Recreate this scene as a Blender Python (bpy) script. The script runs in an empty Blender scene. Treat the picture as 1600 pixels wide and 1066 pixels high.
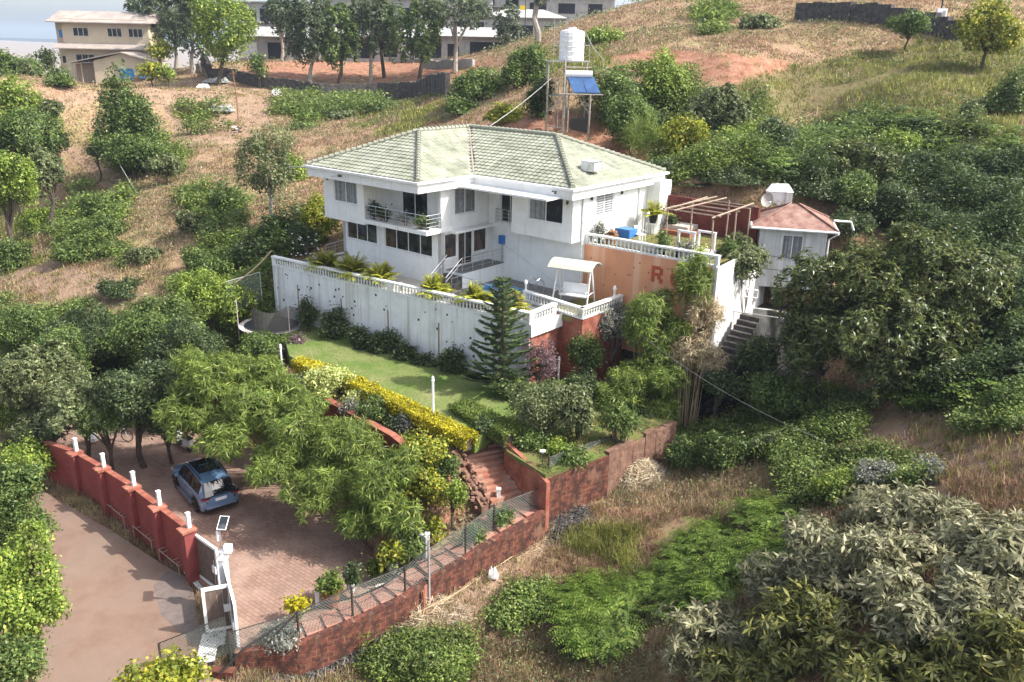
import bpy, math, random
import numpy as np
from mathutils import Vector, Matrix
sc = bpy.context.scene
col = sc.collection
rnd = random.Random(7)
rng = np.random.default_rng(11)

# ---------------------------------------------------------------- camera
F_PX, PITCH, ROLL, CAMH = 1320.0, math.radians(19.1), math.radians(1.25), 17.0
_R0 = np.array([1, 0, 0.]); _U0 = np.array([0, math.sin(PITCH), math.cos(PITCH)]); _F = np.array([0, math.cos(PITCH), -math.sin(PITCH)])
_R = _R0*math.cos(ROLL)+_U0*math.sin(ROLL); _U = _U0*math.cos(ROLL)-_R0*math.sin(ROLL)
_C = np.array([0, 0, CAMH])
cam = bpy.data.cameras.new('camera'); camo = bpy.data.objects.new('camera', cam); col.objects.link(camo)
cam.sensor_width = 36; cam.lens = 36*F_PX/1600; cam.clip_end = 20000; cam.clip_start = .5
camo.matrix_world = Matrix(((_R[0], _U[0], -_F[0], _C[0]), (_R[1], _U[1], -_F[1], _C[1]), (_R[2], _U[2], -_F[2], _C[2]), (0, 0, 0, 1)))
sc.camera = camo
# ---------------------------------------------------------------- sun, sky, exposure
SUN = np.array([.98, -.20, 1.06]); SUN /= np.linalg.norm(SUN)
w = bpy.data.worlds.new('World'); sc.world = w; w.use_nodes = True
nt = w.node_tree; sky = nt.nodes.new('ShaderNodeTexSky'); sky.sky_type = 'NISHITA'; sky.sun_disc = False
sky.sun_elevation = math.asin(SUN[2]); sky.sun_rotation = math.atan2(SUN[0], SUN[1])
sky.air_density = .8; sky.dust_density = 5.0; sky.altitude = 600
hs = nt.nodes.new('ShaderNodeHueSaturation'); hs.inputs['Saturation'].default_value = .55; nt.links.new(sky.outputs[0], hs.inputs['Color']); nt.links.new(hs.outputs[0], nt.nodes['Background'].inputs[0]); nt.nodes['Background'].inputs[1].default_value = 0.21
sl = bpy.data.lights.new('sun', 'SUN'); sl.energy = 4.0; sl.angle = math.radians(.5); sl.color = (1, .95, .87)
so = bpy.data.objects.new('sun', sl); col.objects.link(so); so.rotation_euler = Vector(SUN).to_track_quat('Z', 'Y').to_euler()
sc.view_settings.view_transform = 'Standard'; sc.view_settings.look = 'None'
sc.view_settings.exposure = 0.9; sc.view_settings.gamma = 1
sc.cycles.max_bounces = 6; sc.cycles.transparent_max_bounces = 6; sc.cycles.volume_bounces = 0
sc.cycles.use_adaptive_sampling = True

# ---------------------------------------------------------------- picture <-> place
def ray(x, y): return _F+_R*(x-800)/F_PX-_U*(y-533)/F_PX
def P(x, y, z):
    d = ray(x, y); return _C+d*((z-CAMH)/d[2])
def PD(x, y, D):
    d = ray(x, y); return _C+d*(D/d[1])
def proj(X, Y, Z):
    vx, vy, vz = X-_C[0], Y-_C[1], Z-_C[2]
    w_ = vx*_F[0]+vy*_F[1]+vz*_F[2]
    return 800+F_PX*(vx*_R[0]+vy*_R[1]+vz*_R[2])/w_, 533-F_PX*(vx*_U[0]+vy*_U[1]+vz*_U[2])/w_
OX, OY = -4.12, 46.95; AX = (.773, -.634); BX = (.634, .773); TH = math.atan2(-.634, .773)
def W(s, t): return (OX+AX[0]*s+BX[0]*t, OY+AX[1]*s+BX[1]*t)

def inpoly(x, y, poly):
    x = np.asarray(x, float); y = np.asarray(y, float); r = np.zeros(x.shape, bool); n = len(poly)
    for i in range(n):
        x0, y0 = poly[i][:2]; x1, y1 = poly[(i+1) % n][:2]
        if y0 == y1: continue
        c = ((y0 > y) != (y1 > y)) & (x < (x1-x0)*(y-y0)/(y1-y0)+x0)
        r ^= c
    return r
def grow(poly, d):
    c = np.mean([p[:2] for p in poly], axis=0)
    out = []
    for p in poly:
        v = np.array(p[:2])-c; L = np.linalg.norm(v); out.append(tuple(c+v*(L+d)/L))
    return out

# ---------------------------------------------------------------- terrain heights
CT = []
for (x, y, z) in [(300, 440, 2.4), (400, 440, 2.6), (360, 360, 4.2), (430, 360, 4.4), (100, 430, .8), (200, 400, 2), (0, 430, -.4), (0, 600, -3.4), (120, 600, -3), (250, 560, -1.8),
                  (330, 500, -.4), (420, 500, .4), (200, 265, 5), (100, 260, 4.4), (0, 300, 2), (300, 300, 5.2), (420, 250, 6.6), (470, 240, 7),
                  (350, 180, 9),
                  
                  (870, 197, 11.6), (930, 240, 9.8), (780, 205, 11), (700, 210, 10), 
                  (1400, 230, 11.2), (1590, 250, 11), (1240, 230, 10), (1400, 300, 9),
                  (1590, 350, 8.4), (1500, 420, 6.6), (1590, 480, 6.2), (1330, 330, 8.2), (1160, 300, 9.2), (1060, 290, 9.4),
                  (1350, 600, 1.4), (1250, 600, .2), (1590, 600, 4.4), (1480, 640, 2.6), (1300, 700, 1.0), (1150, 600, -.6), (1200, 500, 2.6), (1080, 600, -.6),
                  (1590, 720, 4.2), (1450, 760, 2.2), (1050, 760, -1.6), (1120, 690, -1.2), (1200, 800, -.6), (950, 760, -1.9), (880, 830, -2.8), (800, 860, -3.3), (800, 1000, -4.5), (700, 985, -4.55), (466, 1032, -4.35), (553, 1000, -4.1), (635, 963, -3.75), (671, 948, -3.6), (728, 905, -3.2), (772, 870, -2.95), (856, 815, -2.5), (952, 742, -1.7),
                  (1000, 900, -2.6), (1100, 900, -1.6), (1300, 950, 1.0), (1590, 950, 3.6), (600, 1045, -4.7), (480, 1066, -4.7), (900, 1060, -4.2), (1200, 1060, -.6), (1550, 1060, 3.4),
                  (1000, 660, -1.6), (900, 620, -.4), (960, 540, .6), (1060, 540, 1), (1120, 520, 1.4),
                  (640, 600, .7), (800, 610, .7), (500, 530, .7), (470, 570, .7), (520, 612, .35), (600, 652, .2), (660, 690, 0), (735, 690, -.1), (850, 740, -.5), (620, 690, -.7), (480, 640, -1.4),
                  (380, 640, -3), (300, 620, -3.6), (480, 740, -3.3), (560, 830, -3.4), (640, 800, -2.1), (700, 760, -1.0), (690, 830, -2.3), (800, 790, -2.7),
                  (200, 900, -3.7), (100, 800, -3.75), (50, 740, -3.8), (0, 1000, -5), (0, 800, -5), (200, 1060, -3.8), (300, 900, -3.65), (150, 790, -3.65), (330, 1066, -3.9), (0, 690, -4.6)]:
    p = P(x, y, z); CT.append((p[0], p[1], z))
for (x, y, D) in [(150, 135, 140), (250, 140, 125), (60, 150, 110), (0, 160, 92), (400, 150, 112), (500, 150, 125), (600, 155, 125), (680, 150, 118), (480, 96, 152), (700, 96, 152), (820, 66, 165), (420, 130, 132), (600, 125, 136), (330, 105, 140),
                  (960, 130, 72), (1000, 60, 90), (900, 50, 112), (1200, 118, 70), (1200, 92, 76), (1200, 30, 100), (1400, 60, 82), (1300, 22, 95), (1490, 50, 82), (1590, 60, 84), (1400, 140, 67), (1590, 150, 66), (1050, 125, 72), (1050, 90, 77), (1450, 5, 92), (1250, -12, 118), (1000, 4, 122), (900, 36, 150), (1120, -8, 126), (820, 62, 185)]:
    p = PD(x, y, D); CT.append(tuple(p))
CT += [(0, 5, -6), (-25, 5, -6), (25, 5, 2), (45, 15, 7), (60, 35, 11), (70, 60, 15), (90, 90, 24), (-60, 30, -10), (-70, 60, -9), (-90, 110, 2), (0, -20, -7), (-60, -10, -12), (60, -10, 8), (120, 130, 30),
       (-130, 170, 4), (-60, 175, 11), (0, 190, 19), (60, 150, 25), (-30, 200, 16), (130, 60, 26), (-120, 60, -14), (100, 190, 34), W(-14, 5)+(4.6,), W(-14, 12)+(6.2,), W(-2, 15)+(8.6,), W(6, 15)+(9.4,), W(13, 14)+(8.4,)]
CT = np.array(CT)
def _phi(r2): return .5*r2*np.log(np.maximum(r2, 1e-9))
S_ = 50.0
def _tps():
    X = CT[:, :2]/S_; n = len(X)
    K = _phi(((X[:, None]-X[None])**2).sum(-1))+np.eye(n)*1e-3
    Pm = np.hstack([np.ones((n, 1)), X]); A = np.zeros((n+3, n+3)); A[:n, :n] = K; A[:n, n:] = Pm; A[n:, :n] = Pm.T
    return np.linalg.solve(A, np.concatenate([CT[:, 2], np.zeros(3)]))
_wt = _tps()
def vnoise(x, y, s, seed=0):
    x = np.asarray(x, float)/s+seed*17.3; y = np.asarray(y, float)/s+seed*9.1
    xi = np.floor(x); yi = np.floor(y); fx = x-xi; fy = y-yi; fx = fx*fx*(3-2*fx); fy = fy*fy*(3-2*fy)
    def h(a, b):
        v = np.sin(a*127.1+b*311.7+seed)*43758.5453; return v-np.floor(v)
    return (h(xi, yi)*(1-fx)+h(xi+1, yi)*fx)*(1-fy)+(h(xi, yi+1)*(1-fx)+h(xi+1, yi+1)*fx)*fy
def tps(x, y):
    x = np.asarray(x, float); y = np.asarray(y, float); sh = x.shape; x = x.ravel(); y = y.ravel(); out = np.empty(len(x))
    for i in range(0, len(x), 20000):
        a = x[i:i+20000]/S_; b = y[i:i+20000]/S_
        out[i:i+20000] = _phi((a[:, None]-CT[None, :, 0]/S_)**2+(b[:, None]-CT[None, :, 1]/S_)**2)@_wt[:-3]+_wt[-3]+_wt[-2]*a+_wt[-1]*b
    return out.reshape(sh)
def plane_fit(pts):
    A = np.array([[1, p[0], p[1]] for p in pts]); c = np.linalg.lstsq(A, np.array([p[2] for p in pts]), rcond=None)[0]
    return lambda x, y: c[0]+c[1]*x+c[2]*y
def pp(*q): return [tuple(P(*a)) for a in q]
DECK = [W(*q) for q in [(-10.9, -3.8), (8.2, -2.14), (8.1, .5), (9.7, .3), (9.8, 4.0), (7.05, 4.0), (7.05, 12), (-9.4, 12), (-11, 3)]]
UPL = [W(*q) for q in [(7.05, 4.1), (14.85, 4.3), (14.3, 11.1), (7.05, 11.2)]]
LZ = .7
LAWN = pp((435, 492, LZ), (846, 604, LZ), (800, 650, LZ), (742, 686, LZ), (600, 640, LZ), (452, 556, LZ))
LAWNB = pp((846, 604, .66), (900, 590, .7), (1050, 650, .3), (950, 713, -.05), (852, 750, -.25), (793, 702, .35), (775, 672, .6))
fB = plane_fit(LAWNB)
DRIVE = pp((120, 640, -3.6), (70, 688, -3.6), (180, 770, -3.6), (299, 888, -3.6), (372, 1018, -3.6), (466, 1008, -3.6), (553, 972, -3.6), (640, 925, -3.6), (610, 890, -3.6), (520, 800, -3.6), (420, 720, -3.6), (330, 650, -3.6))
WT = [(366, 1021, -3.4), (466, 1009, -3.25), (552, 973, -2.95), (633, 935, -2.65), (669, 907, -2.45), (727, 875, -2.15), (772, 846, -1.9), (853, 799, -1.55)]
PATHP = pp((466, 1008, -3.35), (550, 971, -3.1), (632, 934, -2.8), (668, 906, -2.6), (726, 874, -2.3), (770, 846, -2.05), (852, 800, -1.7), (838, 768, -1.6), (775, 783, -1.62), (700, 822, -2.2), (640, 850, -2.6), (600, 880, -3.0))
fP = plane_fit(PATHP)
ROADW = [(x, y) for x, y, z in pp((330, 1075, -3.75), (318, 1000, -3.7), (302, 925, -3.7), (288, 901, -3.7), (247, 878, -3.7), (180, 832, -3.7), (100, 785, -3.75), (50, 757, -3.8), (-40, 730, -3.9), (-140, 770, -4), (-40, 810, -4), (30, 860, -3.9), (62, 930, -3.9), (62, 1000, -3.9), (50, 1075, -3.9), (50, 1300, -4), (330, 1300, -3.9))]
fR = plane_fit(pp((312, 1000, -3.7), (255, 900, -3.7), (120, 778, -3.74), (-40, 800, -3.95), (75, 1000, -3.85), (330, 1300, -3.85)))
TERR = [(grow(DECK, .5), lambda x, y: x*0+2.2), (grow(DECK, -3), lambda x, y: x*0), (grow(UPL, .4), lambda x, y: x*0+6.9), (grow(LAWN, .3), lambda x, y: x*0+LZ), (grow(LAWNB, .2), fB),
        (grow(DRIVE, .4), lambda x, y: x*0-3.6), (grow(PATHP, .2), fP), (grow(ROADW, .3), fR)]
def hz(x, y):
    x = np.asarray(x, float); y = np.asarray(y, float)
    z = tps(np.clip(x, -150, 150), np.clip(y, -30, 210))
    z = z+.5*(vnoise(x, y, 7, 1)-.5)+.25*(vnoise(x, y, 2.3, 2)-.5)
    far = np.clip((y-175-np.maximum(0, x)*1.5)/120, 0, 1); far = far*far*(3-2*far)
    fz = -45+45*np.clip((y-2200)/1400, 0, 1)**1.5*(.55+.6*vnoise(x, y, 900, 3))
    z = z*(1-far)+fz*far
    for poly, f in TERR:
        m = inpoly(x, y, poly)
        z = np.where(m, np.minimum(z, f(x, y)-.14), z)
    return z
def hz1(x, y): return float(hz(np.array([x]), np.array([y]))[0])
def ground(px, py, lo=8, hi=260):
    d = ray(px, py); D = np.concatenate([np.arange(lo, 80, .4), np.arange(80, hi, 1.5)])
    pts = _C+d[None]*(D/d[1])[:, None]
    h = hz(pts[:, 0], pts[:, 1]); k = np.where(pts[:, 2] <= h)[0]
    i = k[0] if len(k) else len(D)-1
    return pts[i, 0], pts[i, 1], float(h[i])

# ---------------------------------------------------------------- materials
MATS = {}
def mat(name, base, rough=.8, metal=0, var=None, scale=4, bump=0, bscale=30, spec=.3, coat=0, var2=None, scale2=.6):
    m = bpy.data.materials.new(name); m.use_nodes = True; n = m.node_tree; b = n.nodes['Principled BSDF']
    b.inputs['Roughness'].default_value = rough; b.inputs['Metallic'].default_value = metal; b.inputs['Specular IOR Level'].default_value = spec
    b.inputs['Coat Weight'].default_value = coat
    b.inputs['Base Color'].default_value = (*base, 1)
    tc = n.nodes.new('ShaderNodeTexCoord'); last = None
    def mixn(a, bb, fac):
        x = n.nodes.new('ShaderNodeMix'); x.data_type = 'RGBA'; n.links.new(fac, x.inputs[0])
        if isinstance(a, tuple): x.inputs[6].default_value = (*a, 1)
        else: n.links.new(a, x.inputs[6])
        x.inputs[7].default_value = (*bb, 1); return x.outputs[2]
    def noise(s, det=5, lo=.4, hi=.65):
        t = n.nodes.new('ShaderNodeTexNoise'); t.inputs['Scale'].default_value = s; t.inputs['Detail'].default_value = det; t.inputs['Roughness'].default_value = .65
        n.links.new(tc.outputs['Object'], t.inputs['Vector']); r = n.nodes.new('ShaderNodeMapRange'); r.inputs[1].default_value = lo; r.inputs[2].default_value = hi
        n.links.new(t.outputs[0], r.inputs[0]); return r.outputs[0], t.outputs[0]
    if var: last = mixn(base, var, noise(scale)[0])
    if var2: last = mixn(last if last else base, var2, noise(scale2)[0])
    if last: n.links.new(last, b.inputs['Base Color'])
    if bump:
        bp = n.nodes.new('ShaderNodeBump'); bp.inputs['Strength'].default_value = bump; bp.inputs['Distance'].default_value = .05
        n.links.new(noise(bscale)[1], bp.inputs['Height']); n.links.new(bp.outputs[0], b.inputs['Normal'])
    MATS[name] = m; return m
def streak(m, colr, sx=3.0, sz=.18, lo=.52, hi=.72, amt=.7):
    """vertical weather streaks (dirt with a shape of its own) laid over a wall's paint"""
    n = m.node_tree; b = n.nodes['Principled BSDF']; tc = n.nodes.new('ShaderNodeTexCoord'); mp = n.nodes.new('ShaderNodeMapping'); mp.inputs['Scale'].default_value = (sx, sx, sz)
    n.links.new(tc.outputs['Object'], mp.inputs[0]); t = n.nodes.new('ShaderNodeTexNoise'); t.inputs['Scale'].default_value = 1; t.inputs['Detail'].default_value = 6
    n.links.new(mp.outputs[0], t.inputs[0]); r = n.nodes.new('ShaderNodeMapRange'); r.inputs[1].default_value = lo; r.inputs[2].default_value = hi; r.inputs[4].default_value = amt
    n.links.new(t.outputs[0], r.inputs[0]); x = n.nodes.new('ShaderNodeMix'); x.data_type = 'RGBA'; n.links.new(r.outputs[0], x.inputs[0])
    src = b.inputs['Base Color'].links
    if src: n.links.new(src[0].from_socket, x.inputs[6])
    else: x.inputs[6].default_value = b.inputs['Base Color'].default_value
    x.inputs[7].default_value = (*colr, 1); n.links.new(x.outputs[2], b.inputs['Base Color']); return m
def brickmat(name, c1, c2, mortar, w_=.4, h_=.2, ms=.012, rot=None, rough=.9, bump=.5, dirt=None, dscale=.8, lo=.45, hi=.66):
    m = bpy.data.materials.new(name); m.use_nodes = True; n = m.node_tree; b = n.nodes['Principled BSDF']; b.inputs['Roughness'].default_value = rough; b.inputs['Specular IOR Level'].default_value = .2
    tc = n.nodes.new('ShaderNodeTexCoord'); mp = n.nodes.new('ShaderNodeMapping')
    if rot: mp.inputs['Rotation'].default_value = rot
    br = n.nodes.new('ShaderNodeTexBrick'); n.links.new(tc.outputs['Object'], mp.inputs[0]); n.links.new(mp.outputs[0], br.inputs[0])
    br.inputs['Scale'].default_value = 1; br.inputs['Brick Width'].default_value = w_; br.inputs['Row Height'].default_value = h_; br.inputs['Mortar Size'].default_value = ms
    br.inputs['Color1'].default_value = (*c1, 1); br.inputs['Color2'].default_value = (*c2, 1); br.inputs['Mortar'].default_value = (*mortar, 1)
    t = n.nodes.new('ShaderNodeTexNoise'); t.inputs['Scale'].default_value = dscale; t.inputs['Detail'].default_value = 7; t.inputs['Roughness'].default_value = .7; n.links.new(tc.outputs['Object'], t.inputs[0])
    r = n.nodes.new('ShaderNodeMapRange'); r.inputs[1].default_value = lo; r.inputs[2].default_value = hi; n.links.new(t.outputs[0], r.inputs[0])
    x = n.nodes.new('ShaderNodeMix'); x.data_type = 'RGBA'; n.links.new(r.outputs[0], x.inputs[0]); n.links.new(br.outputs[0], x.inputs[6]); x.inputs[7].default_value = (*(dirt or c1), 1)
    n.links.new(x.outputs[2], b.inputs['Base Color'])
    bp = n.nodes.new('ShaderNodeBump'); bp.inputs['Strength'].default_value = bump; bp.inputs['Distance'].default_value = .02; bp.invert = True
    n.links.new(br.outputs[1], bp.inputs['Height']); n.links.new(bp.outputs[0], b.inputs['Normal']); MATS[name] = m; return m
def leafmat(name, c1, c2, c3=None, rough=.5, trans=.35):
    m = bpy.data.materials.new(name); m.use_nodes = True; n = m.node_tree; b = n.nodes['Principled BSDF']; b.inputs['Roughness'].default_value = rough; b.inputs['Specular IOR Level'].default_value = .35
    g = n.nodes.new('ShaderNodeNewGeometry'); cr = n.nodes.new('ShaderNodeValToRGB'); e = cr.color_ramp.elements
    e[0].color = (*c1, 1); e[1].color = (*c2, 1); e[1].position = .8
    if c3: k = e.new(1); k.color = (*c3, 1); e[1].position = .8; k.position = 1.0
    n.links.new(g.outputs['Random Per Island'], cr.inputs[0])
    tc = n.nodes.new('ShaderNodeTexCoord'); t = n.nodes.new('ShaderNodeTexNoise'); t.inputs['Scale'].default_value = .9; t.inputs['Detail'].default_value = 3
    n.links.new(tc.outputs['Object'], t.inputs[0]); h = n.nodes.new('ShaderNodeHueSaturation'); r = n.nodes.new('ShaderNodeMapRange')
    r.inputs[1].default_value = .35; r.inputs[2].default_value = .65; r.inputs[3].default_value = .72; r.inputs[4].default_value = 1.3; n.links.new(t.outputs[0], r.inputs[0])
    n.links.new(r.outputs[0], h.inputs['Value']); n.links.new(cr.outputs[0], h.inputs['Color'])
    n.links.new(h.outputs[0], b.inputs['Base Color'])
    tr = n.nodes.new('ShaderNodeBsdfTranslucent'); n.links.new(h.outputs[0], tr.inputs[0]); mx = n.nodes.new('ShaderNodeMixShader'); mx.inputs[0].default_value = trans
    n.links.new(b.outputs[0], mx.inputs[1]); n.links.new(tr.outputs[0], mx.inputs[2]); n.links.new(mx.outputs[0], n.nodes['Material Output'].inputs[0]); MATS[name] = m; return m

streak(mat('white_paint', (.80, .80, .79), .6, var=(.73, .73, .71), scale=1.5, bump=.1), (.5, .49, .45), 4, .2, .56, .78, .55)
streak(streak(mat('weathered_white', (.74, .74, .74), .8, var=(.63, .63, .62), scale=1.2, bump=.2), (.36, .35, .31), 3.6, .14, .48, .72, .75), (.25, .24, .2), 9, .25, .62, .75, .6)
streak(mat('stained_white', (.55, .55, .52), .9, var=(.3, .3, .28), scale=1.0, bump=.4), (.07, .065, .055), 1.6, .5, .42, .56, .95)
streak(mat('orange_plaster', (.66, .31, .165), .85, var=(.58, .27, .15), scale=1, bump=.15), (.72, .44, .30), 2.6, .06, .5, .62, .7)
mat('orange_dark', (.42, .085, .035), .8)
mat('balustrade_white', (.78, .78, .76), .7, var=(.6, .6, .56), scale=3, bump=.2)
mat('roof_tile', (.26, .272, .205), .8, var=(.20, .212, .155), scale=2.5, var2=(.32, .325, .26), scale2=.8, bump=.2, bscale=20)
streak(MATS['roof_tile'], (.13, .135, .10), 1.1, 1.1, .5, .66, .6)
mat('ridge_tile', (.30, .32, .24), .8, var=(.24, .23, .19), scale=5, bump=.3)
mat('dark_glass', (.018, .02, .022), .06, spec=.6)
mat('curtain_glass', (.32, .33, .34), .25, var=(.2, .21, .22), scale=5)
mat('brown_glass', (.06, .035, .025), .08, spec=.6, var=(.02, .018, .016), scale=1.5)
mat('steel', (.55, .56, .58), .3, metal=.85)
mat('dark_metal', (.05, .06, .06), .5, metal=.4, var=(.09, .06, .045), scale=6)
mat('grey_tile', (.20, .195, .19), .55, var=(.15, .145, .14), scale=2)
mat('dark_step', (.10, .09, .08), .7, var=(.16, .14, .12), scale=4)
mat('pale_stone', (.52, .49, .44), .8, var=(.42, .38, .33), scale=2)
mat('pool_tile', (.12, .36, .66), .3, var=(.14, .33, .55), scale=3)
mat('cream_canopy', (.46, .46, .39), .7, var=(.42, .42, .33), scale=2.5)
mat('blue_plastic', (.04, .16, .42), .5)
mat('black_plastic', (.02, .02, .02), .5)
mat('white_plastic', (.8, .8, .8), .4)
mat('terracotta', (.30, .11, .06), .8)
mat('tan_basket', (.28, .15, .08), .9, var=(.14, .07, .04), scale=12)
mat('bark', (.10, .075, .055), .9, var=(.05, .04, .03), scale=6, bump=.5)
mat('pale_bark', (.36, .32, .27), .9, var=(.2, .17, .14), scale=4, bump=.4)
mat('bamboo_cane', (.16, .20, .06), .6, var=(.26, .22, .10), scale=4)
mat('red_paint', (.25, .055, .052), .85, var=(.18, .045, .04), scale=1.2)
mat('red_soil', (.22, .085, .045), 1, var=(.13, .055, .03), scale=1.5, bump=.6, bscale=8)
mat('red_plaster', (.27, .075, .05), .9, var=(.16, .05, .035), scale=1.6, bump=.3, var2=(.35, .15, .10), scale2=2)
mat('concrete', (.37, .365, .35), .9, var=(.26, .26, .25), scale=.8, bump=.2)
mat('dark_opening', (.018, .02, .028), .9)
mat('cream_wall', (.52, .43, .31), .85, var=(.46, .38, .28), scale=.5)
mat('tin_roof', (.36, .31, .27), .7, var=(.26, .22, .2), scale=.7)
mat('rust_roof', (.23, .12, .095), .8, var=(.16, .07, .05), scale=1.3, var2=(.32, .21, .17), scale2=2.2)
mat('dark_stone', (.045, .04, .04), .95, var=(.11, .10, .09), scale=2.5, bump=1, bscale=5)
mat('dark_red', (.17, .045, .035), .9, var=(.10, .03, .025), scale=1.4, bump=.4)
mat('rubble_stone', (.13, .07, .05), .95, var=(.24, .14, .10), scale=3, bump=1, bscale=6)
mat('blue_panel', (.03, .075, .18), .15, var=(.05, .11, .24), scale=2, spec=.6)
mat('sky_blue', (.03, .24, .62), .7)
mat('lamp_white', (.82, .82, .8), .5)
mat('trampoline_mat', (.03, .035, .045), .8)
mat('trampoline_pad', (.45, .36, .33), .7, var=(.6, .6, .6), scale=2)
mat('weathered_wood', (.36, .28, .21), .9, var=(.22, .16, .12), scale=6)
mat('gate_board', (.17, .125, .10), .8, var=(.11, .08, .065), scale=4)
mat('car_paint', (.15, .26, .42), .28, metal=.35, coat=.8, spec=.5)
mat('car_black', (.015, .016, .018), .4)
mat('car_glass', (.01, .012, .015), .04, spec=.8)
mat('tyre', (.02, .02, .02), .9)
mat('rim', (.35, .36, .38), .3, metal=.8)
mat('red_lamp', (.25, .01, .01), .2)
mat('ash', (.035, .033, .03), 1, var=(.20, .19, .18), scale=5, bump=.8, bscale=10)
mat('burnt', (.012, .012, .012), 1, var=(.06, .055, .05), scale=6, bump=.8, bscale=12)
mat('straw', (.48, .36, .22), .9)
mat('twig', (.26, .19, .12), .9)
mat('flower_white', (.75, .74, .7), .7)
mat('flower_yellow', (.7, .5, .02), .7)
mat('patio_red', (.30, .12, .075), .8, var=(.40, .26, .2), scale=1.2)
brickmat('red_block_wall', (.27, .062, .056), (.215, .048, .044), (.15, .035, .033), .42, .2, .012, rot=(math.radians(90), 0, 0), dirt=(.24, .06, .045), dscale=1.2)
brickmat('laterite', (.20, .065, .042), (.12, .042, .03), (.26, .14, .095), .42, .22, .016, rot=(math.radians(90), 0, 0), dirt=(.06, .03, .024), dscale=2.2, bump=.9, lo=.4, hi=.56)
streak(MATS['laterite'], (.30, .17, .11), 2.2, .9, .55, .7, .55)
brickmat('paving', (.28, .18, .14), (.22, .14, .11), (.15, .095, .075), .34, .17, .012, rot=(0, 0, math.radians(38)), dirt=(.36, .255, .20), dscale=.45, bump=.35)
brickmat('path_paving', (.36, .17, .125), (.31, .145, .105), (.22, .10, .075), .6, .6, .012, rot=(0, 0, math.radians(38)), dirt=(.42, .25, .19), dscale=.8, bump=.3)
mat('asphalt', (.195, .125, .092), .95, var=(.165, .108, .08), scale=2.5, bump=.3, bscale=30, var2=(.24, .165, .125), scale2=.35)
mat('old_asphalt', (.17, .135, .12), .95, var=(.13, .105, .095), scale=3, bump=.3, bscale=30)
streak(MATS['asphalt'], (.17, .125, .10), .35, .35, .5, .58, .35)
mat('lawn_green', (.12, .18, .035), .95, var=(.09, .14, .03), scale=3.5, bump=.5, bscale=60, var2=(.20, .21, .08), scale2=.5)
mat('lawn_shade', (.10, .15, .03), .95, var=(.15, .14, .05), scale=1.2, bump=.5, bscale=60, var2=(.16, .10, .05), scale2=1.0)  # lower lawn: darker lawn green with tree shade put into the colour
mat('lawn_dry', (.16, .17, .05), .95, var=(.22, .17, .08), scale=1.5, bump=.5, bscale=60)

leafmat('l_mango', (.035, .055, .018), (.135, .17, .05), (.31, .31, .11), rough=.36)
leafmat('l_dark', (.03, .05, .02), (.10, .14, .05), (.19, .22, .08), rough=.45)
leafmat('l_mid', (0.051, 0.095, 0.024), (0.146, 0.209, 0.052), (0.277, 0.311, 0.089))
leafmat('l_dusty', (0.073, 0.101, 0.042), (0.190, 0.223, 0.089), (0.350, 0.351, 0.178))
leafmat('l_bright', (0.102, 0.162, 0.027), (0.248, 0.338, 0.052), (0.437, 0.472, 0.104))
leafmat('l_bamboo', (.06, .10, .02), (.20, .27, .05), (.38, .42, .10), trans=.4)
leafmat('l_yellow', (.30, .29, .015), (.55, .47, .02), (.66, .58, .05))
leafmat('l_yelgreen', (0.119, 0.176, 0.024), (0.321, 0.330, 0.036), (0.594, 0.506, 0.073))
leafmat('l_hedge', (0.058, 0.101, 0.018), (0.160, 0.216, 0.037), (0.292, 0.324, 0.074))
leafmat('l_grey', (.15, .155, .08), (.34, .33, .19), (.52, .48, .31), rough=.45)
leafmat('l_olive', (.10, .115, .035), (.25, .26, .08), (.46, .42, .12), rough=.45)
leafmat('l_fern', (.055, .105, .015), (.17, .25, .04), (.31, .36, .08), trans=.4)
leafmat('l_fernshade', (.03, .05, .016), (.075, .115, .035), (.13, .17, .05), trans=.35)  # darker copy of the fern green, hillside shade put into the leaf colour
leafmat('l_purple', (0.102, 0.068, 0.074), (0.248, 0.162, 0.178), (0.350, 0.270, 0.252))
leafmat('l_silver', (0.131, 0.149, 0.119), (0.292, 0.297, 0.252), (0.437, 0.405, 0.356))
leafmat('l_dry', (.28, .21, .12), (.50, .41, .25), (.62, .54, .36))
leafmat('l_palm', (.22, .27, .03), (.48, .48, .06), (.68, .62, .12), trans=.4)
leafmat('l_pine', (.05, .085, .03), (.12, .18, .065), (.20, .27, .10), trans=.25)
leafmat('l_varieg', (0.233, 0.284, 0.074), (0.525, 0.567, 0.193), (0.802, 0.783, 0.371))
leafmat('l_euca', (0.051, 0.074, 0.037), (0.124, 0.162, 0.074), (0.219, 0.243, 0.134))
leafmat('l_grassdry', (.25, .165, .10), (.46, .33, .21), (.58, .46, .31), trans=.3)
leafmat('l_grassred', (.20, .115, .07), (.38, .245, .155), (.50, .36, .24), trans=.3)
leafmat('l_grasstan', (.26, .17, .10), (.46, .33, .20), (.56, .43, .28), trans=.3)
leafmat('l_grassgreen', (0.131, 0.162, 0.037), (0.292, 0.297, 0.074), (0.467, 0.405, 0.134), trans=.35)
leafmat('l_weed', (0.066, 0.115, 0.027), (0.175, 0.230, 0.059), (0.321, 0.351, 0.104))
leafmat('l_lawn', (0.083, 0.132, 0.018), (0.166, 0.242, 0.036), (0.261, 0.308, 0.061))

streak(MATS['curtain_glass'], (.10, .10, .11), 9, .05, .45, .6, .8); streak(MATS['brown_glass'], (.12, .075, .05), 2.5, 1.2, .5, .6, .7); streak(MATS['dark_glass'], (.075, .08, .085), 1.5, 1.5, .52, .62, .7)
leafmat('l_straw', (.36, .29, .19), (.60, .51, .37), (.72, .64, .50), trans=.2)
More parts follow.
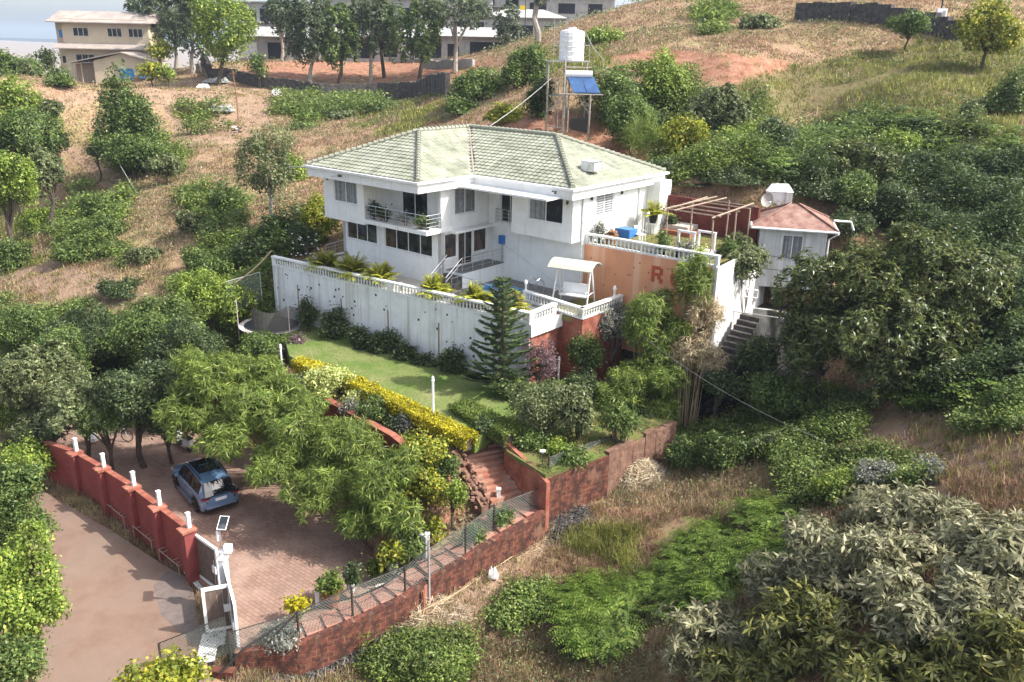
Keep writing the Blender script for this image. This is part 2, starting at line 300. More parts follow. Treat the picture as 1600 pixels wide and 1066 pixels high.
# ---------------------------------------------------------------- mesh helpers
class MB:
    def __init__(s): s.v = []; s.f = []; s.m = []; s.mats = []
    def mi(s, m):
        if m not in s.mats: s.mats.append(m)
        return s.mats.index(m)
    def add(s, vs, fs, m):
        o = len(s.v); s.v += [tuple(map(float, v)) for v in vs]; k = s.mi(m)
        for f in fs: s.f.append(tuple(i+o for i in f)); s.m.append(k)
        return s
    def box(s, x0, x1, y0, y1, z0, z1, m):
        return s.add([(x0, y0, z0), (x1, y0, z0), (x1, y1, z0), (x0, y1, z0), (x0, y0, z1), (x1, y0, z1), (x1, y1, z1), (x0, y1, z1)],
                     [(0, 3, 2, 1), (4, 5, 6, 7), (0, 1, 5, 4), (1, 2, 6, 5), (2, 3, 7, 6), (3, 0, 4, 7)], m)
    def obox(s, o, d, u0, u1, n0, n1, z0, z1, m):
        """box in a frame: o origin, d direction (unit), n outward = right of d"""
        L = math.hypot(*d); dx, dy = d[0]/L, d[1]/L; nx, ny = dy, -dx
        q = [(o[0]+dx*u+nx*n, o[1]+dy*u+ny*n) for u, n in ((u0, n0), (u1, n0), (u1, n1), (u0, n1))]
        return s.prism(q, z0, z1, m)
    def prism(s, poly, z0, z1, m):
        n = len(poly); a = sum(poly[i][0]*poly[(i+1) % n][1]-poly[(i+1) % n][0]*poly[i][1] for i in range(n))
        if a < 0: poly = poly[::-1]
        zz0 = z0 if callable(z0) else (lambda x, y: z0); zz1 = z1 if callable(z1) else (lambda x, y: z1)
        vs = [(p[0], p[1], zz0(p[0], p[1])) for p in poly]+[(p[0], p[1], zz1(p[0], p[1])) for p in poly]
        return s.add(vs, [tuple(range(n-1, -1, -1)), tuple(range(n, 2*n))]+[(i, (i+1) % n, n+(i+1) % n, n+i) for i in range(n)], m)
    def tube(s, pts, r, m, n=6, caps=True):
        pts = [Vector(p) for p in pts]; rs = r if isinstance(r, (list, tuple)) else [r]*len(pts); vs = []; fs = []
        for i, p in enumerate(pts):
            t = (pts[min(i+1, len(pts)-1)]-pts[max(i-1, 0)]).normalized()
            a = t.cross(Vector((0, 0, 1)) if abs(t.z) < .95 else Vector((1, 0, 0))).normalized(); b = t.cross(a)
            for k in range(n):
                w_ = 2*math.pi*k/n; vs.append(p+(a*math.cos(w_)+b*math.sin(w_))*rs[i])
        for i in range(len(pts)-1):
            for k in range(n): fs.append((i*n+k, i*n+(k+1) % n, (i+1)*n+(k+1) % n, (i+1)*n+k))
        if caps: fs += [tuple(range(n-1, -1, -1)), tuple(range((len(pts)-1)*n, len(pts)*n))]
        return s.add(vs, fs, m)
    def lathe(s, prof, c, m, n=10):
        vs = [(c[0]+r*math.cos(2*math.pi*k/n), c[1]+r*math.sin(2*math.pi*k/n), c[2]+z) for r, z in prof for k in range(n)]; L = len(prof)
        fs = [(i*n+k, i*n+(k+1) % n, (i+1)*n+(k+1) % n, (i+1)*n+k) for i in range(L-1) for k in range(n)]+[tuple(range(n-1, -1, -1)), tuple(range((L-1)*n, L*n))]
        return s.add(vs, fs, m)
    def build(s, name, parent=None, smooth=False):
        used = sorted({i for f in s.f for i in f})
        if len(used) < len(s.v): mp = {u: k for k, u in enumerate(used)}; s.v = [s.v[u] for u in used]; s.f = [tuple(mp[i] for i in f) for f in s.f]
        me = bpy.data.meshes.new(name); me.from_pydata(s.v, [], s.f)
        for m in s.mats: me.materials.append(MATS[m])
        me.polygons.foreach_set('material_index', s.m)
        if smooth: me.polygons.foreach_set('use_smooth', [True]*len(s.f))
        me.update(); o = bpy.data.objects.new(name, me); col.objects.link(o)
        if parent: o.parent = parent
        return o
def thing(name, label, cat, loc=(0, 0, 0), rz=0, group=None):
    o = bpy.data.objects.new(name, None); col.objects.link(o); o.empty_display_size = .2; o.location = loc; o.rotation_euler = (0, 0, rz); o['label'] = label; o['category'] = cat
    if group: o['group'] = group
    return o
def tag(o, label, cat, group=None):
    o['label'] = label; o['category'] = cat
    if group: o['group'] = group
    return o
def struct(o, kind='structure', label=None, cat=None):
    o['kind'] = kind
    if label: o['label'] = label
    if cat: o['category'] = cat
    return o
def npmesh(name, V, Fq, matname, parent=None):
    """V (n,3), Fq (m,k) equal-sided faces"""
    me = bpy.data.meshes.new(name); k = Fq.shape[1]; me.vertices.add(len(V)); me.vertices.foreach_set('co', V.astype(np.float32).ravel())
    me.loops.add(Fq.size); me.loops.foreach_set('vertex_index', Fq.astype(np.int32).ravel()); me.polygons.add(len(Fq)); me.polygons.foreach_set('loop_start', np.arange(0, Fq.size, k, dtype=np.int32))
    me.update(calc_edges=True); me.materials.append(MATS[matname]); o = bpy.data.objects.new(name, me); col.objects.link(o)
    if parent: o.parent = parent
    return o
def nrm(a): return a/np.maximum(np.linalg.norm(a, axis=-1, keepdims=True), 1e-9)
def leaves(c, d, n, L, Wd, fold=.25):
    """centres of leaf base, direction, normal -> quads"""
    d = nrm(d); s = nrm(np.cross(d, n)); n = np.cross(s, d); L = np.asarray(L)[..., None] if np.ndim(L) else L; Wd = np.asarray(Wd)[..., None] if np.ndim(Wd) else Wd
    a = c; b = c+d*L*.5+s*Wd*.5+n*Wd*fold; t = c+d*L-n*L*.08; e = c+d*L*.5-s*Wd*.5+n*Wd*fold
    V = np.stack([a, b, t, e], 1).reshape(-1, 3); Fq = np.arange(len(V)).reshape(-1, 4); return V, Fq

# ---------------------------------------------------------------- foliage
KIND = dict(  # leaf length, width, cover, leaves per cluster, star, material, bark, droop
    mango=(.26, .085, 1.9, 9, 1, 'l_mango', 'bark', .35), dark=(.16, .08, 1.7, 6, 0, 'l_dark', 'bark', .2), mid=(.15, .075, 1.6, 6, 0, 'l_mid', 'bark', .2),
    dusty=(.17, .08, 1.5, 7, 1, 'l_dusty', 'bark', .25), bright=(.15, .08, 1.5, 6, 0, 'l_bright', 'bark', .2), bamboo=(.34, .045, 1.5, 10, 1, 'l_bamboo', 'bamboo_cane', .5),
    yelgreen=(.17, .12, 1.4, 5, 0, 'l_yelgreen', 'bark', .3), purple=(.13, .07, 1.2, 6, 0, 'l_purple', 'bark', .1), silver=(.14, .06, 1.1, 6, 0, 'l_silver', 'pale_bark', .1),
    drybamboo=(.34, .04, 1.1, 10, 1, 'l_dry', 'straw', .7), varieg=(.15, .09, 1.4, 6, 0, 'l_varieg', 'bark', .1), loquat=(.34, .095, 1.55, 9, 1, 'l_grey', 'bark', .3),
    loquatolive=(.36, .10, 1.5, 9, 1, 'l_olive', 'bark', .35), euca=(.18, .07, 1.0, 7, 1, 'l_euca', 'pale_bark', .7), eucag=(.18, .07, 1.1, 7, 1, 'l_mid', 'bark', .6), sparse=(.13, .06, .5, 6, 0, 'l_dusty', 'pale_bark', .1),
    hedge=(.09, .055, 1.8, 5, 0, 'l_hedge', 'bark', 0), weedy=(.14, .06, 1.0, 7, 1, 'l_weed', 'twig', -.2), longgrass=(.9, .035, .8, 14, 1, 'l_bamboo', 'bamboo_cane', -.2), pinkish=(.12, .05, .55, 6, 0, 'l_purple', 'bark', 0))
def crown_points(R, n, r, nl, flat=0):
    R = np.array(R); u = nrm(r.normal(size=(nl, 3))); u[:, 2] = np.where(r.random(nl) < .62, np.abs(u[:, 2]), -np.abs(u[:, 2])*.75); lc = u*R*r.uniform(.42, .8, (nl, 1)); lr = r.uniform(.2, .44, nl)
    lc = np.vstack([lc, [[0, 0, 0]]]); lr = np.append(lr, .56)
    k = r.integers(0, len(lr), n*2); v = nrm(r.normal(size=(n*2, 3))); v[:, 2] += .18; v = nrm(v)
    rad = r.uniform(.45, 1.0, (n*2, 1))**.5; rad = rad*(1+.45*(r.random((n*2, 1)) > .93)*r.random((n*2, 1))); p = lc[k]+v*R*lr[k][:, None]*rad; p = p*(1+.2*(np.sin(p[:, :1]*2.3+k[:, None])*np.sin(p[:, 1:2]*2.9+1.3*k[:, None])))
    ok = np.ones(n*2, bool)
    for j in range(len(lr)):
        dd = np.linalg.norm((p-lc[j])/R, axis=1); ok &= ~((dd < lr[j]*.68) & (r.random(n*2) < .93))
    p = p[ok][:n]; v = v[ok][:n]; return p, v, lc*1.0, lr
def crown(kind, R, D, seed, cover=1.0, cap=60000, leafscale=1.0, nl=None):
    L, Wd, cov, per, star, m, bk, droop = KIND[kind]; r = np.random.default_rng(seed)
    k = max(1, .0034*D/L*(1 if kind not in ('bamboo', 'drybamboo', 'loquat', 'loquatolive') else .8))*leafscale; L *= k; Wd *= k*(1.15 if k > 1.3 else 1)
    a, b, c = R; area = 4*math.pi*(((a*b)**1.6+(a*c)**1.6+(b*c)**1.6)/3)**(1/1.6)
    n = int(min(cap, cov*cover*area*1.5/(.5*L*Wd))); nc = max(12, n//per)
    p, v, lc, lr = crown_points(R, nc, r, nl or int(9+min(26, a*6)))
    p = p+r.normal(size=p.shape)*L*.25
    per_ = per; pc = np.repeat(p, per_, 0); vv = np.repeat(v, per_, 0); N = len(pc)
    up = np.array([0, 0, 1.]); ax = nrm(vv*.8+up*.45+r.normal(size=vv.shape)*.3)
    t1 = nrm(np.cross(ax, np.array([.3, .5, .2]))); t2 = np.cross(ax, t1)
    if star: ang = np.tile(np.arange(per_)*2*math.pi/per_, len(p))+np.repeat(r.uniform(0, 6.28, len(p)), per_)+r.uniform(-.3, .3, N)
    else: ang = r.uniform(0, 6.28, N); pc = pc+r.normal(size=pc.shape)*L*.8
    d = t1*np.cos(ang)[:, None]+t2*np.sin(ang)[:, None]+ax*r.uniform(-.1, .8, (N, 1))-up*droop*r.uniform(.4, 1.3, (N, 1))
    nn = nrm(ax+r.normal(size=ax.shape)*.45)
    sz = r.uniform(.5, 1.3, N); V, Fq = leaves(pc, d, nn, L*sz, Wd*sz); return V, Fq, m, lc, lr
_ts = [100]
def tree(kind, px, py, wpx, hpx, D, label, cat='tree', name='tree', group=None, cover=1.0, base=None, trunk=True, cap=60000, ls=1.0, depthk=.85, nl=None, culms=0, tr=None, zc=None):
    """crown centre seen at (px,py), width/height in photo pixels, at distance D; rooted on the terrain below"""
    if zc is not None: c = P(px, py, zc); D = float(c[1])
    elif not base and name == 'shrub' and D < 75 and not (430 < px < 1210 and 330 < py < 700):
        g = ground(px, py+hpx*.42, 14); D = g[1]+wpx/2*D/F_PX*depthk*.3
    c = PD(px, py, D); sc_ = D/F_PX*1.02; a = wpx/2*sc_; h = hpx/2*sc_; R = (a, a*depthk, h)
    if base: bx, by = base[:2]; bz = hz1(bx, by)
    else: bx, by = c[0], c[1]; bz = hz1(bx, by)
    if len(base or ()) > 2: bz = base[2]
    _ts[0] += 1; sd = _ts[0]; r = random.Random(sd)
    if culms:
        while inpoly(np.array([bx]), np.array([by]), grow(DRIVE, .8))[0]: bx += .35; by += .4
        bz = hz1(bx, by)
    root = thing(name, label, cat, (bx, by, bz), 0, group)
    off = np.array([c[0]-bx, c[1]-by, c[2]-bz])
    V, Fq, m, lc, lr = crown(kind, R, D, sd, cover, cap, ls, nl); V = V+off
    V[:, 2] = np.maximum(V[:, 2], .02)
    npmesh('crown' if name.endswith('tree') or 'palm' in name else 'foliage', V, Fq, m, root)
    bk = KIND[kind][6]; mb = MB(); ctr = Vector(off); hh = max(off[2], .3)
    rt = tr or max(.035, min(.28, .035*(hh+h)*.7))
    if culms:
        for i in range(culms):
            q = r.uniform(0, 6.28); rr = r.uniform(.1, .5); e = Vector((off[0]+math.cos(q)*a*r.uniform(.2, .8), off[1]+math.sin(q)*a*r.uniform(.2, .8), off[2]+h*r.uniform(-.2, .7)))
            b0 = Vector((off[0]*.3+math.cos(q)*rr, off[1]*.3+math.sin(q)*rr, -.1)); mid = b0.lerp(e, .55)+Vector((0, 0, (e.z)*.22)); mb.tube([b0, b0.lerp(mid, .5)+Vector((0, 0, .1)), mid, e], [.03, .028, .02, .008], bk, 5)
        mb.build('canes', root)
    else:
        j = lambda s_: Vector((r.uniform(-s_, s_), r.uniform(-s_, s_), 0))
        fork = Vector((off[0]*.5, off[1]*.5, hh*.5 if hh > h else max(.12, hh*.25)))+j(.1*hh)
        top = ctr+Vector((0, 0, h*.45))
        mb.tube([(0, 0, -.25), tuple(fork*.5+j(.04*hh)), tuple(fork), tuple(fork.lerp(top, .5)+j(.08*hh)), tuple(top)], [rt*1.25, rt, rt*.85, rt*.5, rt*.15], bk, 7)
        for i in range(min(len(lc)-1, 9 if D < 80 else 5)):
            e = ctr+Vector(lc[i])*1.15; mid = fork.lerp(e, .5)+Vector((0, 0, .08*hh))+j(.05*hh)
            mb.tube([tuple(fork*r.uniform(.8, 1)), tuple(mid), tuple(e)], [rt*.55, rt*.32, rt*.08], bk, 5)
        mb.build('trunk' if name.endswith('tree') else 'stem', root)
    return root

# ---------------------------------------------------------------- terrain sheet and what covers it
FERN_NEAR = [[(885, 1000), (880, 940), (920, 915), (1000, 915), (1060, 850), (1110, 800), (1250, 790), (1270, 850), (1180, 930), (1060, 975), (1000, 1010), (930, 1040)]]
FERN_FAR = [[(1190, 245), (1330, 178), (1480, 185), (1600, 205), (1600, 600), (1500, 610), (1460, 420), (1330, 330), (1250, 300), (1190, 300)], [(380, 400), (440, 350), (520, 355), (470, 400), (400, 430), (360, 430)],
            [(1400, 600), (1480, 570), (1560, 620), (1480, 650), (1400, 650)]]
WEED = [[(750, 975), (790, 945), (860, 930), (870, 980), (800, 1000)], [(1030, 690), (1180, 660), (1240, 690), (1440, 700), (1450, 780), (1230, 780), (1180, 740), (1050, 730)],
        [(0, 160), (90, 190), (70, 290), (40, 330), (0, 340)], [(110, 300), (190, 300), (200, 360), (130, 370)], [(60, 335), (120, 340), (230, 395), (200, 425), (120, 415)], [(280, 320), (370, 310), (390, 360), (300, 370)], [(140, 225), (280, 235), (275, 275), (150, 262)], [(0, 470), (60, 480), (240, 490), (310, 440), (400, 430), (440, 470), (430, 520), (0, 720)], [(300, 380), (430, 360), (440, 440), (330, 430)],
        [(440, 160), (560, 162), (600, 170), (560, 182), (440, 178)], [(270, 180), (350, 175), (350, 200), (280, 200)], [(1020, 560), (1200, 580), (1400, 620), (1330, 680), (1150, 680), (1060, 640)],
        [(1090, 25), (1140, 20), (1140, 45), (1100, 48)], [(960, 130), (1190, 150), (1200, 260), (1040, 290), (960, 210)],
        [(1500, 600), (1600, 610), (1600, 680), (1500, 670)], [(560, 1000), (720, 980), (720, 1066), (580, 1066)]]
GREENGRASS = [[(1130, 110), (1300, 85), (1600, 60), (1600, 210), (1320, 190), (1180, 200)], [(0, 330), (60, 330), (60, 430), (0, 430)], [(430, 150), (700, 160), (700, 200), (440, 190)], [(850, 80), (960, 70), (960, 110), (850, 110)], [(880, 850), (1010, 830), (1000, 900), (880, 880)]]
REDSOIL = [[(700, 212), (760, 190), (830, 175), (900, 180), (1000, 215), (1060, 255), (960, 255), (860, 208)], [(955, 88), (1080, 82), (1240, 92), (1230, 118), (1090, 128), (960, 108)], [(370, 96), (830, 92), (700, 130), (560, 128), (380, 120)],
           [(1010, 600), (1130, 560), (1200, 560), (1180, 640), (1080, 690), (1000, 690)], [(735, 690), (700, 740), (660, 830), (720, 830), (770, 780), (740, 730)]]
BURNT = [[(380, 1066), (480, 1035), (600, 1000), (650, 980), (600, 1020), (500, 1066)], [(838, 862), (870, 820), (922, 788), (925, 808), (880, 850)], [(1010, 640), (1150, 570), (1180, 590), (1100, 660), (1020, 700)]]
BARE = [[(95, 235), (140, 240), (200, 285), (190, 310), (110, 262)], [(0, 430), (60, 405), (230, 440), (260, 465), (200, 480), (60, 460)], [(200, 130), (420, 125), (430, 175), (380, 240), (270, 225), (240, 160), (60, 165)], [(640, 960), (700, 900), (860, 810), (900, 830), (780, 930), (700, 1000)], [(1230, 680), (1600, 650), (1600, 760), (1450, 720)]]
def cover_mask(px, py, polys, X, Y, amp):
    n1 = (vnoise(X, Y, 3.1, 5)-.5)*2*amp; n2 = (vnoise(X, Y, 2.7, 6)-.5)*2*amp
    r = np.zeros(np.shape(px), bool)
    for q in polys: r |= inpoly(px+n1, py+n2, q)
    return r
def terrain():
    ys = [-30.0]
    while ys[-1] < 4400: y = ys[-1]; ys.append(y+(.42 if 10 < y < 58 else .42+abs(y-58)*.016 if y > 58 else 1.6))
    ys = np.array(ys); us = np.linspace(-1, 1, 330); us = us*.72+.28*us**3
    hw = np.maximum(ys, 12)*1.25+22
    X = us[None]*hw[:, None]; Y = np.repeat(ys[:, None], len(us), 1); Z = hz(X, Y)
    V = np.stack([X, Y, Z], -1).reshape(-1, 3); nx = len(us); i, j = np.meshgrid(np.arange(len(ys)-1), np.arange(nx-1), indexing='ij'); a = (i*nx+j).ravel()
    Fq = np.stack([a, a+1, a+nx+1, a+nx], 1); o = npmesh('ground', V, Fq, 'red_soil'); me = o.data; me.materials.clear()
    Yp = np.maximum(Y, 1); px, py = proj(X, Yp, Z); amp = 16
    g = np.zeros(X.shape)
    g[cover_mask(px, py, GREENGRASS, X, Y, amp)] = .6
    g[cover_mask(px, py, WEED+FERN_FAR+FERN_NEAR, X, Y, amp)] = 1
    rs = cover_mask(px, py, REDSOIL, X, Y, 8).astype(float); bu = cover_mask(px, py, BURNT, X, Y, 8).astype(float); ba = cover_mask(px, py, BARE, X, Y, 12).astype(float)
    C = np.stack([g, rs, bu, ba], -1).reshape(-1, 4)
    at = me.attributes.new('cover', 'FLOAT_COLOR', 'POINT'); at.data.foreach_set('color', C.astype(np.float32).ravel())
    m = bpy.data.materials.new('ground'); m.use_nodes = True; n = m.node_tree; b = n.nodes['Principled BSDF']; b.inputs['Roughness'].default_value = 1; b.inputs['Specular IOR Level'].default_value = .1
    tc = n.nodes.new('ShaderNodeTexCoord'); A = n.nodes.new('ShaderNodeAttribute'); A.attribute_name = 'cover'; sp = n.nodes.new('ShaderNodeSeparateColor'); n.links.new(A.outputs['Color'], sp.inputs[0])
    def noise(s, lo, hi):
        t = n.nodes.new('ShaderNodeTexNoise'); t.inputs['Scale'].default_value = s; t.inputs['Detail'].default_value = 8; t.inputs['Roughness'].default_value = .7; n.links.new(tc.outputs['Object'], t.inputs[0])
        r = n.nodes.new('ShaderNodeMapRange'); r.inputs[1].default_value = lo; r.inputs[2].default_value = hi; n.links.new(t.outputs[0], r.inputs[0]); return r.outputs[0]
    def mix(f, a_, b_):
        x = n.nodes.new('ShaderNodeMix'); x.data_type = 'RGBA'; n.links.new(f, x.inputs[0])
        for k, v in ((6, a_), (7, b_)):
            if isinstance(v, tuple): x.inputs[k].default_value = (*v, 1)
            else: n.links.new(v, x.inputs[k])
        return x.outputs[2]
    dry = mix(noise(1.3, .35, .65), (.25, .155, .10), (.38, .26, .17)); dry = mix(noise(.22, .45, .62), dry, (.30, .24, .12)); dry = mix(noise(3.5, .52, .62), dry, (.17, .10, .065))
    grn = mix(noise(1.1, .35, .65), (.04, .055, .018), (.13, .13, .05))
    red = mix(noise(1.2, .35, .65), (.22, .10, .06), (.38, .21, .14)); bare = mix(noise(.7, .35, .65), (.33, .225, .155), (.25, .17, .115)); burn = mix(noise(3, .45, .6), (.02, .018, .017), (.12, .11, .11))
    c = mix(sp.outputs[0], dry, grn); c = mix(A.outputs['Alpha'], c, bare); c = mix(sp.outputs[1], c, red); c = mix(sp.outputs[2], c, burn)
    n.links.new(c, b.inputs['Base Color']); bp = n.nodes.new('ShaderNodeBump'); bp.inputs['Strength'].default_value = .8; bp.inputs['Distance'].default_value = .25; n.links.new(noise(2.2, 0, 1), bp.inputs['Height']); n.links.new(bp.outputs[0], b.inputs['Normal'])
    me.materials.append(m); me.polygons.foreach_set('use_smooth', [True]*len(me.polygons)); struct(o)
terrain()

def sheet(name, poly, zf, depth, m, wob=0):
    mb = MB(); z0 = (lambda x, y: zf(x, y)-depth) if callable(zf) else zf-depth; mb.prism(poly, z0, zf, m); return struct(mb.build(name))
sheet('driveway', DRIVE, -3.6, .6, 'paving')
def steppath():
    wp = [np.array(P(*q)) for q in WT]; seg = [0]
    for a, b in zip(wp, wp[1:]): seg.append(seg[-1]+math.dist(a[:2], b[:2]))
    def at_(u):
        for k in range(len(wp)-1):
            if u <= seg[k+1] or k == len(wp)-2:
                t = (u-seg[k])/(seg[k+1]-seg[k]); p = wp[k]+(wp[k+1]-wp[k])*t; return p
    m = MB(); n = 17; u0 = 1.2
    for i in range(n):
        a = u0+(seg[-1]-u0)*i/n; b = u0+(seg[-1]-u0)*(i+1)/n-.002; A, B = at_(a), at_(b); A2, B2 = at_(max(a-.2, 0)), at_(min(b+.2, seg[-1])); d = B2-A2; d = d[:2]/np.linalg.norm(d[:2]); nn = np.array([-d[1], d[0]]); w_ = 1.35 if i < 14 else 1.9
        m.prism([tuple(A[:2]+nn*.02), tuple(B[:2]+nn*.02), tuple(B[:2]+nn*w_), tuple(A[:2]+nn*w_)], -4.2, at_((a+b)/2)[2]-.16+.04, 'path_paving')
    struct(m.build('path'))
steppath()
sheet('road', ROADW, fR, .5, 'asphalt')
sheet('lawn', LAWN, LZ, .7, 'lawn_green')
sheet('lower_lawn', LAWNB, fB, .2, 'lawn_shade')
sheet('road_patch', [tuple(v[:2]) for v in pp((300, 925, -3.7), (318, 985, -3.7), (316, 1010, -3.7), (296, 1000, -3.7), (252, 960, -3.7), (240, 915, -3.7), (262, 892, -3.7), (285, 903, -3.7))], lambda x, y: fR(x, y)+.005, .02, 'old_asphalt')
sheet('garden_lawn', UPL, 6.95, .5, 'lawn_dry')
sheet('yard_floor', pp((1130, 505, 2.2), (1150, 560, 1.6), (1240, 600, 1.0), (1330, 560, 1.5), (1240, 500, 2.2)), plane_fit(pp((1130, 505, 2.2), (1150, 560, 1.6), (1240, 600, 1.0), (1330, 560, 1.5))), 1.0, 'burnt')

# grass, weeds and ferns that nobody could count
FR = [( -2, 20)]
def scatter(n, y0, y1, powr=1.6, xr=.68):
    u = rng.random(n); y = (y0**(1-powr)+(y1**(1-powr)-y0**(1-powr))*u)**(1/(1-powr)) if powr != 1 else y0*(y1/y0)**u
    x = (rng.random(n)*2-1)*xr*y; return x, y
NOGO = [DECK, UPL, LAWN, LAWNB, DRIVE, PATHP, ROADW]
def allowed(x, y, gr=.1):
    ok = np.ones(x.shape, bool)
    for q in NOGO: ok &= ~inpoly(x, y, grow(q, gr))
    return ok
def tufts(name, x, y, z, h, wd, per, m, spread, label, cat, lean=.5):
    n = len(x); N = n*per; X = np.repeat(x, per)+rng.normal(size=N)*np.repeat(spread, per); Y = np.repeat(y, per)+rng.normal(size=N)*np.repeat(spread, per); Z = np.repeat(z, per)-.03
    H = np.repeat(h, per)*rng.uniform(.5, 1.2, N); a = rng.uniform(0, 6.28, N); l = rng.uniform(.1, lean*1.6, N)
    d = np.stack([np.cos(a)*l, np.sin(a)*l, np.ones(N)], 1); b0 = np.stack([X, Y, Z], 1); s = np.stack([-np.sin(a+.6), np.cos(a+.6), a*0], 1)*(np.repeat(wd, per)*rng.uniform(.6, 1.3, N)*.5)[:, None]
    mid = b0+d*H[:, None]*.55; tip = b0+nrm(d+np.stack([np.cos(a), np.sin(a), -a*0-.1], 1)*l[:, None]*.8)*H[:, None]*1.05
    V = np.stack([b0-s, b0+s, mid+s*.8, tip, mid-s*.8], 1).reshape(-1, 3); Fq = np.arange(len(V)).reshape(-1, 5); o = npmesh(name, V, Fq, m); return struct(o, 'stuff', label, cat)
def groundcover():
    x, y = scatter(200000, 17, 185, 1.15, .9); z = hz(x, y); px, py = proj(x, y, z); v = (px > -350) & (px < 1980) & (py > -60) & (py < 1160) & allowed(x, y)
    x, y, z, px, py = x[v], y[v], z[v], px[v], py[v]
    wd = cover_mask(px, py, WEED, x, y, 22); fn = cover_mask(px, py, FERN_NEAR, x, y, 10); ff = cover_mask(px, py, FERN_FAR, x, y, 12); gg = cover_mask(px, py, GREENGRASS, x, y, 22)
    rs = cover_mask(px, py, REDSOIL, x, y, 8); bu = cover_mask(px, py, BURNT, x, y, 6); ba = cover_mask(px, py, BARE, x, y, 12)
    q = rng.random(len(x)); n1 = vnoise(x, y, 6, 8); n2 = vnoise(x, y, 2.2, 9)
    base = ~(rs & (q < .93)) & ~(bu & (q < .97)) & ~(ba & (q < .7)) & ~(fn & (q < .6)) & (n2 > .22)
    def go(msk, nm, h, w0, per, mt, lab, cat, lean=.5):
        X, Y, Zz = x[msk], y[msk], z[msk]; sc1 = np.maximum(1, Y/38)
        tufts(nm, X, Y, Zz, h*np.where(Y > 60, .75, 1.0), w0*sc1, per, mt, .14*sc1, lab, cat, lean)
    dm = base & ~wd & ~gg & ~ff
    go(dm & (n1 < .46), 'dry_grass', .38, .022, 7, 'l_grassred', 'reddish dry grass covering the hillside', 'grass')
    go(dm & (n1 >= .46) & (n1 < .72), 'dry_grass', .42, .022, 7, 'l_grassdry', 'brown dry grass covering the hillside', 'grass')
    go(dm & (n1 >= .72), 'dry_grass', .36, .022, 7, 'l_grasstan', 'pale straw coloured grass patches on the hillside', 'grass')
    go(base & gg, 'long_grass', .62, .026, 8, 'l_grassgreen', 'tall yellow green grass on the right hillside', 'grass')
    go((base & dm & (q > .88)) | (base & wd & (q > .75)), 'green_grass', .4, .03, 7, 'l_grassgreen', 'green grass tufts scattered through the dry slope', 'grass')
    # leafy weeds
    def weeds(msk, nm, mt, lab, hh, per, L, Wd):
        X, Y, Zz = x[msk], y[msk], z[msk]; n = len(X); N = n*per; s1 = np.repeat(np.maximum(1, Y/38), per); H = np.repeat(hh*(.35+.9*vnoise(X, Y, 1.6, 12)**1.3*1.6), per)
        c = np.stack([np.repeat(X, per)+rng.normal(size=N)*.22*s1, np.repeat(Y, per)+rng.normal(size=N)*.22*s1, np.repeat(Zz, per)+rng.random(N)**.6*H*s1**.5], 1)
        V, Fq = leaves(c, rng.normal(size=(N, 3))*np.array([1, 1, .5]), rng.normal(size=(N, 3))*.5+np.array([0, 0, 1]), L*s1*rng.uniform(.6, 1.3, N), Wd*s1); struct(npmesh(nm, V, Fq, mt), 'stuff', lab, 'weeds')
    weeds(wd & ~rs & ~bu & (n2 > .12), 'weeds', 'l_weed', 'green leafy weeds and low scrub on the slopes', .75, 16, .15, .075)
    weeds(wd & ~rs & ~bu & (n1 > .5), 'weeds', 'l_bright', 'bright green low weeds among the scrub', .6, 7, .15, .07)
    weeds(~wd & base & (q < .12) & (n1 > .45), 'weeds', 'l_dusty', 'dusty green weeds dotted over the dry slope', .4, 10, .11, .06)
    band = cover_mask(px, py, [[(1185, 245), (1330, 172), (1480, 180), (1600, 200), (1600, 262), (1400, 285), (1200, 292)]], x, y, 10)
    weeds(ff & (q < .8) & ~band, 'shaded_scrub', 'l_fernshade', 'leafy scrub mixed with bracken, coloured dark for shade on the right hillside', 1.5, 22, .20, .08)
    weeds(ff & (q > .86), 'shaded_scrub', 'l_mid', 'lighter leafy scrub scattered through the dark bracken', 1.3, 16, .17, .08)
    # ferns
    def ferns(polys, n0, y0, y1, L, pairs, nm, mt, lab, amp):
        X, Y = scatter(n0, y0, y1, 1.2); Zz = hz(X, Y); a, b = proj(X, Y, Zz); m_ = cover_mask(a, b, polys, X, Y, amp) & allowed(X, Y) & (vnoise(X, Y, 1.3, 14) > .42); X, Y, Zz = X[m_], Y[m_], Zz[m_]
        per = 7; N = len(X)*per; az = np.tile(np.arange(per)*6.283/per, len(X))+np.repeat(rng.uniform(0, 6.28, len(X)), per)+rng.uniform(-.3, .3, N); LL = L*rng.uniform(.6, 1.25, N)*np.repeat(.7+.7*vnoise(X, Y, 2.5, 15), per)
        b0 = np.stack([np.repeat(X, per), np.repeat(Y, per), np.repeat(Zz, per)+.25*L], 1); hd = np.stack([np.cos(az), np.sin(az), az*0], 1); sd = np.stack([-np.sin(az), np.cos(az), az*0], 1)
        Vs = []
        for k in range(1, pairs+1):
            t = k/(pairs+.5); pt = b0+hd*(LL*t*.95)[:, None]+np.array([0, 0, 1.])*((1.6*t-1.25*t*t)*LL*.75)[:, None]; ln = LL*.36*(1-t)**.75+.02
            for sg in (-1, 1):
                d = nrm(sd*sg+hd*.45-np.array([0, 0, .25])); up_ = np.stack([az*0, az*0, az*0+1], 1); V, _ = leaves(pt, d, up_+hd*.2, ln, LL*.62/pairs, .05); Vs.append(V)
        V = np.concatenate(Vs); struct(npmesh(nm, V, np.arange(len(V)).reshape(-1, 4), mt), 'stuff', lab, 'ferns')
    ferns(FERN_NEAR, 11000, 18, 40, .88, 11, 'ferns', 'l_fern', 'bright green bracken fronds on the near slope', 8)
    ferns([FERN_FAR[0]], 2600, 30, 80, 1.25, 6, 'ferns', 'l_fernshade', 'bracken coloured dark for shade on the right hillside', 10)
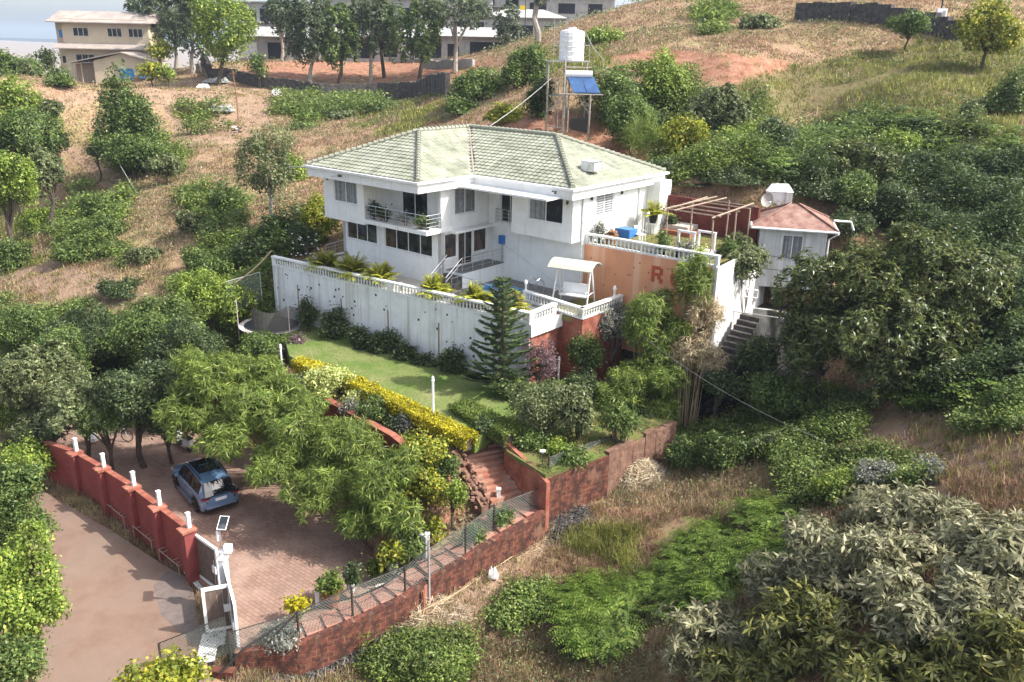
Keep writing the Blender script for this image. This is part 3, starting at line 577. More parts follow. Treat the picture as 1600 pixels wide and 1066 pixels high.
    ferns([[(1190, 240), (1330, 176), (1480, 185), (1600, 205), (1600, 250), (1400, 270), (1200, 285)]]+FERN_FAR[1:], 12000, 30, 90, 1.15, 6, 'ferns', 'l_fern', 'sunlit green bracken band across the hillside', 10)
    # short lawn blades along the sunlit lawn
    lx = []
    bb = np.array([p[:2] for p in LAWN]); X = rng.uniform(bb[:, 0].min(), bb[:, 0].max(), 26000); Y = rng.uniform(bb[:, 1].min(), bb[:, 1].max(), 26000); k = inpoly(X, Y, LAWN); X, Y = X[k], Y[k]
    tufts('lawn_grass', X, Y, X*0+LZ+.02, X*0+.05, X*0+.018, 2, 'l_lawn', X*0+.05, 'short mown grass of the garden lawn', 'grass', .5)
    bb = np.array([p[:2] for p in LAWNB]); X = rng.uniform(bb[:, 0].min(), bb[:, 0].max(), 9000); Y = rng.uniform(bb[:, 1].min(), bb[:, 1].max(), 9000); k = inpoly(X, Y, LAWNB) & (vnoise(X, Y, .9, 3) > .35); X, Y = X[k], Y[k]
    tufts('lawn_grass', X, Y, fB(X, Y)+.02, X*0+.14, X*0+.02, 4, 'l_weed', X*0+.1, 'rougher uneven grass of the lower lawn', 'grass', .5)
    bb = np.array([p[:2] for p in UPL]); X = rng.uniform(bb[:, 0].min(), bb[:, 0].max(), 7000); Y = rng.uniform(bb[:, 1].min(), bb[:, 1].max(), 7000); k = inpoly(X, Y, UPL); X, Y = X[k], Y[k]
    tufts('lawn_grass', X, Y, X*0+6.96, X*0+.08, X*0+.02, 3, 'l_grassgreen', X*0+.1, 'thin grass of the upper garden', 'grass', .5)
groundcover()

# ---------------------------------------------------------------- the villa (house frame: x along the front, y inward)
villa = thing('villa', 'large white two storey villa with pale green tiled roof', 'house', (OX, OY, 0), TH)
def run(mb, p0, p1, z0, z1, th, m, ops=()):
    """wall from p0 to p1, outward on the right, with openings (u0,u1,z0,z1)"""
    d = (p1[0]-p0[0], p1[1]-p0[1]); L = math.hypot(*d); u = 0
    for a, b, c, e in sorted(ops):
        if a > u: mb.obox(p0, d, u, a, -th, 0, z0, z1, m)
        if c > z0: mb.obox(p0, d, a, b, -th, 0, z0, c, m)
        if e < z1: mb.obox(p0, d, a, b, -th, 0, e, z1, m)
        u = b
    if u < L: mb.obox(p0, d, u, L, -th, 0, z0, z1, m)
def window(p0, d, u0, u1, z0, z1, n, glass, parent, name='window', rec=.07, fw=.05, label=None, split=None):
    f = MB(); f.obox(p0, d, u0, u1, -rec-.05, -rec+.015, z0, z0+fw, 'white_paint'); f.obox(p0, d, u0, u1, -rec-.05, -rec+.015, z1-fw, z1, 'white_paint')
    f.obox(p0, d, u0-.06, u1+.06, 0, .05, z0-.06, z0, 'white_paint')
    for i in range(n+1):
        u = u0+(u1-u0)*i/n; a = max(u0, u-fw/2); b = min(u1, u+fw/2)
        if i == 0: b = u0+fw
        if i == n: a = u1-fw
        f.obox(p0, d, a, b, -rec-.05, -rec+.012, z0+fw, z1-fw, 'white_paint')
    fo = f.build(name, parent)
    if label: fo['label'] = label
    for i in range(n):
        g = MB(); a = u0+(u1-u0)*i/n; b = u0+(u1-u0)*(i+1)/n; gm = glass[i % len(glass)] if isinstance(glass, list) else glass
        g.obox(p0, d, a+fw/2+.003, b-fw/2-.003, -rec-.02, -rec-.01, z0+fw+.003, z1-fw-.003, gm); g.build('pane', fo)
    return fo
wl = MB(); WP = 'white_paint'
run(wl, (-8.6, 0), (0, 0), 3.9, 7.15, .25, WP, [(.36, 3.15, 5.56, 6.85), (3.83, 7.85, 5.54, 6.83)])
run(wl, (0, 0), (0, 4.0), 3.9, 7.15, .25, WP, [(.3, 1.32, 5.5, 6.95), (1.42, 2.66, 4.92, 6.9), (2.76, 3.9, 5.5, 6.95)])
run(wl, (-8.6, 9), (-8.6, 0), 3.9, 7.15, .25, WP)
run(wl, (.003, 4.0), (7.05, 4.0), 3.9, 7.3, .25, WP)
wl.build('wall', villa)
w2 = MB()
# upper left: projecting window box, recessed balcony, right face
run(w2, (-8.66, -1.3), (-5.0, -1.3), 7.0, 9.78, .22, WP, [(.95, 3.05, 8.1, 9.5)]); w2.box(-8.66, -5.0, -1.08, 0, 7.0, 7.2, WP)
run(w2, (-8.66, 9), (-8.66, -1.08), 7.15, 9.78, .2, WP); w2.box(-5.2, -5.0, -1.08, .8, 7.2, 9.78, WP)
run(w2, (-5.0, .8), (-.2, .8), 7.35, 9.78, .2, WP, [(.95, 3.1, 7.4, 9.35)])
w2.box(-5.0, .12, -1.3, .8, 7.12, 7.35, 'white_paint')
run(w2, (0, -.02), (0, 3.98), 7.16, 9.78, .2, WP, [(1.15, 2.95, 7.95, 9.45)]); w2.box(0, .55, .6, 4.0, 7.0, 7.14, WP)
# right wing upper
run(w2, (.003, 4.0), (2.72, 4.0), 7.3, 9.78, .25, WP, [(.95, 2.35, 7.36, 9.45)])
run(w2, (2.72, 2.9), (6.95, 2.9), 7.12, 9.78, .2, WP, [(1.2, 3.55, 8.05, 9.5)]); w2.box(2.72, 6.95, 3.1, 3.98, 7.12, 7.3, WP); w2.box(2.72, 2.92, 3.1, 4.0, 7.3, 9.78, WP); w2.box(6.75, 6.95, 3.1, 3.98, 7.3, 9.78, WP)
run(w2, (7.05, 3.75), (7.05, 10.3), 6.9, 9.78, .25, WP, [(1.2, 2.95, 8.35, 9.55)])
run(w2, (7.05, 10.305), (7.9, 10.3), 6.9, 9.78, .2, WP); run(w2, (7.9, 10.3), (7.9, 11.6), 6.9, 9.78, .2, WP); w2.box(7.0, 7.08, 3.7, 3.76, 3.9, 9.78, 'balustrade_white')
run(w2, (7.7, 11.6), (-8.66, 11.6), 7.1, 9.78, .2, WP); w2.box(-8.4, 6.7, .9, 11.3, 9.6, 9.7, WP); w2.box(-8.4, 6.7, 4.4, 11.3, 7.2, 7.3, WP)
w2.build('upper_wall', villa)
DG, CG, BG = 'dark_glass', 'curtain_glass', 'brown_glass'
window((-8.6, 0), (1, 0), .36, 3.15, 5.56, 6.85, 3, [BG, DG, DG], villa); window((-8.6, 0), (1, 0), 3.83, 7.85, 5.54, 6.83, 4, [BG, DG, DG, DG], villa)
window((-8.66, -1.3), (1, 0), .95, 3.05, 8.1, 9.5, 2, CG, villa, label='pale curtained window in the projecting left bay')
window((0, 0), (0, 1), .3, 1.32, 5.5, 6.95, 1, BG, villa); window((0, 0), (0, 1), 2.76, 3.9, 5.5, 6.95, 1, 'tan_basket' if 0 else BG, villa)
window((0, 0), (0, 1), 1.42, 2.66, 4.92, 6.9, 2, BG, villa, 'glass_door', label='double glass terrace door at the top of the steps')
window((-5.0, .8), (1, 0), .95, 3.1, 7.4, 9.35, 2, DG, villa, 'balcony_door', label='dark sliding balcony door')
window((0, -.02), (0, 1), 1.15, 2.95, 7.95, 9.45, 2, CG, villa); window((.003, 4.0), (1, 0), .95, 2.35, 7.36, 9.45, 2, DG, villa, 'balcony_door', label='narrow dark door behind the small railing')
window((2.72, 2.9), (1, 0), 1.2, 3.55, 8.05, 9.5, 2, [CG, DG], villa, label='large window in the projecting right bay')
sw = window((7.05, 3.75), (0, 1), 1.2, 2.95, 8.35, 9.55, 2, CG, villa, label='barred window in the sunlit side wall')
g = MB()
for k in range(9): g.obox((7.05, 3.75), (0, 1), 1.2, 2.95, .02, .035, 8.42+k*.13, 8.44+k*.13, 'white_paint')
g.build('grille', sw)
# eaves slab and fascia
ev = MB(); EO = [(-8.9, -2.2), (.45, -2.2), (.45, 2.18), (7.4, 2.18), (7.4, 11.6), (-8.9, 11.6)]
ev.prism([(-8.92, -2.22), (.47, -2.22), (.47, 2.16), (7.42, 2.16), (7.42, 11.6), (-8.92, 11.6)], 9.58, 10.08, WP); ev.prism([(-9.1, -2.4), (.65, -2.4), (.65, 1.98), (7.6, 1.98), (7.6, 11.8), (-9.1, 11.8)], 10.08, 10.2, WP); ev.build('eaves', villa)
# tiled roof: overlapping courses of rolled tiles on every face
def roof():
    A1, A2, A3 = (-4.22, 2.48, 12.22), (-4.22, 6.9, 12.22), (2.7, 6.9, 12.22); e = [(x, y, 10.2) for x, y in EO]; E1, E2, E3, E4, E5, E6 = e
    faces = [([E1, E2, A1], (1, 0)), ([E2, E3, A2, A1], (0, 1)), ([E3, E4, A3, A2], (1, 0)), ([E4, E5, A3], (0, 1)), ([E5, E6, A2, A3], (-1, 0)), ([E6, E1, A1, A2], (0, -1))]
    mb = MB()
    for poly, d in faces:
        o = np.array(poly[0][:2]); d = np.array(d, float); n = np.array([-d[1], d[0]]); q = [((np.array(p[:2])-o)@d, (np.array(p[:2])-o)@n) for p in poly]; H = max(b for a, b in q); rise = 2.02/H; C = .31; k = 0; vv = []; ff = []
        def span(h):
            xs = []
            for i in range(len(q)):
                (a0, b0), (a1, b1) = q[i], q[(i+1) % len(q)]
                if abs(b1-b0) > 1e-6 and min(b0, b1)-1e-6 <= h <= max(b0, b1)+1e-6: xs.append(a0+(a1-a0)*(h-b0)/(b1-b0))
            return (min(xs), max(xs)) if xs else None
        while k*C < H-.02:
            h0, h1 = k*C, min(H-.001, (k+1)*C+.03); s0, s1 = span(min(h0, H-.001)), span(min(h1, H-.001)); k += 1
            if not s0 or not s1: continue
            W0 = s0[1]-s0[0]; nn = max(2, int(W0/.085)); base = len(vv)
            for i in range(nn+1):
                f_ = i/nn; u0 = s0[0]+W0*f_; u1 = min(max(u0, s1[0]), s1[1]); roll = .02*math.cos(2*math.pi*u0/.34+ (k % 2)*0)+.004*math.sin(k*5.1+u0*1.7)
                j_ = .008*math.sin(k*12.9+int(u0/.34)*78.2)
                for (u, h, lift) in ((u0, h0-.02, .015+roll*.3), (u0, h0-.02, .07+roll+j_), (u1, h1, .025+roll)):
                    p = o+d*u+n*h; vv.append((p[0], p[1], 10.2+max(h, 0)*rise+lift))
            for i in range(nn):
                a = base+i*3; b = a+3; ff += [(a, b, b+1, a+1), (a+1, b+1, b+2, a+2)]
        mb.add(vv, ff, 'roof_tile')
    r = mb.build('roof', villa); cp = MB()
    for a, b in [(E1, A1), (E2, A1), (E4, A3), (E5, A3), (E6, A2), (A1, A2), (A2, A3)]:
        a, b = Vector(a), Vector(b); L = (b-a).length; n = int(L/.33)
        for i in range(n):
            p0 = a.lerp(b, i/n); p1 = a.lerp(b, (i+1.1)/n); up = Vector((0, 0, .07)); cp.tube([p0+up+Vector((0, 0, .035)), p1+up], [.135, .095], 'ridge_tile', 8)
    cp.build('ridge_cap', r)
    v = MB(); v.tube([Vector(E3)+Vector((0, 0, .05)), Vector(A2)+Vector((0, 0, .03))], .06, 'tin_roof', 5); v.build('valley_gutter', r)
roof()
def rail(mb, pts, h, n, m='steel', post=1.0, r=.022, mid=3):
    for (a, b) in zip(pts, pts[1:]):
        a, b = Vector(a), Vector(b); L = (b-a).length; k = max(1, round(L/post))
        for i in range(k+1):
            p = a.lerp(b, i/k); mb.tube([p, p+Vector((0, 0, h))], r, m, 6)
        mb.tube([a+Vector((0, 0, h)), b+Vector((0, 0, h))], r*1.25, m, 6)
        for j in range(mid): z = h*(j+1)/(mid+1); mb.tube([a+Vector((0, 0, z)), b+Vector((0, 0, z))], r*.6, m, 5)
m = MB(); rail(m, [(-4.9, -1.22, 7.35), (.05, -1.22, 7.35), (.05, -.05, 7.35)], .85, 0, post=.85); m.build('balcony_railing', villa)
m = MB(); rail(m, [(.95, 3.78, 7.3), (.95, 3.6, 7.3), (2.4, 3.6, 7.3), (2.4, 3.78, 7.3)], .85, 0, post=.5); m.build('small_railing', villa)
m = MB()
for x, y, z in [(-8.2, -1.36, 9.4), (-4.6, .72, 9.4), (-.6, .72, 9.4), (3.3, 2.84, 9.45), (6.6, 2.84, 9.3)]: m = MB(); m.lathe([(.05, 0), (.08, .08), (.05, .2)], (x, y, z-.1), 'dark_metal', 8); m.build('wall_lamp', villa)
for x, y in [(7.12, 4.4), (7.12, 7.4)]: m = MB(); m.lathe([(.05, 0), (.08, .08), (.05, .2)], (x, y, 9.3), 'dark_metal', 8); m.build('wall_lamp', villa)
m = MB()
for x, y, dx, dy in [(-5.6, -2.45, -.5, -.25), (6.4, 1.95, .1, -.35)]: m = MB(); m.box(x-.12, x+.12, y-.1, y, 9.86, 10.0, 'dark_metal'); m.tube([(x, y, 9.95), (x+dx, y+dy, 9.9)], .05, 'steel', 6); m.build('security_camera', villa)
m = MB(); m.tube([(-9.05, -1.9, 10.0), (-10.2, -2.6, 10.0)], .03, 'steel', 5); m.build('spout', villa); m = MB(); m.tube([(7.12, 9.3, 6.95), (7.12, 9.3, 9.7)], .05, WP, 6); m.build('gutter_pipe', villa)
# terrace in front of the glass doors
m = MB(); m.box(.003, 1.3, .35, 3.995, 3.9, 4.9, WP); m.box(-.0+.003, 1.34, .33, 3.99, 4.9, 4.93, 'grey_tile')
for k in range(5): m.box(.01, 1.3, .35-.24*(k+1), .35-.24*k-.003, 3.9, 4.9-.165*(k+1), 'dark_step')
m.build('entrance_steps', villa)
m = MB(); rail(m, [(1.25, .4, 4.93), (1.25, 3.9, 4.93)], .85, 0, post=.9)
for x in (.1, 1.25):
    m.tube([(x, .35, 5.78), (x, -.95, 4.9)], .025, 'steel', 6); m.tube([(x, .3, 5.5), (x, -.95, 4.65)], .014, 'steel', 6)
    for t in (0, -.45, -.95): m.tube([(x, t, 4.0), (x, t, 5.55+t*.67)], .02, 'steel', 6)
m.build('terrace_railing', villa)
# garden side steps on the left of the villa
m = MB()
for k in range(7): m.box(-10.0, -8.7, 1.2+.32*k, 1.2+.32*(k+1)-.003, 3.9, 4.1+.17*(k+1), 'dark_step')
rail(m, [(-10.05, 1.2, 4.1), (-10.05, 3.4, 5.3)], .85, 0, post=.7); rail(m, [(-10.05, -.3, 4.0), (-10.05, 1.2, 4.1)], .85, 0, post=.7); m.build('side_steps', villa)
# ventilator box on the roof
v = thing('ventilator', 'white sheet metal box with open frame on the roof edge', 'ventilator', (*W(6.4, 5.2), 10.75), TH)
m = MB(); m.box(-.4, .4, -.4, .4, 0, .55, 'balustrade_white'); m.build('housing', v)
m = MB(); m.tube([(.43, -.38, .05), (.43, .38, .05), (.43, .38, .52), (.43, -.38, .52), (.43, -.38, .05)], .03, 'steel', 5); m.tube([(0, -.43, .05), (.38, -.43, .52)], .02, 'steel', 5); m.build('frame', v)
m = MB(); m.box(.25, .7, .9, 1.6, -.25, -.22, WP); tag(m.build('skylight_panel', None), 'flat white panel lying on the roof beside the ventilator', 'panel'); bpy.data.objects['skylight_panel'].location = (*W(6.3, 5.3), 10.86); bpy.data.objects['skylight_panel'].rotation_euler = (0, .35, TH)
t = MB(); t.box(-8.0, -7.0, 0, .7, 10.2, 10.75, 'pale_stone'); o = t.build('roof_tank'); o.location = (*W(0, 3.6), 0); o.rotation_euler = (0, 0, TH); tag(o, 'small pale box behind the left roof slope', 'box')

# ---------------------------------------------------------------- pool terrace and its retaining walls (house frame)
def hthing(name, label, cat, s, t, z, group=None, rz=0): return thing(name, label, cat, (*W(s, t), z), TH+rz, group)
dk = hthing('pool_terrace', 'grey tiled pool terrace in front of the villa', 'terrace', 0, 0, 0)
m = MB(); PZ = [(.9, .75), (5.2, .15), (5.2, 3.0), (2.6, 3.5), (1.5, 3.6)]
POOL = [(1.55, .2), (5.0, -.1), (5.2, 2.6), (1.75, 2.9)]
out = [(-10.75, -3.65), (8.0, -2.0), (7.95, .6), (9.5, .4), (9.6, 4.0), (7.05, 4.0)]
# floor laid as strips round the pool
m.prism([(-10.7, -3.6), (1.5, -2.55), (1.5, .2), (-.0, .35), (0, 0), (-10.7, 0)], 3.7, 4.0, 'pale_stone')
m.prism([(1.503, -2.55), (8.0, -2.0), (7.95, .5), (5.003, -.1), (1.503, .2)], 3.7, 4.0, 'grey_tile')
m.prism([(1.31, .36), (1.55, .21), (1.75, 2.9), (5.2, 2.6), (5.003, -.098), (7.2, .3), (7.2, 3.99), (1.31, 3.99)], 3.7, 4.0, 'grey_tile')
m.prism([(7.203, .36), (9.5, .4), (9.6, 4.0), (7.203, 3.99)], 3.7, 3.97, 'lawn_dry')
m.prism([(-10.7, .003), (-8.7, .003), (-8.7, 9), (-10.7, 9)], 3.7, 4.0, 'pale_stone'); m.build('floor', dk)
pl = hthing('swimming_pool', 'small blue tiled swimming pool with pale coping', 'pool', 0, 0, 0)
m = MB(); m.prism(POOL, 3.3, 3.72, 'pool_tile')
for a, b in zip(POOL, POOL[1:]+POOL[:1]):
    m.obox(a, (b[0]-a[0], b[1]-a[1]), 0, math.dist(a, b), -.12, .0, 3.7, 4.02, 'pool_tile')
m.build('basin', pl)
wm = bpy.data.materials.new('pool_water'); wm.use_nodes = True; b_ = wm.node_tree.nodes['Principled BSDF']; b_.inputs['Base Color'].default_value = (.5, .8, .92, 1); b_.inputs['Transmission Weight'].default_value = .9; b_.inputs['Roughness'].default_value = .03; b_.inputs['IOR'].default_value = 1.33; MATS['pool_water'] = wm
m = MB(); m.prism([(1.68, .32), (4.9, .03), (5.07, 2.5), (1.86, 2.78)], 3.88, 3.9, 'pool_water'); m.build('water', pl)
m = MB()
for i in range(1, 3): m.box(1.8+i*1.05, 1.86+i*1.05, .15, 2.7, 3.93, 3.95, 'pale_stone')
m.build('lane_bar', pl)
m = MB()
for x in (4.6, 5.1): m.tube([(x, 2.2, 4.0), (x, 2.2, 4.75), (x, 2.6, 4.9), (x, 3.0, 4.6), (x, 3.0, 3.8)], .025, 'steel', 6)
m.build('ladder_rail', pl)
r_ = hthing('pool_railing', 'thin steel railing between the steps and the pool', 'railing', 0, 0, 0)
m = MB(); rail(m, [(1.35, -.6, 4.0), (1.35, .2, 4.0), (3.9, -.15, 4.0)], .8, 0, post=1.2, mid=1, r=.018); m.build('rail', r_)
sh = hthing('pool_shower', 'blue box on a steel pole beside the terrace rail', 'pool fitting', 1.2, 3.9, 4.9)
m = MB(); m.tube([(0, 0, 0), (0, 0, 1.3)], .03, 'steel', 6); m.build('pole', sh); m = MB(); m.box(-.16, .16, -.14, .1, 1.15, 1.65, 'blue_plastic'); m.box(-.12, .12, -.17, -.14, 1.2, 1.55, 'blue_plastic'); m.build('box', sh)
m = MB(); m.tube([(.05, -.08, 1.2), (5.0, -.15, -.8)], .012, 'steel', 5); m.build('hose', sh)

def bal_mesh():
    m = MB(); m.lathe([(.05, 0), (.05, .05), (.03, .08), (.065, .2), (.045, .3), (.028, .36), (.05, .42)], (0, 0, 0), 'balustrade_white', 6); o = m.build('baluster', smooth=True); me = o.data; bpy.data.objects.remove(o); return me
BALM = bal_mesh()
def balustrade(pts, z, label, group='white balustrades of the terraces', gap=.22, rot=0, posts=(), m_='balustrade_white', h=.6, cap_w=.14, name='balustrade'):
    """pts in house frame"""
    r0 = hthing(name, label, 'balustrade', pts[0][0], pts[0][1], z, group); n_tot = 0; o0 = np.array(pts[0]); m = MB(); b = MB()
    for a, c in zip(pts, pts[1:]):
        a = np.array(a)-o0; c = np.array(c)-o0; d = c-a; L = math.hypot(*d); m.obox(tuple(a), tuple(d), -cap_w*.8, L+cap_w*.8, -cap_w, cap_w, h-.1, h, m_); b.obox(tuple(a), tuple(d), -cap_w*.6, L+cap_w*.6, -cap_w*.85, cap_w*.85, 0, .08, m_)
        k = int(L/gap)
        for i in range(k):
            if n_tot >= 98: continue
            p = a+d*((i+.5)/k); o = bpy.data.objects.new('baluster', BALM); col.objects.link(o); o.parent = r0; o.location = (p[0], p[1], .08); o.scale = (1, 1, (h-.18)/.42); n_tot += 1
        for q in (a, c): m.box(q[0]-.1, q[0]+.1, q[1]-.1, q[1]+.1, .08, h-.1, m_)
    m.build('handrail', r0); b.build('bottom_rail', r0); return r0
def rwall(pts, z0, z1, th, mt, label, cat='retaining wall', name='retaining_wall', holes=0, extra=None, band=None, zf0=None):
    r0 = hthing(name, label, cat, pts[0][0], pts[0][1], 0); o0 = np.array(pts[0]); m = MB(); hm = MB()
    for i, (a, c) in enumerate(zip(pts, pts[1:])):
        a = np.array(a)-o0; c = np.array(c)-o0; d = c-a; L = math.hypot(*d)
        m.obox(tuple(a), tuple(d), 0 if i == 0 else .002, L, -th, 0, z0, z1, mt)
        if holes:
            rr = random.Random(5)
            for k in range(int(L*holes)):
                u, v = rr.uniform(.3, L-.3), rr.uniform(z0+.9, z1-.35); s = rr.uniform(.035, .07)
                hm.obox(tuple(a), tuple(d), u-s, u+s, -.01, .006, v-s, v+s, 'burnt')
            if i == 0:
                u = 2.2
                while u < L-1: hm.obox(tuple(a), tuple(d), u-.05, u+.05, -.01, .012, z0, z1-rr.uniform(.5, 1.3), 'twig'); u += 3.7
    w_ = m.build('wall', r0)
    if holes: hm.build('weep_hole', w_)
    return r0
FW = [(-10.9, -3.8), (8.2, -2.14)]
rwall([(-9.6, 4.0), (-10.9, -3.8)], -.5, 4.0, .3, 'weathered_white', 'narrow white left end of the pool terrace wall')
rwall(FW, -.5, 4.0, .3, 'weathered_white', 'long tall white retaining wall below the pool terrace with dark weep holes', holes=3.2)
rwall([(8.203, -2.14), (8.1, .5)], -.5, 4.0, .3, 'red_plaster', 'short reddish end wall below the terrace beside the tall conifer')
rwall([(8.11, .5), (9.7, .3), (9.8, 4.1)], -.8, 3.97, .3, 'red_plaster', 'dark red wall below the swing lawn')
balustrade([(-10.8, -3.72), (-1.3, -2.87)], 4.0, 'left half of the long white balustrade, behind the palms nearest the trampoline')
balustrade([(-1.1, -2.85), (8.1, -2.04)], 4.0, 'right half of the long white balustrade, beside the pool')
balustrade([(8.1, -1.8), (8.0, .1)], 4.0, 'short white balustrade turning the corner above the conifer')
balustrade([(5.4, 1.0), (9.55, .45), (9.65, 3.85)], 4.0, 'white balustrade round the swing lawn')
m = MB(); m.obox((8.2, -2.14), (0, 1), -.02, 2.6, 0, .14, 3.35, 4.0, 'balustrade_white'); o = m.build('white_band'); o.parent = bpy.data.objects['balustrade.002']; o.location = (-8.1, 1.8, -4.0)
# orange wall with the painted letters, upper garden
ow = rwall([(7.06, 3.98), (14.9, 4.22)], 1.5, 6.95, .3, 'orange_plaster', 'orange painted retaining wall with large brown letters below the upper garden')
rr = random.Random(3); m = MB()
for k in range(26): u, v = rr.uniform(.4, 7.4), rr.uniform(4.4, 6.6); m.box(u-.03, u+.03, -.012+u*.0306, .006+u*.0306-.01, v-.03, v+.03, 'burnt')
m.build('weep_hole', ow)
m = MB(); m.box(.01, 7.8, .0, .05, 4.0, 4.35, 'orange_dark'); 
def letter(mb, segs, u, z, h): 
    for a, b, c, d in segs: mb.box(u+a*h, u+b*h, -.05, -.005, z+c*h, z+d*h, 'orange_dark')
lt = MB(); letter(lt, [(0, .2, 0, 1), (.2, .58, .8, 1), (.2, .58, .4, .58), (.55, .74, .5, .9), (.42, .62, .2, .42), (.54, .76, 0, .22)], 0, 0, .85)
o = lt.build('letter_r', ow); o.location = (4.25, .13, 5.62); o.rotation_euler = (0, 0, .0306)
lt = MB(); vs = []; n_ = 20
for rr_, yy in ((.45, -.05), (.26, -.05), (.45, -.005), (.26, -.005)):
    for k in range(n_): a = 2*math.pi*k/n_; vs.append((math.cos(a)*rr_*.9, yy, math.sin(a)*rr_))
fs = [];
for k in range(n_):
    j = (k+1) % n_; fs += [(k, j, n_+j, n_+k), (2*n_+k, 3*n_+k, 3*n_+j, 2*n_+j), (k, 2*n_+k, 2*n_+j, j), (n_+k, n_+j, 3*n_+j, 3*n_+k)]
lt.add(vs, fs, 'orange_dark'); o = lt.build('letter_o', ow); o.location = (5.75, .17, 6.0); o.rotation_euler = (0, 0, .0306)
rwall([(14.905, 4.22), (14.45, 11.6)], 1.0, 6.95, .25, 'weathered_white', 'white end wall beside the outdoor stairs')
m = MB(); m.box(14.86, 15.0, 4.1, 4.24, 1, 7.0, 'weathered_white'); o = m.build('corner_post', None); o.location = (*W(0, 0), 0); o.rotation_euler = (0, 0, TH); tag(o, 'white corner pier at the right end of the orange wall', 'pier')
balustrade([(7.15, 4.12), (14.8, 4.36)], 6.95, 'white balustrade on top of the orange wall', gap=.24)
rwall([(7.9, 11.3), (13.7, 11.2)], 6.8, 8.9, .25, 'dark_red', 'dark red garden back wall behind the timber pergola', name='garden_wall', cat='garden wall')
# palms in the planter along the balustrade
def palm(s, t, z, R, label, pot=None, n=26, group='areca palms along the terrace', seed=0, potm='terracotta'):
    r = random.Random(seed+int(s*31)); root = hthing('palm', label, 'palm', s, t, z, group); V = []; pz = .0
    if pot: mb = MB(); mb.lathe([(pot*.7, 0), (pot, pot*1.6), (pot*1.08, pot*1.6), (pot*1.08, pot*1.75), (pot*.9, pot*1.75)], (0, 0, 0), potm, 12); mb.build('pot', root); pz = pot*1.6
    st = MB(); rg = np.random.default_rng(seed+int(abs(s)*31))
    for i in range(n):
        az = r.uniform(0, 6.28); el = r.uniform(.6, 1.45); L = R*r.uniform(.8, 1.15); pts = []
        for k in range(9): t_ = k/8; pts.append(Vector((math.cos(az)*math.cos(el)*L*t_*(1+.25*t_), math.sin(az)*math.cos(el)*L*t_*(1+.25*t_), pz+math.sin(el)*L*t_*1.05-.62*L*t_*t_*math.cos(el))))
        st.tube(pts, [.014, .013, .012, .011, .01, .008, .006, .004, .002], 'bamboo_cane', 4)
        for k in range(2, 9):
            p = pts[k]; tg = (pts[k]-pts[k-1]).normalized(); sd = tg.cross(Vector((0, 0, 1))).normalized()
            for hh in (0, .5):
                for sg in (-1, 1):
                    d = sd*sg+tg*.7-Vector((0, 0, .25)); q = p-(p-pts[k-1])*hh; ll = L*.34*(1.1-abs(k/8-.5)); v, _ = leaves(np.array([q]), np.array([d]), np.array([(0, 0, 1.)]), ll, .075, .1); V.append(v)
    V = np.concatenate(V); npmesh('fronds', V, np.arange(len(V)).reshape(-1, 4), 'l_palm', root); st.build('stems', root); return root
for i, (s, t, R, lab) in enumerate([(-6.9, -2.9, 1.15, 'green palm on the terrace, leftmost in the row'), (-4.7, -2.75, 1.2, 'palm below the balcony, second from the left'), (-2.5, -2.55, 1.05, 'yellow green palm just left of the terrace steps'),
                                    (1.4, -2.2, .95, 'palm right of the terrace steps by the balustrade'), (4.2, -1.95, .95, 'palm behind the conifer top by the pool'), (6.6, -1.7, .9, 'low palm at the right corner of the terrace')]):
    palm(s, t+.15, 4.25, R*1.1, lab, seed=i*7, n=50)
palm(8.2, 9.2, 6.95+.62, .95, 'potted palm on a white pedestal against the side wall', pot=.26, n=30, group=None, seed=90, potm='black_plastic')
# light bollards on the terrace edge
bm = MB(); bm.lathe([(.05, 0), (.05, .32)], (0, 0, 0), 'dark_metal', 8)
for i, (s, t, lab) in enumerate([(-3.6, -2.6, 'between the two left palms'), (-.9, -2.3, 'beside the bottom of the terrace steps'), (2.8, -2.0, 'between the palms near the pool'), (7.4, -1.6, 'at the right corner of the terrace')]):
    r0 = hthing('bollard_light', 'small dark bollard light with white cap '+lab, 'bollard light', s, t, 4.0, 'small bollard lights on the terrace')
    m = MB(); m.lathe([(.05, 0), (.05, .32)], (0, 0, 0), 'dark_metal', 8); m.build('post', r0); m = MB(); m.lathe([(.06, .32), (.075, .42), (.03, .5)], (0, 0, 0), 'lamp_white', 8); m.build('cap', r0)
for i, (s, t, z, lab) in enumerate([(5.4, 1.0, 4.6, 'white globe lamp on the balustrade beside the pool ladder'), (9.55, 3.4, 4.6, 'white lamp on the far corner of the swing lawn balustrade')]):
    r0 = hthing('post_lamp', lab, 'lamp', s, t, z); m = MB(); m.lathe([(.07, 0), (.05, .1), (.05, .3)], (0, 0, 0), 'lamp_white', 8); m.build('post', r0); m = MB(); m.lathe([(.06, .3), (.1, .4), (.08, .52), (.02, .58)], (0, 0, 0), 'lamp_white', 10); m.build('globe', r0)
tree('purple', 800, 470, 26, 20, 41.5, 'small red leaved shrub on the terrace beside the pool palm', 'shrub', 'shrub', base=(*W(5.4, -1.9), 4.0))
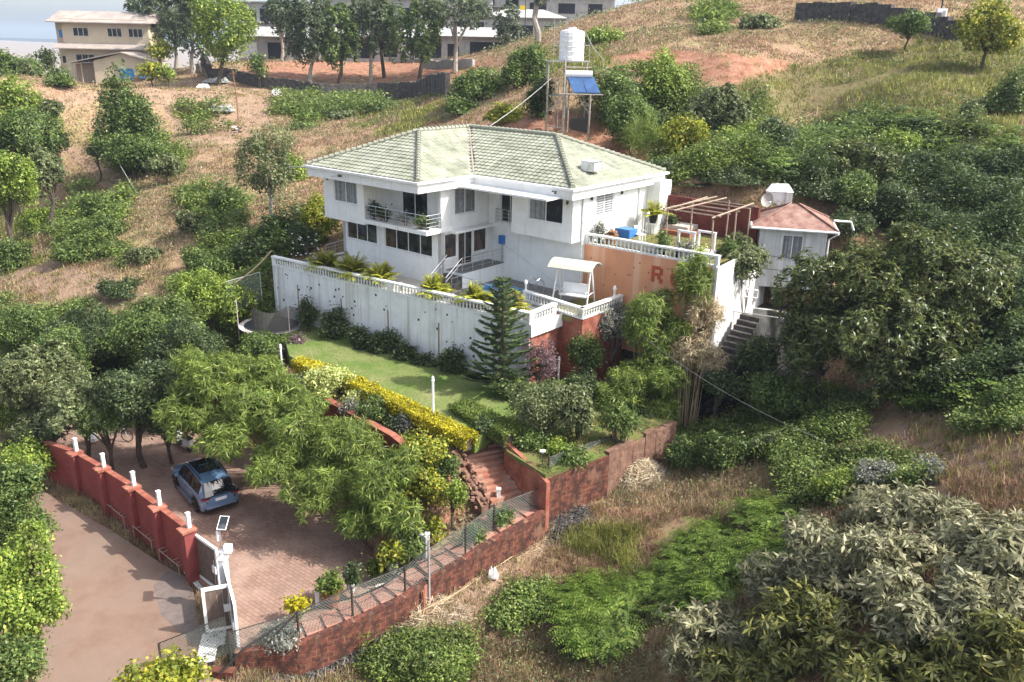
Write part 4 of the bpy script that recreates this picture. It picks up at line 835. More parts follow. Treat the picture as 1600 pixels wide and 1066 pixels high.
# garden swing
sg = hthing('garden_swing', 'white garden swing seat with a curved cream canopy', 'garden swing', 7.6, 2.4, 3.97, rz=.25)
m = MB()
for x in (-1.0, 1.0):
    for y in (-.65, .65): m.tube([(x, y, 0), (x*.93, y*.12, 2.05)], .045, 'white_paint', 7)
    m.tube([(x*.97, -.42, .7), (x*.97, .42, .7)], .03, 'white_paint', 6)
m.tube([(-1.0, 0, 2.05), (1.0, 0, 2.05)], .04, 'white_paint', 7); m.build('frame', sg)
m = MB(); V = []; Fs = []
for j, zo in enumerate((0, -.05)):
    for k in range(9):
        y = -.85+1.7*k/8; z = 2.45-.42*(y/.85)**2*.8+zo
        V += [(-1.25, y, z), (1.25, y, z)]
for k in range(8): Fs += [(2*k, 2*k+1, 2*k+3, 2*k+2), (18+2*k, 18+2*k+2, 18+2*k+3, 18+2*k+1), (2*k, 2*k+2, 18+2*k+2, 18+2*k), (2*k+1, 18+2*k+1, 18+2*k+3, 2*k+3)]
Fs += [(0, 18, 19, 1), (16, 17, 35, 34)]
m.add(V, Fs, 'cream_canopy'); m.build('canopy', sg)
m = MB(); m.box(-.75, .75, -.25, .3, .48, .54, 'white_plastic'); m.build('seat', sg)
m = MB(); m.prism([(-.75, .3), (.75, .3), (.75, .36), (-.75, .36)], .54, 1.1, 'white_plastic'); m.build('backrest', sg)
m = MB()
for x in (-.75, .75): m.tube([(x, .3, .75), (x, -.25, .75), (x, -.25, .5)], .025, 'white_paint', 6); m.tube([(x, 0, .75), (x*1.05, 0, 2.05)], .012, 'steel', 5)
m.build('armrest', sg)
# upper garden furniture
pg = hthing('pergola', 'open timber pergola of thin weathered poles in the upper garden', 'pergola', 10.9, 6.0, 6.95); pg.scale = (.74, .8, .9)
for x, y, h in [(0, 0, 2.35), (3.6, 0, 2.2), (0, 3.4, 2.6), (3.6, 3.3, 2.35), (4.0, 4.6, 2.4), (2.0, 5.2, 2.6)]: m = MB(); m.tube([(x, y, -.1), (x+.03, y, h*.5), (x, y, h)], .06, 'weathered_wood', 7); m.build('post', pg)
m = MB()
for x in (-.1, 3.7): m.tube([(x, -.4, 2.35), (x+.05, 5.6, 2.55)], .055, 'weathered_wood', 6)
for x in (.5, 1.3): m.tube([(x-.6, -.3, 2.45), (x+.3, 5.5, 2.68)], .045, 'weathered_wood', 6)
for y in (0, 1.3, 2.7, 4.2, 5.2): m.tube([(-.4, y, 2.42), (4.1, y+.1, 2.4)], .045, 'weathered_wood', 6)
m.build('beam', pg)
tb = hthing('garden_table', 'small table under a blue cloth against the side wall', 'table', 8.3, 6.2, 6.95); m = MB(); m.box(-.45, .45, -.4, .4, .68, .74, 'blue_plastic'); m.prism([(-.48, -.43), (.48, -.43), (.48, -.40), (-.48, -.40)], .25, .75, 'blue_plastic'); m.box(.45, .48, -.4, .43, .3, .75, 'blue_plastic'); m.build('cloth', tb)
for x in (-.38, .38):
    for y in (-.33, .33): m = MB(); m.tube([(x, y, 0), (x, y, .68)], .03, 'white_plastic', 6); m.build('leg', tb)
b_ = hthing('basket', 'heap of brown dry coconuts in a basket beside the blue table', 'basket', 8.0, 5.2, 6.95); m = MB(); m.lathe([(.3, 0), (.38, .5), (.34, .5)], (0, 0, 0), 'tan_basket', 12); m.build('bowl', b_)
m = MB(); r = random.Random(2)
for i in range(16): a, q = r.uniform(0, 6.28), r.uniform(0, .26); m.lathe([(.02, 0), (.09, .05), (.1, .11), (.03, .17)], (q*math.cos(a), q*math.sin(a), .45+r.uniform(0, .15)), 'tan_basket', 7)
m.build('coconuts', b_)
def chair(s, t, z, lab, rz=0):
    c = hthing('plastic_chair', lab, 'chair', s, t, z, 'white garden chairs', rz)
    m = MB(); m.box(-.24, .24, -.24, .24, .42, .46, 'white_plastic'); m.build('seat', c); m = MB(); m.box(-.24, .24, .22, .26, .46, .9, 'white_plastic'); m.build('backrest', c)
    for x in (-.21, .21):
        for y in (-.21, .21): m = MB(); m.tube([(x, y, 0), (x, y, .42)], .025, 'white_plastic', 5); m.build('leg', c)
    m = MB()
    for x in (-.25, .25): m.tube([(x, .22, .66), (x, -.2, .66), (x, -.22, .44)], .02, 'white_plastic', 5)
    m.build('armrest', c)
chair(8.95, 6.6, 6.95, 'white plastic chair right of the blue table', 1.2)
pd = hthing('plant_pedestal', 'white ribbed pedestal under the potted palm by the side wall', 'pedestal', 8.2, 9.2, 6.95); m = MB(); m.box(-.33, .33, -.33, .33, .54, .61, WP); m.build('top', pd); m = MB()
for k in range(5):
    for a in range(4):
        u = -.27+.135*k; x, y = [(u, -.28), (u, .28), (-.28, u), (.28, u)][a]; m.tube([(x, y, 0), (x, y, .54)], .035, WP, 6)
m.box(-.22, .22, -.22, .22, 0, .54, WP); m.build('column', pd)
def pot(s, t, z, R, H, kind, lab, potm='black_plastic', grp='potted plants in the upper garden', pr=.16):
    root = hthing('potted_plant', lab, 'potted plant', s, t, z, grp); m = MB(); m.lathe([(pr*.7, 0), (pr, pr*1.6), (pr*1.1, pr*1.6), (pr*1.1, pr*1.8), (pr*.9, pr*1.8)], (0, 0, 0), potm, 10); m.build('pot', root); _ts[0] += 1
    V, Fq, mt, _, _ = crown(kind, (R, R, H), 45, _ts[0], nl=5); npmesh('foliage', V+np.array([0, 0, pr*1.8+H*.8]), Fq, mt, root); m = MB(); m.tube([(0, 0, pr*1.6), (0, 0, pr*1.8+H)], .02, 'bark', 5); m.build('stem', root)
pot(7.5, 4.7, 6.95, .32, .5, 'silver', 'pale leaved potted plant at the left end of the upper balustrade')
pot(11.5, 4.8, 6.95, .35, .45, 'mid', 'round green shrub in a black pot behind the upper balustrade')
pot(12.35, 4.8, 6.95, .24, .25, 'silver', 'low white flowered plant in a black pot, right of the round shrub')
pot(12.95, 4.75, 6.95, .3, .28, 'silver', 'white flowered plant in a pale pot near the white frames', 'white_plastic')
pot(13.6, 4.75, 6.95, .3, .2, 'varieg', 'yellowish plant in a terracotta pot at the right end of the balustrade', 'terracotta')
pot(14.3, 6.6, 6.95, .35, .35, 'mid', 'green shrub in a cream pot by the right edge of the upper garden', 'cream_wall')
pot(8.8, 10.3, 6.95, .3, .35, 'dark', 'dark green plant at the foot of the red garden wall', 'black_plastic')
for s_, R0, H0, kd, lab in [(-4.6, .26, .4, 'dark', 'dark potted plant at the left end of the balcony'), (-4.1, .22, .25, 'mid', 'second potted plant from the left on the balcony'), (-3.6, .2, .2, 'dark', 'third small dark potted plant on the balcony'), (-2.0, .2, .25, 'silver', 'pale potted plant in the middle of the balcony railing'), (-.75, .36, .32, 'mid', 'spreading green potted plant near the balcony corner'), (-.25, .2, .22, 'dark', 'potted plant right at the balcony corner')]: pot(s_, -.85, 7.35, R0, H0, kd, lab, 'terracotta' if kd != 'dark' else 'black_plastic', 'potted plants on the balcony', .13)
for i, (s, t, lab) in enumerate([(12.4, 5.5, 'left white timber frame standing in the upper garden'), (13.2, 6.2, 'right white timber frame standing in the upper garden')]):
    f_ = hthing('white_frame', lab, 'frame', s, t, 6.95, 'white timber frames'); m = MB()
    for x in (-.45, .45): m.box(x-.05, x+.05, -.05, .05, 0, 1.2, WP)
    m.box(-.52, .52, -.06, .06, 1.2, 1.3, WP); m.build('frame', f_); m = MB(); m.box(-.5, .5, -.3, .3, .0, .3, WP); m.build('base', f_)
st = hthing('brick_steps', 'low red and cream steps by the corner of the villa', 'steps', 8.6, 10.2, 6.95); m = MB(); m.box(0, 1.9, -.6, 1, 0, .25, 'terracotta'); m.box(0, 1.5, -.25, 1, .25, .5, 'pale_stone'); m.build('step', st)
lp = hthing('lamp_post', 'thin white lamp post at the edge of the upper garden', 'lamp post', 10.3, 4.6, 6.95); m = MB(); m.tube([(0, 0, 0), (0, 0, 1.9), (.15, .1, 2.05)], .025, WP, 6); m.build('pole', lp); m = MB(); m.lathe([(.05, 0), (.09, .06), (.02, .12)], (.18, .12, 2.0), 'lamp_white', 8); m.build('lamp', lp)
cu = hthing('low_wall', 'pale concrete kerb wall behind the upper balustrade', 'kerb wall', 8.6, 4.9, 6.95); m = MB(); m.box(0, 2.6, -.08, .08, 0, .35, 'pale_stone'); m.build('wall', cu)
# small white hut with rust red roof
hx, hy = PD(1232, 400, 47)[:2]; hut = thing('garden_hut', 'small square white hut with a rusty red hipped roof', 'hut', (hx, hy, 5.6), math.radians(-14))
m = MB(); m.box(-1.75, 1.75, -1.5, 1.5, -.9, 2.55, 'weathered_white'); m.build('wall', hut)
m = MB(); E_ = [(-2.25, -2.0, 2.5), (2.25, -2.0, 2.5), (2.25, 2.0, 2.5), (-2.25, 2.0, 2.5)]; A_ = [(-.2, 0, 3.55), (.2, 0, 3.55)]
m.add(E_+A_, [(0, 1, 5, 4), (1, 2, 5), (2, 3, 4, 5), (3, 0, 4)], 'rust_roof'); m.add([(x, y, z-.06) for x, y, z in E_], [(3, 2, 1, 0)], 'concrete')
for a, b in [(E_[0], A_[0]), (E_[1], A_[1]), (E_[2], A_[1]), (E_[3], A_[0])]: m.tube([Vector(a)+Vector((0, 0, .03)), Vector(b)+Vector((0, 0, .04))], .05, 'rust_roof', 6)
m.build('roof', hut); m = MB()
for a, b in zip(E_, E_[1:]+E_[:1]): m.tube([Vector(a)-Vector((0, 0, .04)), Vector(b)-Vector((0, 0, .04))], .07, WP, 6)
m.tube([(2.25, -2.0, 2.4), (1.85, -1.6, 2.0), (1.85, -1.6, -.2)], .05, WP, 6); m.build('gutter', hut)
fo = MB(); fo.box(-.55, .55, -1.55, -1.5, .75, .8, WP); fo.box(-.55, .55, -1.55, -1.5, 2.05, 2.1, WP)
for x in (-.55, -.02, .5): fo.box(x, x+.05, -1.55, -1.5, .8, 2.05, WP)
fo = fo.build('window', hut)
for x in (-.5, .03): g = MB(); g.box(x+.003, x+.467, -1.53, -1.51, .8, 2.05, 'curtain_glass'); g.build('pane', fo)
m = MB(); m.tube([(-1.76, -1.53, .9), (0, -1.56, .8), (1.76, -1.53, .55)], .012, 'black_plastic', 4); m.tube([(-1.76, -1.53, .15), (1.76, -1.53, .0)], .012, 'black_plastic', 4); m.build('cable', hut)
cx, cy, cz = PD(1214, 326, 50.5); o = thing('roof_cabin', 'white box shaped cabin with a sloped top behind the rusty roof', 'cabin', (cx, cy, cz-.5), math.radians(-14)); m = MB(); m.box(-.75, .75, -.7, .7, -1.2, 1.6, 'weathered_white'); m.build('wall', o); m = MB(); m.add([(-.8, -.75, 1.6), (.8, -.75, 1.6), (.8, .75, 1.6), (-.8, .75, 1.6), (-.5, -.3, 1.95), (.5, -.3, 1.95), (.5, .4, 1.95), (-.5, .4, 1.95)], [(0, 1, 5, 4), (1, 2, 6, 5), (2, 3, 7, 6), (3, 0, 4, 7), (4, 5, 6, 7), (3, 2, 1, 0)], 'weathered_white'); m.build('roof', o)
dx_, dy_ = PD(1196, 312, 49)[:2]; ds = thing('satellite_dish', 'round grey satellite dish left of the white cabin', 'satellite dish', (dx_, dy_, float(PD(1196, 312, 49)[2])), math.radians(200)); m = MB(); pr_ = [(.02, .0), (.15, .02), (.3, .08), (.42, .17)]
V = []; Fs = []
for k, (r1, z1) in enumerate(pr_):
    for j in range(14): a = 2*math.pi*j/14; V.append((r1*math.cos(a), z1, r1*math.sin(a)+.1*z1))
for k in range(3):
    for j in range(14): Fs.append((k*14+j, k*14+(j+1) % 14, (k+1)*14+(j+1) % 14, (k+1)*14+j))
m.add(V, Fs, 'concrete'); m.build('dish', ds); m = MB(); m.tube([(0, 0, 0), (0, -.15, -.2), (0, -.15, -1.5)], .03, 'steel', 6); m.tube([(0, .05, -.38), (0, .5, -.05)], .015, 'steel', 5); m.build('mast', ds)
wp = thing('water_pipe', 'white bent pipe right of the hut', 'pipe', (0, 0, 0)); m = MB(); m.tube([tuple(PD(1303, 345, 46)), tuple(PD(1330, 347, 46)), tuple(PD(1334, 360, 46))], .06, WP, 7); m.build('pipe', wp)
# stained yard wall, stairs with pipe rail, hut basement
a = P(1146, 512, 2.2); b = P(1228, 530, 2.0); yw = thing('yard_wall', 'stained white wall below the hut beside the pipe rail', 'wall', (a[0], a[1], 0), math.atan2(b[1]-a[1], b[0]-a[0])); L = math.dist(a[:2], b[:2]); m = MB(); m.box(0, L+3, 0, .3, .6, 3.5, 'stained_white'); m.build('wall', yw)
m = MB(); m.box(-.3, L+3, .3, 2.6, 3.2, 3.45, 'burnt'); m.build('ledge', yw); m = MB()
for x in (.3, 1.1): m.tube([(x, 1.8, 3.4), (x, 1.8, 6.2)], .07, 'concrete', 7)
m.build('column', yw)
rl = thing('stair_rail', 'pale bent pipe handrail beside the outdoor stairs', 'handrail', (0, 0, 0)); m = MB(); q = [PD(1112, 510, 42.0), PD(1148, 450, 44), PD(1184, 454, 44.5), PD(1183, 466, 44.5), PD(1147, 461, 44)]
m.tube([tuple(v) for v in q[:3]], .05, 'balustrade_white', 7); m.tube([tuple(q[2]), tuple(q[3])], .04, 'balustrade_white', 6); m.tube([tuple(q[3]), tuple(q[4])], .04, 'balustrade_white', 6); m.tube([tuple(PD(1128, 484, 43)), tuple(PD(1240, 500, 43.5))], .03, 'concrete', 6); m.build('rail', rl)
osr = thing('outdoor_stairs', 'dark outdoor stairs along the white end wall', 'stairs', (*W(15.15, 4.4), 2.0), TH); m = MB()
for k in range(9): m.box(0, 1.1, .32*k, .32*k+.30, -.6, .22*(k+1), 'dark_stone')
m.build('step', osr)
for i, (x, y, lab) in enumerate([(1168, 525, 'terracotta'), (1182, 527, 'grey'), (1194, 528, 'grey')]):
    p = P(x, y+4, 1.7); bk = thing('bucket', ('reddish bucket' if i == 0 else 'left grey drum' if i == 1 else 'right grey drum')+' at the foot of the stained yard wall', 'bucket', (p[0], p[1], 1.6), 0, 'buckets and drums in the yard'); m = MB(); m.lathe([(.16, 0), (.22, .45), (.2, .45)], (0, 0, 0), 'terracotta' if i == 0 else 'concrete', 10); m.build('body', bk)

# ---------------------------------------------------------------- lawn side: hedges, low wall, trampoline, lamps
def hedge(pix, z, wd, ht, kind, lab, cat='hedge', D=42, zf=None):
    pts = [P(x, y, z)[:2] for x, y in pix]; root = thing('hedge', lab, cat, (*pts[0], z), 0); V = []; L, Wl, *_ = KIND[kind]; Wl *= 1.2; mm = MB()
    for a, b in zip(pts, pts[1:]):
        d = b-a; LL = np.linalg.norm(d); d /= LL; n = np.array([d[1], -d[0]]); N = int(LL*(2*ht+wd)*1.9/(.5*L*Wl)); f = rng.random(N)*1.02-.01; f[:N//40] = rng.choice([0., 1.], N//40); k = rng.random(N)*(2*ht+wd)
        u = np.where(k < ht, -wd/2, np.where(k > ht+wd, wd/2, k-ht-wd/2)); zz = np.where(k < ht, k, np.where(k > ht+wd, k-ht-wd, ht)); nn = np.stack([np.where((k < ht) | (k > ht+wd), np.sign(u), 0)*n[0], np.where((k < ht) | (k > ht+wd), np.sign(u), 0)*n[1], np.where((k >= ht) & (k <= ht+wd), 1, .3)], 1)
        wob = .13*(vnoise(f*LL+a[0], u*3+zz*2, .6, 3)-.5)*2; q = a+d*(f*LL)[:, None]; c = np.stack([q[:, 0]+n[0]*(u+wob*np.sign(u)*.6), q[:, 1]+n[1]*(u+wob*np.sign(u)*.6), zz*(1+wob)], 1)-nn*.05+rng.normal(size=(N, 3))*.04
        c[:, 0] -= pts[0][0]; c[:, 1] -= pts[0][1]
        v, _ = leaves(c, rng.normal(size=(N, 3)), nn+rng.normal(size=(N, 3))*.5, L*rng.uniform(.7, 1.3, N), Wl); V.append(v); mm.obox(tuple(a-pts[0]), tuple(d), .2, LL-.2, -wd/2+.12, wd/2-.12, -.2, ht-.16, 'bark')
    V = np.concatenate(V); npmesh('foliage', V, np.arange(len(V)).reshape(-1, 4), KIND[kind][5], root); mm.build('stems', root)
KIND['yhedge'] = (.09, .06, 1.8, 5, 0, 'l_yellow', 'bark', 0)
hedge([(466, 576), (560, 612), (640, 652), (735, 700)], LZ, .75, .6, 'yhedge', 'long clipped bright yellow hedge along the lawn edge')
hedge([(716, 645), (755, 668), (803, 692)], .5, 1.1, .6, 'hedge', 'clipped dark green hedge at the end of the lawn')
def lowwall(pix, z, h, th, mt, lab, name='garden_wall', cat='garden wall', cap=None, zb=None):
    pts = [P(x, y, z)[:2] for x, y in pix]; root = thing(name, lab, cat, (*pts[0], z), math.atan2(pts[-1][1]-pts[0][1], pts[-1][0]-pts[0][0])); c, s = math.cos(-root.rotation_euler.z), math.sin(-root.rotation_euler.z)
    q = [((p-pts[0])[0]*c-(p-pts[0])[1]*s, (p-pts[0])[0]*s+(p-pts[0])[1]*c) for p in pts]; m = MB()
    for a, b in zip(q, q[1:]): m.obox(a, (b[0]-a[0], b[1]-a[1]), -.0, math.dist(a, b), -th, 0, -h, 0, mt)
    m.build('wall', root)
    if cap:
        m = MB()
        for a, b in zip(q, q[1:]): m.obox(a, (b[0]-a[0], b[1]-a[1]), 0.002, math.dist(a, b), -th-.03, .03, .002, .06, cap)
        m.build('coping', root)
    return root
lowwall([(440, 598), (500, 622), (560, 655), (610, 682), (640, 706)], .5, 2.0, .3, 'red_paint', 'dark red wall behind the bamboo below the yellow hedge', cap='red_plaster')
for i, (x, y, D, h, lab) in enumerate([(677, 668, None, 2.4, 'tall white post with finial beside the yellow bush'), (440, 568, None, 1.0, 'short white post left of the yellow hedge'), (872, 600, None, 1.4, 'white post in the shrubs below the terrace corner')]):
    p = P(x, y, .5); ps = thing('garden_post', lab, 'post', (p[0], p[1], .4)); m = MB(); m.tube([(0, 0, 0), (0, 0, h)], .055, WP, 8); m.build('pole', ps); m = MB(); m.lathe([(.08, h), (.08, h+.05), (.05, h+.08), (.07, h+.16), (.01, h+.24)], (0, 0, 0), WP, 8); m.build('finial', ps)
tp = P(425, 512, .55); tr_ = thing('trampoline', 'round trampoline with a torn grey safety net at the end of the white wall', 'trampoline', (tp[0], tp[1], -.1)); R_ = 1.95
m = MB(); m.lathe([(R_-.3, .85), (R_-.3, .87)], (0, 0, 0), 'trampoline_mat', 28); m.build('mat', tr_)
m = MB(); n_ = 28; V = []; Fs = []
for rr_, zz in ((R_-.3, .88), (R_, .88), (R_, .82), (R_-.3, .82)):
    for k in range(n_): V.append((rr_*math.cos(2*math.pi*k/n_), rr_*math.sin(2*math.pi*k/n_), zz))
for a in range(4):
    for k in range(n_): b = (a+1) % 4; Fs.append((a*n_+k, a*n_+(k+1) % n_, b*n_+(k+1) % n_, b*n_+k))
m.add(V, Fs, 'trampoline_pad'); m.build('pad', tr_)
for k in range(6):
    a = k*math.pi/3+.3; m = MB(); m.tube([(R_*math.cos(a), R_*math.sin(a), 0), (R_*math.cos(a), R_*math.sin(a), 2.55)], .03, 'trampoline_pad' if k % 2 else 'dark_metal', 6); m.build('net_pole', tr_)
def netmat(name, colr, sc_, th):
    m = bpy.data.materials.new(name); m.use_nodes = True; n = m.node_tree; b = n.nodes['Principled BSDF']; b.inputs['Base Color'].default_value = (*colr, 1); b.inputs['Roughness'].default_value = .6
    tc = n.nodes.new('ShaderNodeTexCoord'); outs = []
    for ang in (45, -45):
        mp = n.nodes.new('ShaderNodeMapping'); mp.inputs['Rotation'].default_value = (0, math.radians(ang), 0); mp.inputs['Scale'].default_value = (sc_, sc_, sc_); n.links.new(tc.outputs['UV' if False else 'Object'], mp.inputs[0])
        sx = n.nodes.new('ShaderNodeSeparateXYZ'); n.links.new(mp.outputs[0], sx.inputs[0]); fr = n.nodes.new('ShaderNodeMath'); fr.operation = 'FRACT'; n.links.new(sx.outputs[0], fr.inputs[0]); lt_ = n.nodes.new('ShaderNodeMath'); lt_.operation = 'LESS_THAN'; lt_.inputs[1].default_value = th; n.links.new(fr.outputs[0], lt_.inputs[0]); outs.append(lt_)
    mx = n.nodes.new('ShaderNodeMath'); mx.operation = 'MAXIMUM'; n.links.new(outs[0].outputs[0], mx.inputs[0]); n.links.new(outs[1].outputs[0], mx.inputs[1]); n.links.new(mx.outputs[0], b.inputs['Alpha']); MATS[name] = m
netmat('chain_link', (.16, .19, .17), 11, .17); netmat('safety_net', (.10, .09, .08), 16, .45)
m = MB(); V = []; Fs = []; n_ = 24
for k in range(n_+1):
    a = -1.9+2.9*k/n_; hh = 2.5-.35*abs(math.sin(3*(a-.3))); V += [(R_*.98*math.cos(a), R_*.98*math.sin(a), .88), (R_*.98*math.cos(a), R_*.98*math.sin(a), hh)]
for k in range(n_): Fs.append((2*k, 2*k+2, 2*k+3, 2*k+1))
m.add(V, Fs, 'safety_net'); m.build('net', tr_)
# araucaria
def araucaria():
    b = W(7.55, -3.5); b = (b[0], b[1], LZ); root = thing('conifer_tree', 'tall layered green conifer standing against the white wall corner', 'tree', (b[0], b[1], LZ)); H = 5.9; mb = MB(); mb.tube([(0, 0, -.2), (.02, 0, H*.5), (0, 0, H)], [.11, .075, .015], 'bark', 8); V = []; br = MB(); r = random.Random(4); z = .5
    while z < H-.05:
        f = 1-z/H; L = .12+1.75*min(1, f*1.15)**.85; nb = 6; ph = r.uniform(0, 1)
        for k in range(nb):
            az = 2*math.pi*(k+ph)/nb+r.uniform(-.15, .15); l = L*r.uniform(.88, 1.12); pts = [Vector((math.cos(az)*l*t, math.sin(az)*l*t, z+(-.10*t+.30*t*t)*l+.0)) for t in (0, .25, .5, .75, 1)]; br.tube(pts, [.03, .022, .016, .01, .004], 'bark', 4)
            nseg = max(5, int(l*13)); tt = rng.random(nseg*16)**.75; i4 = np.minimum((tt*4).astype(int), 3); A = np.array(pts); base = A[i4]+(A[i4+1]-A[i4])*(tt*4-i4)[:, None]; tg = nrm(A[i4+1]-A[i4]); sd = nrm(np.cross(tg, [0, 0, 1])); sgn = rng.choice([-1, 1], len(tt)); d = tg*.8+sd*sgn[:, None]*rng.uniform(.3, 1.1, (len(tt), 1))+np.array([0, 0, .35])*rng.uniform(-.2, 1, (len(tt), 1))
            v, _ = leaves(base, d, rng.normal(size=d.shape)*.4+np.array([0, 0, 1]), .2+.12*rng.random(len(tt)), .04, .1); V.append(v)
        z += .26+.30*f
    V = np.concatenate(V); npmesh('crown', V, np.arange(len(V)).reshape(-1, 4), 'l_pine', root); o = mb.build('trunk', root); br.build('branches', root)
araucaria()

# ---------------------------------------------------------------- steps from lawn to path, walls beside them
sp = thing('garden_steps', 'curving red laterite steps going down from the lawn to the path', 'steps', (0, 0, 0)); m = MB(); n_ = 10
L0, L1 = np.array(P(716, 700, -.15)), np.array(P(768, 790, -1.66)); R0_, R1_ = np.array(P(784, 688, -.15)), np.array(P(838, 768, -1.66))
for k in range(n_):
    t0, t1 = k/n_, (k+1)/n_+.0; z = -.15-1.45*(k+.0)/n_; mt = 'path_paving'
    a, b = L0+(L1-L0)*t0, R0_+(R1_-R0_)*t0; c, d = R0_+(R1_-R0_)*(t1-.002), L0+(L1-L0)*(t1-.002); bow = .12*math.sin(k*2.1); m.prism([(a[0]+bow, a[1]), (b[0]+bow, b[1]), (c[0]+bow, c[1]), (d[0]+bow, d[1])], -3.2, z, 'patio_red')
m.build('step', sp)
def zwall(pix, th, mt, lab, hb=1.6, name='stone_wall', cat='wall', jit=0, group=None, n=1):
    """pix: (x, y, ztop) along its top edge"""
    pts = [np.array(P(*q)) for q in pix]; ang = math.atan2(pts[-1][1]-pts[0][1], pts[-1][0]-pts[0][0]); root = thing(name, lab, cat, tuple(pts[0]), ang, group); c, s = math.cos(-ang), math.sin(-ang); q = []
    for p in pts: d = p-pts[0]; q.append((d[0]*c-d[1]*s, d[0]*s+d[1]*c, d[2]))
    m = MB(); k_ = []
    for a, b in zip(q, q[1:]):
        L = math.dist(a[:2], b[:2]); ns = max(1, int(L/.7)) if jit else 1
        for i in range(ns):
            A = [a[j]+(b[j]-a[j])*i/ns for j in range(3)]; B = [a[j]+(b[j]-a[j])*(i+1)/ns for j in range(3)]; r1 = rnd.uniform(-jit, jit); dd = (B[0]-A[0], B[1]-A[1]); Ld = math.hypot(*dd); nx, ny = dd[1]/Ld, -dd[0]/Ld; o1 = rnd.uniform(-jit, jit)*.4
            vs = [(A[0]+nx*o1, A[1]+ny*o1), (B[0]+nx*o1, B[1]+ny*o1), (B[0]-nx*th, B[1]-ny*th), (A[0]-nx*th, A[1]-ny*th)]; z1 = [A[2]+r1, B[2]+r1, B[2]+r1, A[2]+r1]
            m.add([(x, y, z-hb) for (x, y), z in zip(vs, z1)]+[(x, y, z) for (x, y), z in zip(vs, z1)], [(3, 2, 1, 0), (4, 5, 6, 7), (0, 1, 5, 4), (1, 2, 6, 5), (2, 3, 7, 6), (3, 0, 4, 7)], mt)
    m.build('wall', root); return root
zwall([(788, 690, .5), (822, 722, .1), (854, 755, -.25)], .2, 'red_plaster', 'red plastered wall on the right of the garden steps', 2.4, 'step_wall')
zwall([(714, 703, -.05), (735, 742, -.6), (762, 786, -1.3)], -.3, 'rubble_stone', 'crumbling rubble edge on the left of the garden steps', 2.0, 'step_wall', jit=.12)
zwall([(622, 818, -1.5), (665, 840, -1.5)], .16, 'stained_white', 'grey concrete wall end below the yellow vine bush', 1.2, 'concrete_wall')
# ---------------------------------------------------------------- laterite boundary wall with chain link fence
lat = []
for i, (a, b) in enumerate(zip(WT, WT[1:])):
    pos = ['first', 'second', 'third', 'fourth', 'fifth', 'sixth', 'seventh'][i]; lat.append(zwall([a, (b[0], b[1], b[2])], .3, 'laterite', f'{pos} bay from the gate of the red laterite block wall below the fence', 1.5, 'boundary_wall', group='bays of the laterite boundary wall'))
zwall([(855, 748, -.2), (952, 713, 0)], .3, 'laterite', 'high laterite wall bay below the lower lawn', 2.6, 'boundary_wall', group='bays of the laterite boundary wall')
zwall([(953, 709, .1), (1010, 680, .1), (1058, 660, .2)], .3, 'rubble_stone', 'crumbling red earth wall running up into the dark bushes', 2.2, 'earth_wall', jit=.16)
zwall([(256, 1046, -3.9), (364, 1052, -3.7)], .3, 'laterite', 'low laterite wall end beside the road at the bottom', 1.0, 'boundary_wall', group='bays of the laterite boundary wall')
def ztop(ft, px, py): d = ray(px, py); return CAMH+d[2]/math.hypot(d[0], d[1])*math.hypot(ft[0], ft[1])
FP = []
for fx, fy, fz, tx_, ty_ in [(364, 1060, -4.5, 358, 987), (470, 1032, -4.35, 464, 955), (553, 998, -4.05, 549, 917), (634, 960, -3.75, 630, 884), (671, 945, -3.55, 668, 843), (727, 900, -3.2, 725, 820), (771, 860, -2.9, 769, 789), (854, 811, -2.45, 855, 713), (952, 735, -1.5, 951, 679)]:
    q = P(fx, fy, fz); FP.append((q, float(ztop(q, tx_, ty_)-q[2])))
ff = thing('chain_link_fence', 'green chain link fence on dark posts along the laterite wall', 'fence', (FP[0][0][0], FP[0][0][1], FP[0][0][2])); o0 = np.array(FP[0][0]); tops = []
for i, (p, h) in enumerate(FP):
    q = np.array(p)-o0; m = MB(); m.tube([tuple(q), tuple(q+np.array([0, 0, h]))], .045 if i != 4 else .05, 'dark_metal' if i != 4 else 'concrete', 6); m.build('post', ff); tops.append(q+np.array([0, 0, h-.05]))
tops[4] = np.array([tops[4][0], tops[4][1], float(ztop(FP[4][0], 669, 858))-o0[2]])
for i in range(len(FP)-1):
    A, B = tops[i], tops[i+1]
    if i == 7: A = A.copy(); 
    if i == 6: B = np.array([B[0], B[1], float(ztop(FP[7][0], 854, 758))-o0[2]])
    hm_ = 1.25 if i != 7 else 1.15; m = MB(); root = bpy.data.objects.new('mesh_panel', None)
    d = B-A; L = math.hypot(d[0], d[1]); mm = MB(); mm.add([(0, 0, -hm_), (L, 0, d[2]-hm_), (L, 0, d[2]), (0, 0, 0)], [(0, 1, 2, 3)], 'chain_link'); o = mm.build('mesh_panel', ff); o.location = tuple(A); o.rotation_euler = (0, 0, math.atan2(d[1], d[0])); bpy.data.objects.remove(root)
    m = MB(); m.tube([tuple(A), tuple(B)], .02, 'dark_metal', 5); m.build('top_rail', ff)
    if i in (0, 7): m = MB(); m.tube([tuple(A-np.array([0, 0, 1.9 if i == 0 else 1.5])), tuple(A+(B-A)*(1 if i == 0 else .8))], .035, 'dark_metal', 5); m.build('brace', ff)
pf = [P(256, 1064, -4.3), P(362, 1062, -4.4)]
f2 = thing('chain_link_fence', 'low chain link fence crossing the road edge at the bottom left', 'fence', tuple(pf[0])); d = pf[1]-pf[0]; hh = [1.6, 2.65]
m = MB(); m.tube([(0, 0, 0), (0, 0, 1.6)], .04, 'dark_metal', 6); m.build('post', f2); m = MB(); m.tube([(0, 0, 1.6), (d[0], d[1], d[2]+2.65)], .02, 'dark_metal', 5); m.build('top_rail', f2)
